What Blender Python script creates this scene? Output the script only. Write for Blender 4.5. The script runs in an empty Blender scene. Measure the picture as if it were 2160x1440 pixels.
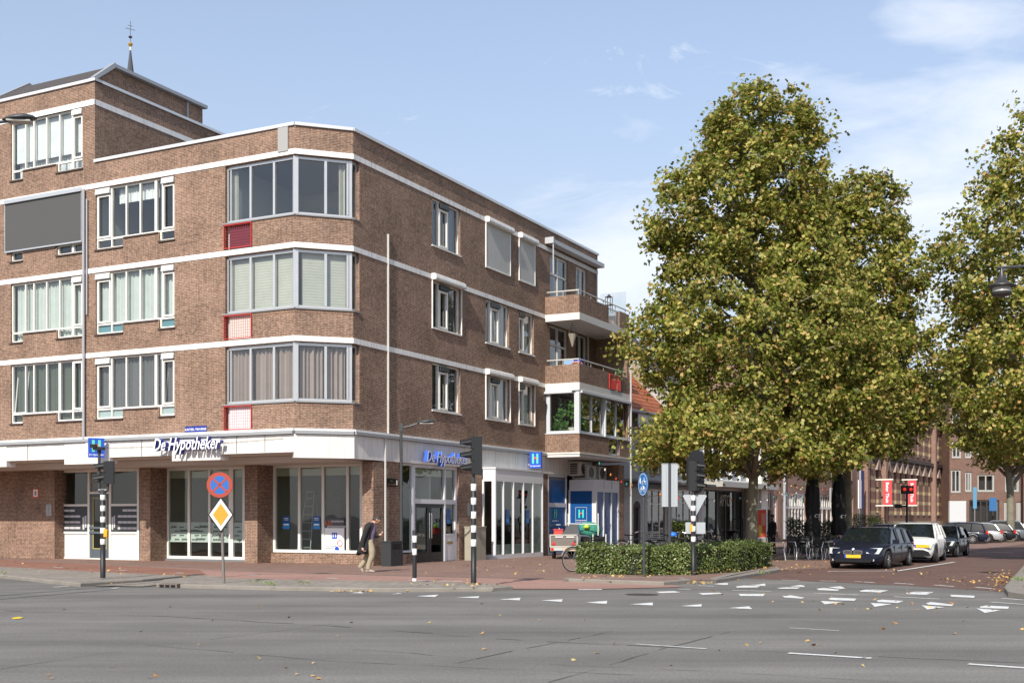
import bpy, math, random
import numpy as np
from mathutils import Matrix, Vector
R = math.radians
SC = bpy.context.scene
COL = SC.collection
# ------------------------------------------------------------------ camera
F = 2489.0; CAMH = 1.55; HY = 1093.0          # focal length and horizon in photo pixels (2160 wide)
cam_d = bpy.data.cameras.new("camera"); cam = bpy.data.objects.new("camera", cam_d); COL.objects.link(cam)
cam.location = (0, 0, CAMH); cam.rotation_euler = (R(90), 0, 0)
cam_d.sensor_width = 36; cam_d.lens = 36 * F / 2160; cam_d.shift_y = (HY - 720) / 2160
cam_d.clip_start = 0.1; cam_d.clip_end = 4000
SC.camera = cam
# ------------------------------------------------------------------ world, sun, exposure
SUNV = Vector((-0.348, -0.945, 0.79)).normalized()
el = math.asin(SUNV.z); rot = math.atan2(SUNV.x, SUNV.y)
wd = bpy.data.worlds.new("World"); SC.world = wd; wd.use_nodes = True
nt = wd.node_tree; N = nt.nodes; L = nt.links; N.clear()
out = N.new("ShaderNodeOutputWorld"); bg = N.new("ShaderNodeBackground")
sky = N.new("ShaderNodeTexSky"); sky.sky_type = 'NISHITA'; sky.sun_disc = False
sky.sun_elevation = el; sky.sun_rotation = rot; sky.air_density = 1.0; sky.dust_density = 0.8; sky.ozone_density = 1.6
tc = N.new("ShaderNodeTexCoord"); sep = N.new("ShaderNodeSeparateXYZ"); L.new(tc.outputs["Generated"], sep.inputs[0])
mp = N.new("ShaderNodeMapping"); mp.inputs["Scale"].default_value = (1.0, 1.0, 3.0); mp.inputs["Rotation"].default_value = (0, R(-22), R(20)); mp.inputs["Location"].default_value = (3.3, 2.2, 1.4)
L.new(tc.outputs["Generated"], mp.inputs[0])
def wnoise(scale, detail, rough, dist):
    n = N.new("ShaderNodeTexNoise"); n.inputs["Scale"].default_value = scale; n.inputs["Detail"].default_value = detail
    n.inputs["Roughness"].default_value = rough; n.inputs["Distortion"].default_value = dist; L.new(mp.outputs[0], n.inputs["Vector"]); return n
n1 = wnoise(2.6, 7, 0.52, 0.5); n2 = wnoise(9.0, 6, 0.6, 0.6)
def mth(op, a, b, clamp=False):
    m = N.new("ShaderNodeMath"); m.operation = op; m.use_clamp = clamp
    for i, x in enumerate((a, b)):
        if isinstance(x, (int, float)): m.inputs[i].default_value = x
        else: L.new(x, m.inputs[i])
    return m.outputs[0]
def mrange(x, a, b, c, d, smooth=True):
    m = N.new("ShaderNodeMapRange"); m.interpolation_type = 'SMOOTHSTEP' if smooth else 'LINEAR'
    L.new(x, m.inputs[0]); m.inputs[1].default_value = a; m.inputs[2].default_value = b; m.inputs[3].default_value = c; m.inputs[4].default_value = d
    return m.outputs[0]
cl = mth('ADD', mth('MULTIPLY', n1.outputs["Fac"], 0.75), mth('MULTIPLY', n2.outputs["Fac"], 0.25))
low = mrange(sep.outputs["Z"], 0.10, 0.42, 1.0, 0.0)          # more cloud towards the horizon
side = mrange(sep.outputs["X"], -0.35, 0.30, 0.0, 1.0)
bias = mth('ADD', mth('MULTIPLY', low, 0.17), mth('MULTIPLY', side, 0.07))
cf = mrange(mth('ADD', cl, bias), 0.50, 0.84, 0.0, 1.0)
veil = mrange(sep.outputs["Z"], 0.0, 0.42, 0.58, 0.24)
n3 = wnoise(4.3, 8, 0.62, 1.6)
wisp = mth('MULTIPLY', mrange(n3.outputs["Fac"], 0.50, 0.72, 0.0, 1.0), 0.55)
cf2 = mth('MAXIMUM', mth('MULTIPLY', cf, 0.88), mth('MAXIMUM', wisp, veil))
mix = N.new("ShaderNodeMix"); mix.data_type = 'RGBA'; L.new(cf2, mix.inputs[0]); hs = N.new("ShaderNodeHueSaturation"); hs.inputs["Saturation"].default_value = 1.05
hs.inputs["Value"].default_value = 1.0; L.new(mrange(sep.outputs["Z"], 0.05, 0.40, 0.62, 1.22), hs.inputs["Value"]); L.new(sky.outputs[0], hs.inputs["Color"]); L.new(hs.outputs[0], mix.inputs[6])
mix.inputs[7].default_value = (7.0, 7.3, 7.9, 1)
L.new(mix.outputs[2], bg.inputs[0]); bg.inputs[1].default_value = 0.13; L.new(bg.outputs[0], out.inputs[0])
sd = bpy.data.lights.new("sun", 'SUN'); so = bpy.data.objects.new("sun", sd); COL.objects.link(so)
sd.energy = 5.0; sd.angle = R(0.53); sd.color = (1.0, 0.94, 0.85)
so.rotation_euler = SUNV.to_track_quat('Z', 'Y').to_euler(); so.location = (-20, -40, 60)
SC.view_settings.view_transform = 'Standard'; SC.view_settings.look = 'None'; SC.view_settings.gamma = 1; SC.view_settings.exposure = 0.17
SC.cycles.max_bounces = 8; SC.cycles.transparent_max_bounces = 16; SC.cycles.caustics_reflective = False; SC.cycles.caustics_refractive = False
# ------------------------------------------------------------------ geometry of the site
CX, CY = -5.04, 37.45
EX = (0.8908, -0.4543); EY = (0.4543, 0.8908)                 # u runs along the long front, v along the side street front
BROT = math.atan2(EX[1], EX[0])
def W(u, v, z=0): return Vector((CX + u*EX[0] + v*EY[0], CY + u*EX[1] + v*EY[1], z))
def UP(px, v=-1.3):
    k = (px-1080)/F; return (k*(CY+v*EY[1]) - CX - v*EY[0])/(EX[0]-k*EX[1])
def VP(px, u=0.0):
    k = (px-1080)/F; return (k*(CY+u*EX[1]) - CX - u*EX[0])/(EY[0]-k*EY[1])
def ZP(py, u, v): return CAMH + (HY-py)*(CY+u*EX[1]+v*EY[1])/F
def G(px, py, z=0.0):
    Y = (CAMH-z)*F/(py-HY); return Vector(((px-1080)/F*Y, Y, z))
def D(px, Y, z=0.0): return Vector(((px-1080)/F*Y, Y, z))
def ZD(py, Y): return CAMH + (HY-py)*Y/F
# ------------------------------------------------------------------ materials
MATS = {}
def mat(name, col, rough=0.6, metal=0.0, var=0.0, vscale=3.0, bump=0.0, bscale=40.0, spec=0.5, emit=None, coat=0.0):
    if name in MATS: return MATS[name]
    m = bpy.data.materials.new(name); m.use_nodes = True; MATS[name] = m
    n = m.node_tree.nodes; l = m.node_tree.links; b = n["Principled BSDF"]
    b.inputs["Base Color"].default_value = (*col, 1); b.inputs["Roughness"].default_value = rough; b.inputs["Metallic"].default_value = metal
    b.inputs["Specular IOR Level"].default_value = spec; b.inputs["Coat Weight"].default_value = coat; b.inputs["Coat Roughness"].default_value = 0.05
    t = n.new("ShaderNodeTexCoord")
    if var > 0:
        x = n.new("ShaderNodeTexNoise"); x.inputs["Scale"].default_value = vscale; x.inputs["Detail"].default_value = 6; x.inputs["Roughness"].default_value = 0.65
        l.new(t.outputs["Object"], x.inputs["Vector"])
        r = n.new("ShaderNodeMapRange"); r.inputs[1].default_value = 0.25; r.inputs[2].default_value = 0.75; r.inputs[3].default_value = 1-var; r.inputs[4].default_value = 1+var*0.6
        l.new(x.outputs["Fac"], r.inputs[0])
        v = n.new("ShaderNodeVectorMath"); v.operation = 'SCALE'; v.inputs[0].default_value = col; l.new(r.outputs[0], v.inputs["Scale"])
        l.new(v.outputs[0], b.inputs["Base Color"])
    if bump > 0:
        x = n.new("ShaderNodeTexNoise"); x.inputs["Scale"].default_value = bscale; x.inputs["Detail"].default_value = 4
        l.new(t.outputs["Object"], x.inputs["Vector"])
        bp = n.new("ShaderNodeBump"); bp.inputs["Strength"].default_value = bump; bp.inputs["Distance"].default_value = 0.01
        l.new(x.outputs["Fac"], bp.inputs["Height"]); l.new(bp.outputs[0], b.inputs["Normal"])
    if emit:
        b.inputs["Emission Color"].default_value = (*emit[0], 1); b.inputs["Emission Strength"].default_value = emit[1]
    return m
def brick(name, c1, c2, mort, bw=0.22, bh=0.0625, ms=0.011, var=0.25, stripe=None, soldier=False):
    if name in MATS: return MATS[name]
    m = bpy.data.materials.new(name); m.use_nodes = True; MATS[name] = m
    n = m.node_tree.nodes; l = m.node_tree.links; b = n["Principled BSDF"]; b.inputs["Roughness"].default_value = 0.85; b.inputs["Specular IOR Level"].default_value = 0.25
    uv = n.new("ShaderNodeTexCoord"); src = uv.outputs["UV"]
    if soldier:
        mpn = n.new("ShaderNodeMapping"); mpn.inputs["Rotation"].default_value = (0, 0, R(90)); l.new(src, mpn.inputs[0]); src = mpn.outputs[0]
    t = n.new("ShaderNodeTexBrick"); l.new(src, t.inputs["Vector"]); t.inputs["Scale"].default_value = 1.0
    t.inputs["Brick Width"].default_value = bw; t.inputs["Row Height"].default_value = bh; t.inputs["Mortar Size"].default_value = ms; t.inputs["Mortar Smooth"].default_value = 0.15
    t.inputs["Color1"].default_value = (*c1, 1); t.inputs["Color2"].default_value = (*c2, 1); t.inputs["Mortar"].default_value = (*mort, 1); t.inputs["Bias"].default_value = -0.1
    x = n.new("ShaderNodeTexNoise"); x.inputs["Scale"].default_value = 0.7; x.inputs["Detail"].default_value = 7; x.inputs["Roughness"].default_value = 0.7; l.new(uv.outputs["UV"], x.inputs["Vector"])
    x2 = n.new("ShaderNodeTexNoise"); x2.inputs["Scale"].default_value = 9; x2.inputs["Detail"].default_value = 3; l.new(uv.outputs["UV"], x2.inputs["Vector"])
    ad = n.new("ShaderNodeMath"); ad.operation = 'ADD'; l.new(x.outputs["Fac"], ad.inputs[0]); l.new(x2.outputs["Fac"], ad.inputs[1])
    r = n.new("ShaderNodeMapRange"); r.inputs[1].default_value = 0.75; r.inputs[2].default_value = 1.25; r.inputs[3].default_value = 1-var; r.inputs[4].default_value = 1+var
    l.new(ad.outputs[0], r.inputs[0])
    v = n.new("ShaderNodeVectorMath"); v.operation = 'SCALE'; l.new(t.outputs["Color"], v.inputs[0]); l.new(r.outputs[0], v.inputs["Scale"]); colout = v.outputs[0]
    if stripe:
        sp = n.new("ShaderNodeSeparateXYZ"); l.new(uv.outputs["UV"], sp.inputs[0])
        md = n.new("ShaderNodeMath"); md.operation = 'MODULO'; l.new(sp.outputs["Y"], md.inputs[0]); md.inputs[1].default_value = stripe[0]
        lt = n.new("ShaderNodeMath"); lt.operation = 'LESS_THAN'; l.new(md.outputs[0], lt.inputs[0]); lt.inputs[1].default_value = stripe[1]
        mx = n.new("ShaderNodeMix"); mx.data_type = 'RGBA'; l.new(lt.outputs[0], mx.inputs[0]); l.new(colout, mx.inputs[6]); mx.inputs[7].default_value = (*stripe[2], 1); colout = mx.outputs[2]
    l.new(colout, b.inputs["Base Color"])
    bp = n.new("ShaderNodeBump"); bp.inputs["Strength"].default_value = 0.5; bp.inputs["Distance"].default_value = 0.008; bp.invert = True
    l.new(t.outputs["Fac"], bp.inputs["Height"]); l.new(bp.outputs[0], b.inputs["Normal"])
    return m
def glass(name, tint=(0.85, 0.9, 0.9), refl=1.0):
    if name in MATS: return MATS[name]
    m = bpy.data.materials.new(name); m.use_nodes = True; MATS[name] = m
    n = m.node_tree.nodes; l = m.node_tree.links; n.clear()
    o = n.new("ShaderNodeOutputMaterial"); mx = n.new("ShaderNodeMixShader"); t = n.new("ShaderNodeBsdfTransparent"); g = n.new("ShaderNodeBsdfGlossy")
    t.inputs[0].default_value = (*tint, 1); g.inputs["Roughness"].default_value = 0.01; g.inputs[0].default_value = (1, 1, 1, 1)
    lw = n.new("ShaderNodeLayerWeight"); pw5 = n.new("ShaderNodeMath"); pw5.operation = 'POWER'; l.new(lw.outputs["Facing"], pw5.inputs[0]); pw5.inputs[1].default_value = 5.0
    f = n.new("ShaderNodeMath"); f.operation = 'MULTIPLY_ADD'; l.new(pw5.outputs[0], f.inputs[0]); f.inputs[1].default_value = 0.92; f.inputs[2].default_value = 0.065      # two-sided Schlick reflectance of a double pane
    x = n.new("ShaderNodeMath"); x.operation = 'MULTIPLY'; x.inputs[1].default_value = 1.15*refl; x.use_clamp = True; l.new(f.outputs[0], x.inputs[0])
    tcg = n.new("ShaderNodeTexCoord"); ng = n.new("ShaderNodeTexNoise"); ng.inputs["Scale"].default_value = 1.3; ng.inputs["Detail"].default_value = 1; l.new(tcg.outputs["Object"], ng.inputs["Vector"])
    bp = n.new("ShaderNodeBump"); bp.inputs["Strength"].default_value = 0.25; bp.inputs["Distance"].default_value = 0.02; l.new(ng.outputs["Fac"], bp.inputs["Height"]); l.new(bp.outputs[0], g.inputs["Normal"])
    l.new(x.outputs[0], mx.inputs[0]); l.new(t.outputs[0], mx.inputs[1]); l.new(g.outputs[0], mx.inputs[2]); l.new(mx.outputs[0], o.inputs[0]); return m
def leafmat(name, stops, trans=0.3, rough=0.5):
    if name in MATS: return MATS[name]
    m = bpy.data.materials.new(name); m.use_nodes = True; MATS[name] = m
    n = m.node_tree.nodes; l = m.node_tree.links; b = n["Principled BSDF"]; b.inputs["Roughness"].default_value = rough; b.inputs["Specular IOR Level"].default_value = 0.35
    ge = n.new("ShaderNodeNewGeometry"); cr = n.new("ShaderNodeValToRGB"); l.new(ge.outputs["Random Per Island"], cr.inputs[0])
    e = cr.color_ramp.elements
    while len(e) < len(stops): e.new(0.5)
    for i, (p, c) in enumerate(stops): e[i].position = p; e[i].color = (*c, 1)
    tcg = n.new("ShaderNodeTexCoord"); ng = n.new("ShaderNodeTexNoise"); ng.inputs["Scale"].default_value = 0.45; ng.inputs["Detail"].default_value = 3; l.new(tcg.outputs["Object"], ng.inputs["Vector"])
    r = n.new("ShaderNodeMapRange"); r.inputs[1].default_value = 0.3; r.inputs[2].default_value = 0.7; r.inputs[3].default_value = 0.78; r.inputs[4].default_value = 1.2; l.new(ng.outputs["Fac"], r.inputs[0])
    v = n.new("ShaderNodeVectorMath"); v.operation = 'SCALE'; l.new(cr.outputs[0], v.inputs[0]); l.new(r.outputs[0], v.inputs["Scale"]); l.new(v.outputs[0], b.inputs["Base Color"])
    if trans > 0:
        tr = n.new("ShaderNodeBsdfTranslucent"); l.new(v.outputs[0], tr.inputs[0]); mx = n.new("ShaderNodeMixShader"); mx.inputs[0].default_value = trans
        l.new(b.outputs[0], mx.inputs[1]); l.new(tr.outputs[0], mx.inputs[2]); l.new(mx.outputs[0], n["Material Output"].inputs[0])
    return m
BR = brick("brown_brick", (0.242, 0.134, 0.092), (0.168, 0.089, 0.061), (0.33, 0.262, 0.20), bw=0.21, bh=0.052, ms=0.0085, var=0.38)
BRS = brick("brown_brick_soldier", (0.242, 0.134, 0.092), (0.168, 0.089, 0.061), (0.33, 0.262, 0.20), bw=0.21, bh=0.052, ms=0.0085, soldier=True)
WHITE = mat("white_paint", (0.80, 0.79, 0.76), 0.55, var=0.06, vscale=1.5)
BAND = mat("white_concrete_band", (0.80, 0.79, 0.77), 0.7, var=0.05, vscale=1.2)
PANELW = mat("cream_fascia_panel", (0.74, 0.72, 0.68), 0.5, var=0.05, vscale=0.8)
CREAM = mat("cream_frame", (0.78, 0.76, 0.70), 0.45, var=0.04)
ALU = mat("aluminium", (0.62, 0.62, 0.62), 0.35, 0.6, var=0.05)
GREY = mat("grey_metal", (0.28, 0.29, 0.30), 0.5, 0.4)
DGREY = mat("dark_grey_paint", (0.045, 0.048, 0.052), 0.45)
BLACK = mat("black_plastic", (0.009, 0.009, 0.010), 0.5, spec=0.3); HEADM = mat("signal_housing", (0.016, 0.017, 0.019), 0.55, spec=0.35)
CONC = mat("concrete_grey", (0.36, 0.35, 0.33), 0.85, var=0.15)
ROOFG = mat("grey_roof_slates", (0.16, 0.15, 0.155), 0.7, var=0.2, vscale=6)
INT = mat("room_plaster", (0.55, 0.53, 0.50), 0.9); INTD = mat("room_dark", (0.12, 0.115, 0.11), 0.9); FLOORI = mat("room_floor", (0.22, 0.19, 0.16), 0.8)
GL = glass("window_glass", (0.86, 0.89, 0.88), 1.5); GLD = glass("shop_glass", (0.72, 0.80, 0.74), 1.1)
BLUE = mat("sign_blue", (0.02, 0.085, 0.50), 0.4); NAVY = mat("film_blue", (0.006, 0.075, 0.26), 0.35); TEAL = mat("logo_teal", (0.05, 0.60, 0.55), 0.5); REDL = mat("logo_red", (0.75, 0.10, 0.06), 0.5)
SIGNW = mat("sign_white", (0.85, 0.85, 0.85), 0.4)
REDP = mat("red_paint", (0.55, 0.03, 0.02), 0.45)
def stain(m, amt=0.16):
    n = m.node_tree.nodes; l = m.node_tree.links; b = n["Principled BSDF"]; t = n.new("ShaderNodeTexCoord"); mp_ = n.new("ShaderNodeMapping"); mp_.inputs["Scale"].default_value = (5, 5, 0.45); l.new(t.outputs["Object"], mp_.inputs[0])
    x = n.new("ShaderNodeTexNoise"); x.inputs["Scale"].default_value = 1.6; x.inputs["Detail"].default_value = 7; x.inputs["Roughness"].default_value = 0.7; l.new(mp_.outputs[0], x.inputs[0])
    r = n.new("ShaderNodeMapRange"); r.inputs[1].default_value = 0.48; r.inputs[2].default_value = 0.75; r.inputs[3].default_value = 1.0; r.inputs[4].default_value = 1-amt*2.2; l.new(x.outputs["Fac"], r.inputs[0])
    v = n.new("ShaderNodeVectorMath"); v.operation = 'SCALE'; l.new(r.outputs[0], v.inputs["Scale"])
    if b.inputs["Base Color"].is_linked: l.new(b.inputs["Base Color"].links[0].from_socket, v.inputs[0])
    else: v.inputs[0].default_value = b.inputs["Base Color"].default_value[:3]
    l.new(v.outputs[0], b.inputs["Base Color"])
for m_ in (BAND, PANELW, WHITE): stain(m_, 0.15)
for m_ in (BR, BRS): stain(m_, 0.10)
# ------------------------------------------------------------------ mesh builder
class MB:
    def __init__(s): s.v = []; s.f = []; s.m = []; s.uv = []
    def face(s, pts, mi=0, uv=None):
        b = len(s.v); s.v.extend([tuple(p) for p in pts]); s.f.append(tuple(range(b, b+len(pts)))); s.m.append(mi); s.uv.append(uv or [(0, 0)]*len(pts)); return s
    def mesh(s, vs, fs, mi=0, M=None):
        b = len(s.v)
        for p in vs: s.v.append(tuple(M @ Vector(p)) if M else tuple(p))
        for f in fs: s.f.append(tuple(b+i for i in f)); s.m.append(mi); s.uv.append([(0, 0)]*len(f))
        return s
    def hexa(s, c, mi=0, uvs=None):       # c: 8 corners, bottom loop ccw 0-3, top loop 4-7
        fs = [(3, 2, 1, 0), (4, 5, 6, 7), (0, 1, 5, 4), (1, 2, 6, 5), (2, 3, 7, 6), (3, 0, 4, 7)]
        for f in fs:
            p = [Vector(c[i]) for i in f]; e1 = p[1]-p[0]; e2 = p[3]-p[0]; l1 = e1.length; l2 = e2.length
            d = p[0]; h = (p[0].x+p[0].y)
            if abs(e1.z) < 1e-6 and abs(e2.x)+abs(e2.y) < 1e-6: uv = [(0+h, p[0].z), (l1+h, p[0].z), (l1+h, p[0].z+l2), (h, p[0].z+l2)]
            else: uv = [(0, 0), (l1, 0), (l1, l2), (0, l2)]
            s.face(p, mi, uv)
        return s
    def box(s, x0, x1, y0, y1, z0, z1, mi=0, M=None):
        c = [(x0, y0, z0), (x1, y0, z0), (x1, y1, z0), (x0, y1, z0), (x0, y0, z1), (x1, y0, z1), (x1, y1, z1), (x0, y1, z1)]
        if M: c = [M @ Vector(p) for p in c]
        return s.hexa(c, mi)
    def tube(s, pts, r, n=8, mi=0, caps=True, M=None):
        pts = [Vector(p) for p in pts]; k = len(pts); rs = r if isinstance(r, (list, tuple)) else [r]*k
        b = len(s.v); up = Vector((0, 0, 1)); pa = None
        for i, p in enumerate(pts):
            t = (pts[min(i+1, k-1)]-pts[max(i-1, 0)]).normalized()
            a = t.cross(up) if abs(t.z) < 0.98 else t.cross(Vector((0, 1, 0)))
            if pa is not None:
                a2 = pa - t*pa.dot(t)
                if a2.length > 1e-4: a = a2
            a.normalize(); pa = a; c = t.cross(a)
            for j in range(n):
                q = p + (a*math.cos(2*math.pi*j/n)+c*math.sin(2*math.pi*j/n))*rs[i]
                s.v.append(tuple(M @ q) if M else tuple(q))
        for i in range(k-1):
            for j in range(n):
                s.f.append((b+i*n+j, b+i*n+(j+1) % n, b+(i+1)*n+(j+1) % n, b+(i+1)*n+j)); s.m.append(mi); s.uv.append([(0, 0)]*4)
        if caps:
            s.f.append(tuple(b+j for j in range(n))[::-1]); s.m.append(mi); s.uv.append([(0, 0)]*n)
            s.f.append(tuple(b+(k-1)*n+j for j in range(n))); s.m.append(mi); s.uv.append([(0, 0)]*n)
        return s
    def lathe(s, prof, n=16, mi=0, M=None):
        b = len(s.v); k = len(prof)
        for (r, z) in prof:
            for j in range(n):
                q = Vector((r*math.cos(2*math.pi*j/n), r*math.sin(2*math.pi*j/n), z)); s.v.append(tuple(M @ q) if M else tuple(q))
        for i in range(k-1):
            for j in range(n):
                s.f.append((b+i*n+j, b+i*n+(j+1) % n, b+(i+1)*n+(j+1) % n, b+(i+1)*n+j)); s.m.append(mi); s.uv.append([(0, 0)]*4)
        return s
    def prism(s, poly, z0, z1, mi=0, M=None):   # poly in local xy
        n = len(poly); T = (lambda p: M @ Vector(p)) if M else (lambda p: Vector(p))
        s.face([T((x, y, z1)) for x, y in poly], mi); s.face([T((x, y, z0)) for x, y in reversed(poly)], mi)
        for i in range(n):
            a, c = poly[i], poly[(i+1) % n]; s.face([T((a[0], a[1], z0)), T((c[0], c[1], z0)), T((c[0], c[1], z1)), T((a[0], a[1], z1))], mi)
        return s
    def text(s, M, body, size, ext=0.005, shear=0.0, off=0.0, mi=0, align='CENTER'):
        cu = bpy.data.curves.new("t", 'FONT'); cu.body = body; cu.size = size; cu.extrude = ext; cu.shear = shear; cu.offset = off; cu.align_x = align; cu.resolution_u = 2
        o = bpy.data.objects.new("t", cu); COL.objects.link(o); dg = bpy.context.evaluated_depsgraph_get(); dg.update()
        me = bpy.data.meshes.new_from_object(o.evaluated_get(dg))
        s.mesh([v.co[:] for v in me.vertices], [tuple(p.vertices) for p in me.polygons], mi, M)
        bpy.data.objects.remove(o); bpy.data.curves.remove(cu); bpy.data.meshes.remove(me); return s
    def build(s, name, mats, parent=None, smooth=False, loc=None, rz=0.0):
        me = bpy.data.meshes.new(name); me.from_pydata(s.v, [], s.f)
        if not isinstance(mats, (list, tuple)): mats = [mats]
        for m in mats: me.materials.append(m)
        me.polygons.foreach_set("material_index", s.m)
        ul = me.uv_layers.new(name="UVMap"); fl = [c for f in s.uv for q in f for c in q]; ul.data.foreach_set("uv", fl)
        if smooth: me.polygons.foreach_set("use_smooth", [True]*len(s.f))
        me.update(); me.validate()
        o = bpy.data.objects.new(name, me); COL.objects.link(o)
        if parent: o.parent = parent
        if loc is not None: o.location = loc
        o.rotation_euler.z = rz
        return o
def build_each(mb, name, mats, parent):     # one object per connected piece
    par = list(range(len(mb.f)))
    def fd(a):
        while par[a] != a: par[a] = par[par[a]]; a = par[a]
        return a
    seen = {}
    for i, f in enumerate(mb.f):
        for k in f:
            q = tuple(round(c, 3) for c in mb.v[k])
            if q in seen: par[fd(i)] = fd(seen[q])
            else: seen[q] = i
    gr = {}
    for i in range(len(mb.f)): gr.setdefault(fd(i), []).append(i)
    out_ = []
    for ids in gr.values():
        m = MB()
        for i in ids: m.face([mb.v[k] for k in mb.f[i]], mb.m[i], mb.uv[i])
        out_.append(m.build(name, mats, parent))
    return out_
def tag(o, label, cat, group=None, kind=None):
    if label: o["label"] = label
    if cat: o["category"] = cat
    if group: o["group"] = group
    if kind: o["kind"] = kind
    return o
def thing(name, label, cat, loc=(0, 0, 0), rz=0.0, group=None):
    o = bpy.data.objects.new(name, None); COL.objects.link(o); o.location = loc; o.rotation_euler.z = rz; o.empty_display_size = 0.2
    return tag(o, label, cat, group)
def copy_tree(o, parent=None):
    c = o.copy(); COL.objects.link(c); c.parent = parent
    for ch in list(o.children): copy_tree(ch, c)
    return c
def struct(o): o["kind"] = "structure"; return o
class Panel:      # vertical plane in a local frame: O origin (x,y), a along, n outward
    def __init__(s, O, a, n): s.O = Vector((*O, 0)); s.a = Vector((*a, 0)); s.n = Vector((*n, 0))
    def p(s, a, d, z): return s.O + s.a*a + s.n*d + Vector((0, 0, z))
    def box(s, mb, a0, a1, d0, d1, z0, z1, mi=0):
        if a1 < a0: a0, a1 = a1, a0
        if d1 < d0: d0, d1 = d1, d0
        c = [s.p(a0, d0, z0), s.p(a1, d0, z0), s.p(a1, d1, z0), s.p(a0, d1, z0), s.p(a0, d0, z1), s.p(a1, d0, z1), s.p(a1, d1, z1), s.p(a0, d1, z1)]
        q = [(3, 2, 1, 0), (4, 5, 6, 7), (0, 1, 5, 4), (1, 2, 6, 5), (2, 3, 7, 6), (3, 0, 4, 7)]
        st = [(a0, d0, z0), (a1, d0, z0), (a1, d1, z0), (a0, d1, z0), (a0, d0, z1), (a1, d0, z1), (a1, d1, z1), (a0, d1, z1)]
        ax = [(0, 1), (0, 1), (0, 2), (1, 2), (0, 2), (1, 2)]
        for f, (i, j) in zip(q, ax): mb.face([c[k] for k in f], mi, [(st[k][i], st[k][j]) for k in f])
        return mb
    def quad(s, mb, a0, a1, d, z0, z1, mi=0):
        mb.face([s.p(a0, d, z0), s.p(a1, d, z0), s.p(a1, d, z1), s.p(a0, d, z1)], mi, [(a0, z0), (a1, z0), (a1, z1), (a0, z1)]); return mb
    def wall(s, mb, a0, a1, z0, z1, ops, th=0.12, d=0.0, mi=0):
        xs = sorted({round(x, 4) for x in [a0, a1]+[q for o in ops for q in (o[0], o[1])] if a0-1e-6 <= x <= a1+1e-6})
        zs = sorted({round(x, 4) for x in [z0, z1]+[q for o in ops for q in (o[2], o[3])] if z0-1e-6 <= x <= z1+1e-6})
        def op(x, z): return any(o[0] < x < o[1] and o[2] < z < o[3] for o in ops)
        g = [[op((xs[i]+xs[i+1])/2, (zs[j]+zs[j+1])/2) for j in range(len(zs)-1)] for i in range(len(xs)-1)]
        for i in range(len(xs)-1):
            for j in range(len(zs)-1):
                x0, x1, y0, y1 = xs[i], xs[i+1], zs[j], zs[j+1]
                if not g[i][j]: s.quad(mb, x0, x1, d, y0, y1, mi); continue
                e = d-th
                if i > 0 and not g[i-1][j]: mb.face([s.p(x0, d, y0), s.p(x0, e, y0), s.p(x0, e, y1), s.p(x0, d, y1)], mi, [(0, y0), (th, y0), (th, y1), (0, y1)])
                if i < len(xs)-2 and not g[i+1][j]: mb.face([s.p(x1, e, y0), s.p(x1, d, y0), s.p(x1, d, y1), s.p(x1, e, y1)], mi, [(0, y0), (th, y0), (th, y1), (0, y1)])
                if j > 0 and not g[i][j-1]: mb.face([s.p(x0, d, y0), s.p(x1, d, y0), s.p(x1, e, y0), s.p(x0, e, y0)], mi, [(x0, 0), (x1, 0), (x1, th), (x0, th)])
                if j < len(zs)-2 and not g[i][j+1]: mb.face([s.p(x0, e, y1), s.p(x1, e, y1), s.p(x1, d, y1), s.p(x0, d, y1)], mi, [(x0, 0), (x1, 0), (x1, th), (x0, th)])
        return mb
    def frame(s, mb, a0, a1, z0, z1, w, d0, d1, mi=0, sides="lrbt"):
        if 'b' in sides: s.box(mb, a0, a1, d0, d1, z0, z0+w, mi)
        if 't' in sides: s.box(mb, a0, a1, d0, d1, z1-w, z1, mi)
        zb = z0+(w if 'b' in sides else 0); zt = z1-(w if 't' in sides else 0)
        if 'l' in sides: s.box(mb, a0, a0+w, d0, d1, zb, zt, mi)
        if 'r' in sides: s.box(mb, a1-w, a1, d0, d1, zb, zt, mi)
        return mb
    def curtain(s, mb, a0, a1, z0, z1, d, amp=0.035, wl=0.16, mi=0, seed=0):
        rn = random.Random(seed); n = max(4, int((a1-a0)/wl*7)); ph = rn.random()*6; pr = None
        for i in range(n+1):
            a = a0+(a1-a0)*i/n; t = a/wl*6.283+ph
            dd = d+amp*(math.sin(t+0.8*math.sin(t*0.37))+0.35*math.sin(t*0.53+1))
            if pr:
                dm = (dd+pr[1])/2; za = z1
                mb.face([s.p(pr[0], pr[1], z0), s.p(a, dd, z0), s.p(a, dd, za), s.p(pr[0], pr[1], za)], mi)
            pr = (a, dd)
        return mb
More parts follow.
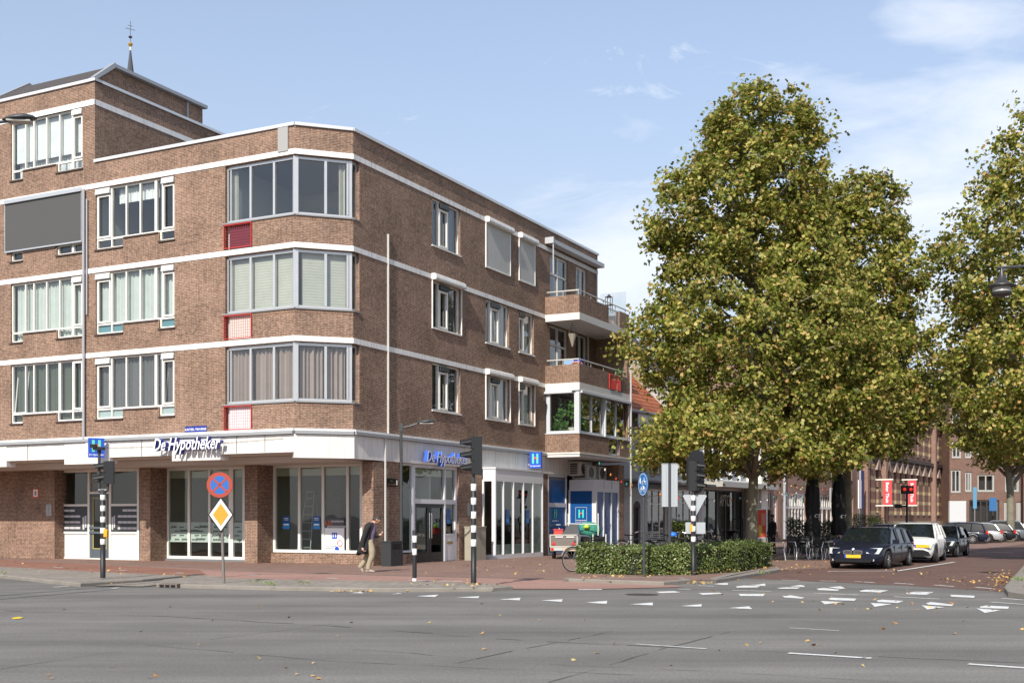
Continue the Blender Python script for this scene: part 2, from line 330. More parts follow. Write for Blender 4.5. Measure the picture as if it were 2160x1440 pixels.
# ================================================================== CORNER BUILDING
def zl(px, py, v=-1.3): return ZP(py, UP(px, v), v)
def zr(px, py, u=0.0): return ZP(py, u, VP(px, u))
PL = Panel((0, -1.3), (1, 0), (0, -1)); PR = Panel((0, 0), (0, 1), (1, 0)); PC = Panel((-1.3, -1.3), (0.70711, 0.70711), (0.70711, -0.70711))
UT = UP(200); UL = -27.0; VE = 19.9
T = [4.35, 7.27, 10.19, 13.11, 16.03]; BH = 0.17
bld = thing("corner_building", "four storey brown brick corner building with white bands and chamfered corner bay", "building", W(0, 0), BROT)
def bpart(mb, name, mats, parent=None, label=None, smooth=False):
    o = mb.build(name, mats, parent or bld, smooth)
    if label: o["label"] = label
    return o
CURT = {k: mat("curtain_"+k, c, 0.9, var=0.12, vscale=2) for k, c in dict(pale=(0.6, 0.64, 0.60), cream=(0.5, 0.5, 0.43), taupe=(0.36, 0.28, 0.25), dark=(0.13, 0.13, 0.13), green=(0.10, 0.12, 0.085), white=(0.8, 0.82, 0.82), blue=(0.30, 0.40, 0.52), teal=(0.12, 0.30, 0.34), ice=(0.45, 0.56, 0.56)).items()}
VENT = mat("vent_box_paint", (0.60, 0.60, 0.58), 0.5)
# ---- left front windows
def left_window(xs, lowl, lowr, k, cur, vents, wide=(), lowmat=None, label=None, blind=None, tilt=None, fm=CREAM):
    a = [UP(x) for x in xs]; L0, R0 = a[0], a[-1]; ll = UP(lowl); lr = UP(lowr)
    hd = T[k+1]-BH-0.02; cs = T[k]+0.93; ls = T[k]+0.62; d0, d1 = -0.15, -0.07; w = 0.055
    mb = MB()
    PL.box(mb, L0, R0, d0, d1, hd-w, hd)
    PL.box(mb, L0, R0, d0, d1, cs, cs+w+0.01)
    PL.box(mb, L0, ll, d0, d1, ls, ls+w); PL.box(mb, lr, R0, d0, d1, ls, ls+w)
    for i, x in enumerate(a):
        ww = 0.11 if i in wide else w
        x0 = x if i == 0 else (x-ww if i == len(a)-1 else x-ww/2)
        PL.box(mb, x0, x0+ww, d0, d1+0.01, cs+w+0.01, hd-w)
        if i == 0 or i == len(a)-1 or x < ll-0.1 or x > lr+0.1: PL.box(mb, x0, x0+ww, d0, d1+0.01, ls+w, cs)
    PL.box(mb, ll-w, ll, d0, d1+0.01, ls+w, cs); PL.box(mb, lr, lr+w, d0, d1+0.01, ls+w, cs)
    for i in vents:
        p, q = a[i]+0.04, a[i+1]-0.04; zt = hd-0.05-(0.2 if vents[i] else 0)
        PL.frame(mb, p, q, cs+w+0.02, zt, 0.06, -0.1, -0.035)
    fr = bpart(mb, "window", fm, label=label)
    g = MB(); PL.quad(g, L0, R0, -0.12, cs, hd); PL.quad(g, L0, ll, -0.12, ls, cs); PL.quad(g, lr, R0, -0.12, ls, cs); bpart(g, "pane", GL, fr)
    for i in vents:
        if vents[i]:
            m = MB(); p, q = a[i]-0.02 if i == 0 else a[i], a[i+1]
            c = [PL.p(p+0.02, -0.1, hd-0.22), PL.p(q-0.02, -0.1, hd-0.22), PL.p(q-0.02, 0.05, hd-0.22), PL.p(p+0.02, 0.05, hd-0.22), PL.p(p+0.02, -0.1, hd-0.03), PL.p(q-0.02, -0.1, hd-0.03), PL.p(q-0.02, 0.02, hd-0.03), PL.p(p+0.02, 0.02, hd-0.03)]
            m.hexa(c); bpart(m, "vent_box", VENT, fr)
    if cur:
        m = MB(); sd_ = int(abs(L0)*100)+k
        st = a[0]
        if cur == "lace": PL.curtain(m, L0+0.8, R0-0.9, hd-0.55, hd-0.05, -0.3, 0.02, 0.12, 0, sd_); cm = CURT["white"]
        else: PL.curtain(m, L0+0.05, R0-0.05, ls, hd-0.05, -0.26, 0.03, 0.17, 0, sd_); cm = CURT[cur]
        bpart(m, "curtain", cm, fr)
    if blind:
        m = MB(); PL.box(m, L0+0.05, R0-0.3, -0.24, -0.23, cs+blind, hd-0.05); bpart(m, "blind", CURT["white"], fr)
    if lowmat:
        m = MB(); PL.quad(m, L0, ll, -0.14, ls, cs); PL.quad(m, lr, R0, -0.14, ls, cs); build_each(m, "lower_film", CURT[lowmat], fr)
    if tilt is not None:
        m = MB(); p, q = a[tilt]+0.06, a[tilt+1]-0.07
        b = [(p, -0.14, cs+0.08), (q, -0.14, cs+0.08), (q, -0.30, hd-0.1), (p, -0.30, hd-0.1)]
        for (s0, s1) in ((0, 1), (1, 2), (2, 3), (3, 0)):
            P0 = PL.p(*b[s0]); P1 = PL.p(*b[s1]); m.tube([P0, P1], 0.028, 4)
        bpart(m, "tilted_sash", fm, fr)
    s = MB()
    PL.box(s, L0-0.04, ll+0.03, -0.12, 0.05, ls-0.05, ls-0.003); PL.box(s, lr-0.03, R0+0.04, -0.12, 0.05, ls-0.05, ls-0.003); PL.box(s, ll+0.035, lr-0.035, -0.12, 0.04, cs-0.05, cs-0.003)
    bpart(s, "sill", mat("sill_tile", (0.075, 0.05, 0.04), 0.5), fr)
    return [(L0, R0, cs, hd), (L0, ll, ls, cs), (lr, R0, ls, cs)]
XA = [22.8, 51, 68.5, 95.4, 123, 151, 174]; XB = [202, 233, 263.5, 293, 326, 340, 368]
opsL = []
opsL += left_window(XA, 47.6, 119.6, 0, "green", {5: False}, (4,), label="window with dark patterned drapes and no vent box", tilt=0, fm=WHITE)
opsL += left_window(XA, 47.6, 119.6, 1, "pale", {5: True}, (5,), label="window with pale net curtains")
opsL += left_window(XA, 47.6, 119.6, 2, None, {5: True}, (5,), label="window mostly behind a grey screen")
opsL += left_window(XA, 47.6, 119.6, 3, None, {5: True}, (5,), label="top floor window with white roller blind", blind=0.35)
opsL += left_window(XB, 259, 335.5, 0, "dark", {0: True, 5: True}, (4,), lowmat="ice", label="window with dark grey drapes", tilt=5)
opsL += left_window(XB, 259, 335.5, 1, "pale", {0: True, 5: True}, (4,), lowmat="teal", label="window with pale drapes and teal lower film")
opsL += left_window(XB, 259, 335.5, 2, "lace", {0: True, 5: True}, (4,), label="window with short lace curtains")
# net curtain also behind the top blind
m = MB(); PL.curtain(m, UP(22.8)+0.05, UP(174)-0.05, T[3]+0.62, T[3]+1.35, -0.4, 0.03, 0.12, 0, 5); bpart(m, "net_curtain", CURT["white"])
# screen
m = MB(); s0, s1 = UP(15), UP(175); PL.box(m, s0, s1, 0.06, 0.075, T[2]+1.0, T[3]-BH-0.02, 0); PL.box(m, s0-0.02, s1+0.02, 0.02, 0.14, T[3]-BH-0.05, T[3]-BH+0.08, 1)
PL.box(m, s0-0.03, s0, 0.03, 0.09, T[2]+0.95, T[3]-BH-0.05, 1); PL.box(m, s1, s1+0.03, 0.03, 0.09, T[2]+0.95, T[3]-BH-0.05, 1); PL.box(m, s0, s1, 0.05, 0.09, T[2]+0.95, T[2]+1.0, 1)
scr = bpart(m, "sun_screen", [mat("screen_cloth", (0.075, 0.075, 0.075), 0.8, bump=0.3, bscale=90), ALU])
# ---- corner bay
BU = UP(475); CL = 1.3*math.sqrt(2)
bay_cur = ["taupe", "cream", None]
for k in range(3):
    sill = T[k]+0.88; hd = T[k+1]-BH-0.02; d0, d1 = -0.2, -0.10; w = 0.055
    opsL.append((BU, -1.3+1e-9, sill, hd)); opsL.append((UP(472.5), UP(531), T[k]+0.03, sill))
    m = MB(); cu = -1.34
    PL.box(m, BU, cu, d0, d1, hd-0.10, hd); PL.box(m, BU, cu, d0, d1, sill, sill+0.09)
    PL.box(m, BU, BU+0.06, d0, d1, sill+0.09, hd-0.1); PL.box(m, BU+0.11, BU+0.16, d0-0.02, d1-0.02, sill+0.09, hd-0.1)
    for x in (524.5, 574):
        c = UP(x); PL.box(m, c-0.04, c+0.04, d0+0.01, d1+0.01, sill+0.09, hd-0.1)
    i0, i1 = 0.07, CL-0.04
    PC.box(m, i0, i1, d0, d1, hd-0.10, hd); PC.box(m, i0, i1, d0, d1, sill, sill+0.09)
    for x in (0.98,): PC.box(m, x-0.04, x+0.04, d0+0.01, d1+0.01, sill+0.09, hd-0.1)
    PC.box(m, CL-0.19, CL-0.13, d0, d1+0.01, sill+0.09, hd-0.1)
    PC.box(m, -0.04, 0.12, d0-0.03, d1+0.03, sill+0.004, hd-0.004)
    PC.box(m, CL-0.11, CL-0.02, d0-0.03, d1+0.005, sill+0.004, hd-0.004)
    PR.box(m, 0.08, 0.35, d0+0.05, d1-0.01, hd-0.09, hd-0.002); PR.box(m, 0.08, 0.35, d0+0.05, d1-0.01, sill+0.002, sill+0.09); PR.box(m, 0.30, 0.35, d0+0.05, d1-0.01, sill+0.09, hd-0.09)
    fr = bpart(m, "bay_window", ALU, label=("lowest bay window with taupe drapes", "middle bay window with cream blinds", "top bay window without curtains")[k])
    g = MB(); PL.quad(g, BU, cu+0.05, -0.15, sill+0.02, hd-0.02); PC.quad(g, i0, i1, -0.15, sill+0.02, hd-0.02); PR.quad(g, 0.08, 0.35, -0.13, sill+0.02, hd-0.02); bpart(g, "pane", GL, fr)
    s = MB(); PL.box(s, BU-0.1, -1.28, -0.1, 0.05, sill-0.045, sill-0.002); PC.box(s, 0.02, CL-0.02, -0.1, 0.052, sill-0.045, sill-0.002); PR.box(s, 0.02, 0.38, -0.1, 0.03, sill-0.045, sill-0.002); bpart(s, "sill", mat("zinc_sill", (0.30, 0.30, 0.30), 0.5, 0.3), fr)
    c = MB()
    if k == 0:
        for x0, x1 in ((BU+0.1, UP(521)), (UP(528), UP(571)), (UP(577), -1.45)): PL.curtain(c, x0, x1, sill, hd-0.12, -0.29, 0.05, 0.15, 0, int(x0*50))
        for x0, x1 in ((0.2, 0.9), (1.0, 1.62)): PC.curtain(c, x0, x1, sill, hd-0.12, -0.28, 0.055, 0.15, 0, int(x0*90))
    elif k == 1:
        z = sill+0.05
        while z < hd-0.12:
            for P, x0, x1 in ((PL, BU+0.1, -1.5), (PC, 0.25, 1.65)):
                c.face([P.p(x0, -0.27, z), P.p(x1, -0.27, z), P.p(x1, -0.276, z+0.045), P.p(x0, -0.276, z+0.045)])
                c.face([P.p(x0, -0.276, z+0.045), P.p(x1, -0.276, z+0.045), P.p(x1, -0.27, z+0.09), P.p(x0, -0.27, z+0.09)])
            z += 0.09
    else:
        PC.curtain(c, CL-0.42, CL-0.2, sill, hd-0.1, -0.3, 0.04, 0.07, 0, 3); PL.curtain(c, BU+0.15, BU+0.28, sill, hd-0.1, -0.3, 0.03, 0.07, 0, 4)
    bpart(c, "curtain", CURT[("taupe", "cream", "cream")[k]], fr)
    # red grille with panel behind
    a0, a1 = UP(472.5), UP(531); r = MB(); PL.frame(r, a0+0.02, a1+0.02, T[k]+0.05, sill-0.06, 0.025, 0.02, 0.05)
    x = a0+0.1
    while x < a1: PL.box(r, x, x+0.004, 0.03, 0.036, T[k]+0.08, sill-0.09); x += 0.09
    z = T[k]+0.14
    while z < sill-0.1: PL.box(r, a0+0.05, a1-0.01, 0.037, 0.043, z, z+0.004); z += 0.09
    gr = bpart(r, "red_grille", mat("grille_red", (0.50, 0.04, 0.03), 0.5))
    q = MB(); PL.box(q, a0+0.16, a1-0.02, -0.14, -0.08, T[k]+0.04, sill-0.05); bpart(q, "infill_panel", [mat("infill_white", (0.7, 0.68, 0.70), 0.5), mat("infill_beige", (0.60, 0.55, 0.50), 0.5), mat("infill_plum", (0.12, 0.03, 0.045), 0.15)][k], gr)
# ---- right front windows
opsR = []
def right_window(x0, x1, x2, x3, k, box, sillpx, label, cur="dark", tilt=False):
    a = [VP(x0), VP(x1), VP(x2), VP(x3)]; hd = T[k+1]-BH-0.02; sl = T[k]+sillpx; d0, d1 = -0.17, -0.08; w = 0.055
    m = MB(); PR.frame(m, a[0], a[3], sl, hd, w, d0, d1)
    for x in a[1:3]: PR.box(m, x-w/2, x+w/2, d0, d1+0.012, sl+w, hd-w)
    if x2 > x1: PR.frame(m, a[1]+0.03, a[2]-0.03, sl+w+0.002, hd-0.27, 0.07, d0+0.03, d1+0.04)
    fr = bpart(m, "window", CREAM, label=label)
    g = MB(); PR.quad(g, a[0], a[3], -0.13, sl, hd); bpart(g, "pane", GL, fr)
    v = MB(); PR.box(v, a[1]+0.02, a[2]-0.02, -0.12, 0.02, hd-0.24, hd-0.07); bpart(v, "vent_box", DGREY if k != 1 or x0 < 1000 else DGREY, fr)
    c = MB(); PR.curtain(c, a[0]+0.05, a[0]+(a[3]-a[0])*0.28, sl, hd, -0.3, 0.03, 0.13, 0, int(x0)+k); PR.curtain(c, a[2]+0.25*(a[3]-a[2]), a[3]-0.05, sl, hd, -0.3, 0.03, 0.13, 0, int(x0)+k+9); bpart(c, "curtain", CURT[cur], fr)
    if tilt:
        t = MB(); b = [(a[1]+0.06, -0.13, sl+0.1), (a[2]-0.06, -0.13, sl+0.1), (a[2]-0.06, -0.28, hd-0.3), (a[1]+0.06, -0.28, hd-0.3)]
        for i in range(4): t.tube([PR.p(*b[i]), PR.p(*b[(i+1) % 4])], 0.03, 4)
        bpart(t, "tilted_sash", CREAM, fr)
    s = MB(); PR.box(s, a[0]-0.04, a[3]+0.04, -0.1, 0.05, sl-0.05, sl-0.003); bpart(s, "sill", WHITE, fr)
    if box:
        b = MB(); z0, z1 = hd+0.0, hd+0.22
        pr = [(0.003, z0), (0.20, z0), (0.22, z0+0.06), (0.20, z1-0.04), (0.14, z1), (0.003, z1)]
        n = len(pr); A0, A1 = a[0]-0.06, a[3]+0.08
        b.face([PR.p(A0, d, z) for d, z in pr]); b.face([PR.p(A1, d, z) for d, z in reversed(pr)])
        for i in range(n): (d_, z_), (e_, y_) = pr[i], pr[(i+1) % n]; b.face([PR.p(A0, d_, z_), PR.p(A1, d_, z_), PR.p(A1, e_, y_), PR.p(A0, e_, y_)])
        PR.box(b, A0+0.02, A0+0.05, 0.003, 0.05, sl-0.02, z0); PR.box(b, A1-0.05, A1-0.02, 0.003, 0.05, sl-0.02, z0)
        bpart(b, "shutter_box", WHITE, fr)
        if box == 2:
            h = MB(); z = sl
            while z < z0-0.01:
                h.face([PR.p(A0+0.05, 0.02, z), PR.p(A1-0.05, 0.02, z), PR.p(A1-0.05, 0.034, z+0.022), PR.p(A0+0.05, 0.034, z+0.022)]); h.face([PR.p(A0+0.05, 0.034, z+0.022), PR.p(A1-0.05, 0.034, z+0.022), PR.p(A1-0.05, 0.02, z+0.045), PR.p(A0+0.05, 0.02, z+0.045)]); z += 0.045
            bpart(h, "roller_shutter", mat("shutter_slats", (0.60, 0.60, 0.58), 0.5), fr)
    opsR.append((a[0], a[3], sl, hd))
for k in range(3):
    right_window(911.5, 928, 947.7, 971, k, 1 if k == 1 else 0, 1.05, ("lowest", "middle", "top")[k]+" window of the first column on the shaded front", "dark")
    right_window(1024.5, 1037, 1055, 1074, k, (1, 0, 2)[k], 1.05, ("lowest window of the middle column under a shutter box", "middle column window with tilted sash", "wide closed roller shutter")[k], "pale", tilt=(k < 2))
    right_window(1094.5, 1096, 1108, 1126, k, (1, 0, 2)[k], 1.05, ("lowest narrow window under a shutter box", "narrow window with tilted sash", "narrow closed roller shutter")[k], "pale", tilt=(k < 2))
# balcony wall openings
vb0 = VP(1152)+0.25
OD = [(VP(1160), VP(1198), T[2]+0.15, T[3]-BH-0.05), (VP(1215), VP(1238), T[2]+0.15, T[3]-BH-0.05), (VP(1160), VP(1198), T[1]+0.15, T[2]-0.35), (VP(1215), VP(1238), T[1]+0.15, T[2]-0.35)]
opsR += OD
for k in range(3): opsR.append((0-1e-9, 0.35, T[k]+0.88, T[k+1]-BH-0.02))
opsC = [(-0.001, CL+0.001, T[k]+0.88, T[k+1]-BH-0.02) for k in range(3)]
# bay at first floor over street: opening in wall behind it is not needed
wl = MB()
PL.wall(wl, UL, UT, 4.0, 16.65, [o for o in opsL if o[1] < UT+0.01]); PL.wall(wl, UT, -1.3, 4.0, 13.83, [o for o in opsL if o[0] > UT-0.01])
PC.wall(wl, 0, CL, 4.0, 13.83, opsC, th=0.1); PR.wall(wl, 0, VE, 4.0, 13.83, opsR, th=0.13)
PE = Panel((0, VE), (-1, 0), (0, 1)); PE.wall(wl, 0, 27, 0, 13.83, [])
PT = Panel((UT, -1.3), (0, 1), (1, 0)); PT.wall(wl, 0, 14, 13.5, 16.65, [])
bpart(wl, "wall", BR)
so_ = MB()
for k in range(3):
    z1 = T[k]+0.83
    PL.box(so_, UP(531)+0.02, -1.305, 0.002, 0.006, z1-0.1, z1); PC.box(so_, 0.0, CL, 0.002, 0.006, z1-0.1, z1)
PR.box(so_, VP(825), VP(826), 0.001, 0.002, 5, 5.01)
build_each(so_, "soldier_course", BRS, bld)
# bands
bd = MB()
for k in (1, 2, 3):
    PL.box(bd, UL, -1.3, -0.05, 0.02, T[k]-BH, T[k]); PC.box(bd, 0, CL, -0.05, 0.02, T[k]-BH, T[k]); PR.box(bd, 0, VP(1152), -0.05, 0.02, T[k]-BH+0.001, T[k]-0.001)
    bd.prism([(-1.3, -1.32), (-1.28, -1.314), (-1.3, -1.28)], T[k]-BH, T[k]); bd.prism([(0.0, -0.03), (0.02, 0.0), (0, 0.01)], T[k]-BH, T[k])
PL.box(bd, UL, UT+0.02, -0.05, 0.02, T[4]-BH-0.02, T[4]); PT.box(bd, -0.02, 14, -0.05, 0.02, T[4]-BH-0.021, T[4]-0.001); PR.box(bd, VP(1152), VE, -0.05, 0.02, T[3]-BH, T[3])
PL.box(bd, UL, -1.3, 0.0, 0.10, 4.30, 4.37); PC.box(bd, 0, CL, 0.0, 0.10, 4.30, 4.37); PR.box(bd, 0, VP(1152), 0.0, 0.10, 4.301, 4.369)
bpart(bd, "white_band", BAND)
cp = MB()
PL.box(cp, UT, -1.3, -0.3, 0.06, 13.83, 13.93); PC.box(cp, 0, CL, -0.3, 0.06, 13.83, 13.931); PR.box(cp, 0, VE+0.05, -0.3, 0.06, 13.83, 13.929)
PL.box(cp, UL, UT+0.06, -0.3, 0.06, 16.65, 16.75); PT.box(cp, -0.05, 14, -0.3, 0.06, 16.65, 16.749)
build_each(cp, "coping", mat("coping_metal", (0.66, 0.67, 0.69), 0.4, 0.2), bld)
gm = MB(); PL.box(gm, UL, -1.3, 0.0, 0.13, 4.20, 4.295); PC.box(gm, 0, CL, 0.0, 0.13, 4.20, 4.294); PR.box(gm, 0, VP(1152), 0.0, 0.13, 4.20, 4.293)
bpart(gm, "gutter", mat("gutter_grey", (0.30, 0.31, 0.32), 0.5))
# fascia panels
fa = MB()
segs = [(-300, 16, 3.42, 0.05), (16, 138, 3.63, 0.02), (138, 233, 3.44, 0.05), (233, 365, 3.64, 0.02), (365, 467, 3.45, 0.05), (467, 622, 3.63, 0.02)]
for x0, x1, zb, d in segs:
    u0 = UP(x0) if x0 > -200 else UL; u1 = UP(x1)
    PL.box(fa, u0, min(u1, -1.3), -0.35 if d > 0.04 else -0.15, d, zb, 4.19)
PC.box(fa, -0.03, CL+0.03, -0.3, 0.05, 3.45, 4.19); PR.box(fa, 0.03, 19.2, -0.2, 0.03, 3.45, 4.189)
build_each(fa, "fascia_panel", PANELW, bld)
jn = MB()
for x in (60, 190, 300, 420, 500, 560): c = UP(x); PL.box(jn, c, c+0.012, 0.0, 0.054, 3.65, 4.18)
for v in (2.2, 4.6, 7.1, 9.6, 12.1, 14.6): PR.box(jn, v, v+0.012, 0.0, 0.034, 3.46, 4.18)
PL.tube_ = None
wr = [PL.p(UP(x), 0.062, z) for x, z in ((215, 3.98), (330, 3.97), (505, 4.02), (600, 4.08))]; jn.tube(wr, 0.008, 5)
build_each(jn, "fascia_joint", mat("joint_grey", (0.35, 0.34, 0.32), 0.8), bld)
bj = MB(); GJ = mat("band_joint", (0.28, 0.27, 0.25), 0.9)
for k in (1, 2, 3):
    for v in (1.0, 4.9, 7.3, 8.8, 11.2, 13.0): PR.box(bj, v, v+0.014, 0.0, 0.0225, T[k]-BH+0.002, T[k]-0.002)
    for px in (60, 150, 250, 330, 430, 520, 590): u = UP(px); PL.box(bj, u, u+0.01, 0.0, 0.0225, T[k]-BH+0.002, T[k]-0.002)
build_each(bj, "band_joint", GJ, bld)
sf = MB()
sf.prism([(UL, -1.1), (-1.4, -1.1), (-0.3, 0.0), (-0.3, 1.14), (-0.3, 2.2), (UL, 2.2)], 3.62, 3.75)
sf.box(UL, -0.45, 0.2, 2.2, 3.40, 3.61)
bpart(sf, "soffit", mat("soffit_cream", (0.62, 0.58, 0.53), 0.7))
# grey panel on the parapet, downpipes, fins
g2 = MB(); PL.box(g2, UP(588), UP(609), 0.0, 0.05, T[3]-0.05, 13.82); bpart(g2, "parapet_panel", mat("zinc_panel", (0.36, 0.35, 0.34), 0.6, 0.2))
p = MB(); x = UP(180.5); p.tube([PL.p(x, 0.09, 4.3), PL.p(x, 0.09, 12.95)], 0.045, 8); p.tube([PL.p(x+0.12, 0.06, 8.6), PL.p(x+0.12, 0.06, 12.6)], 0.03, 8)
bpart(p, "downpipe", mat("grey_pvc", (0.36, 0.36, 0.38), 0.5))
p = MB(); v = VP(817); PR.box(p, v-0.014, v+0.014, 0.0, 0.07, 4.37, zr(817, 494)); bpart(p, "flag_fin", mat("fin_white", (0.50, 0.49, 0.46), 0.5))
for x in (809, 842):
    p = MB(); v = VP(x); p.tube([PR.p(v, 0.07, 0.02), PR.p(v, 0.07, 4.2)], 0.036, 8); bpart(p, "downpipe", mat("white_pvc", (0.48, 0.47, 0.46), 0.5))
# roofs
rf = MB(); rf.prism([(UL, -1.25), (-1.35, -1.25), (-0.05, 0.05), (-0.05, VE-0.02), (UL, VE-0.02)], 13.3, 13.5); rf.box(UL, UT-0.02, -1.25, 12.7, 16.3, 16.4); bpart(rf, "flat_roof", DGREY)
# penthouse
ph = MB(); U1 = UT-0.45; UH = UP(45)-1.2; v0 = -1.25; vr = 0.0; zr_ = 17.75; ze = 16.72; vend = 4.75
ph.face([(UH-1.3, v0, ze), (U1, v0, ze), (U1, vr+0.1, zr_), (UH, vr+0.1, zr_)], 0); ph.face([(UH, vr+0.1, zr_), (U1, vr+0.1, zr_), (U1, vend, zr_-0.1), (UH, vend, zr_-0.1)], 0)
ph.face([(UH-1.3, v0, ze), (UH, vr+0.1, zr_), (UH, vend, zr_-0.1), (UH-1.3, vend, ze)], 0)
bpart(ph, "penthouse_roof", mat("roof_lap_slates", (0.20, 0.19, 0.195), 0.6, var=0.2, vscale=5))
lp = MB()
for i in range(1, 9):
    t = i/9; a = (v0+(vr+0.1-v0)*t, ze+(zr_-ze)*t); ul = UH-1.3*(1-t); lp.hexa([(ul, a[0]-0.05, a[1]-0.02), (U1, a[0]-0.05, a[1]-0.02), (U1, a[0], a[1]), (ul, a[0], a[1]), (ul, a[0]-0.06, a[1]+0.005), (U1, a[0]-0.06, a[1]+0.005), (U1, a[0], a[1]+0.02), (ul, a[0], a[1]+0.02)])
bpart(lp, "slate_laps", ROOFG)
pw = MB(); pw.face([(U1-0.12, v0+0.2, 16.6), (U1-0.12, vend, 16.6), (U1-0.12, vend, zr_-0.12), (U1-0.12, vr+0.12, zr_-0.02), (U1-0.12, v0+0.2, ze+0.15)], 0, [(v0, 16.6), (vend, 16.6), (vend, 17.6), (0, 17.7), (v0, 16.9)])
pw.face([(UH, vend, 16.5), (U1-0.12, vend, 16.5), (U1-0.12, vend, zr_-0.1), (UH, vend, zr_-0.1)], 0, [(0, 0), (6, 0), (6, 1), (0, 1)])
bpart(pw, "penthouse_wall", BR)
pt = MB(); pt.hexa([(U1-0.14, v0-0.05, ze-0.02), (U1+0.06, v0-0.05, ze-0.02), (U1+0.06, v0+0.12, ze-0.02), (U1-0.14, v0+0.12, ze-0.02), (U1-0.14, vr+0.02, zr_+0.06), (U1+0.06, vr+0.02, zr_+0.06), (U1+0.06, vr+0.16, zr_-0.02), (U1-0.14, vr+0.16, zr_-0.02)])
pt.box(U1-0.14, U1+0.06, vr+0.1, vend+0.1, zr_-0.1, zr_+0.02); pt.box(U1-0.12, U1-0.06, VP(397, UT-0.5)-0.03, VP(397, UT-0.5)+0.03, 16.7, zr_-0.05)
pt.hexa([(UH-1.4, v0-0.06, ze), (UH-1.2, v0-0.06, ze), (UH-1.2, v0+0.1, ze), (UH-1.4, v0+0.1, ze), (UH-0.1, vr+0.02, zr_+0.06), (UH+0.1, vr+0.02, zr_+0.06), (UH+0.1, vr+0.16, zr_), (UH-0.1, vr+0.16, zr_)])
build_each(pt, "penthouse_trim", mat("trim_grey", (0.36, 0.37, 0.39), 0.5, 0.3), bld)
# ---- rooms
it = MB()
fp = [(UL, -1.12), (-1.38, -1.12), (-0.22, 0.04), (-0.22, VE-0.1), (UL, VE-0.1)]
for k, z in enumerate([T[0], T[1], T[2], T[3]]): it.prism(fp, z-0.12, z+0.02, 1)
it.prism([(UL, -1.12), (UT-0.1, -1.12), (UT-0.1, 12), (UL, 12)], 16.1, 16.2, 1)
for z0, z1 in ((T[0]+0.02, T[1]-0.12), (T[1]+0.02, T[2]-0.12), (T[2]+0.02, T[3]-0.12)):
    it.box(UL, -4.2, 2.6, 2.7, z0, z1); it.box(-4.3, -4.2, 2.7, VE, z0, z1)
    for u in (-15, UT, UP(400), UP(474)): it.box(u-0.05, u+0.05, -1.1, 2.6, z0, z1)
    for v in (3.0, 7.9, 10.6, 13.6): it.box(-4.2, -0.15, v-0.05, v+0.05, z0, z1)
it.box(UL, UT-0.1, 2.6, 2.7, T[3], 16.1); it.box(-15.1, -15, -1.1, 2.6, T[3], 16.1)
bpart(it, "rooms", [INT, INTD])
# ---- ground floor, long front (recessed)
V1, V2, V15 = 1.15, 2.0, 1.6
PG = Panel((0, V1), (1, 0), (0, -1)); PW = Panel((0, V2), (1, 0), (0, -1)); PN = Panel((0, V15), (1, 0), (0, -1))
gw = MB(); ZT = 3.41
uA = UP(115, V1); uB0, uB1 = UP(295, V1), UP(317, V1); uC0, uC1 = UP(516, V1), UP(543, V1); uD0 = UP(764, V1)
PG.box(gw, UL, uA, -0.6, 0, -0.1, ZT); PG.box(gw, uB0, uB1, -0.85, 0, -0.1, ZT); PG.box(gw, uC0, uC1, -0.85, 0, -0.1, ZT)
vpe = VP(845.5)
gw.box(uD0, -0.004, V1, V1+0.5, -0.1, ZT); gw.box(-0.35, -0.005, V1+0.5, vpe, -0.1, 3.46)
PW.box(gw, uC1, uD0, -0.1, 0.12, -0.1, 0.36)
PR.box(gw, VP(845.5), VP(880), -0.3, -0.02, -0.1, zr(860, 1168)); PR.box(gw, VP(968), VP(1017), -0.3, -0.006, -0.1, 3.46); PR.box(gw, VP(1143), VP(1156), -0.3, -0.006, -0.1, 3.46)
gw.box(-0.3, 1.33, 19.3, VE, -0.1, 4.0)
build_each(gw, "brick_pier", BR, bld)
# entrance front
e = MB(); eg = MB(); a0, a1 = UP(119, V15), UP(293, V15)
d_l, d_r = UP(187, V15), UP(232, V15)
def ze_(py, px=200): return zl(px, py, V15)
PN.frame(e, a0, a1, -0.05, ZT, 0.1, -0.1, 0.0); 
for x in (d_l, d_r): PN.box(e, x-0.05, x+0.05, -0.1, 0.01, 0, ZT-0.1)
zm = ze_(1067); zlow = ze_(1123); ztr = ze_(1041)
for x0, x1 in ((a0+0.1, d_l-0.05), (d_r+0.05, a1-0.1)):
    PN.box(e, x0, x1, -0.1, 0.005, zm, zm+0.08); PN.box(e, x0, x1, -0.1, 0.005, zlow-0.04, zlow+0.04); PN.box(e, x0, x1, -0.06, -0.04, 0.05, zlow-0.04)
    PN.quad(eg, x0, x1, -0.05, zm+0.08, ZT-0.1)
PN.box(e, d_l+0.05, d_r-0.05, -0.1, 0.0, ztr, ztr+0.08); PN.quad(eg, d_l, d_r, -0.05, ztr+0.08, ZT-0.1)
ent = bpart(e, "entrance_front", CREAM); bpart(eg, "pane", GLD, ent)
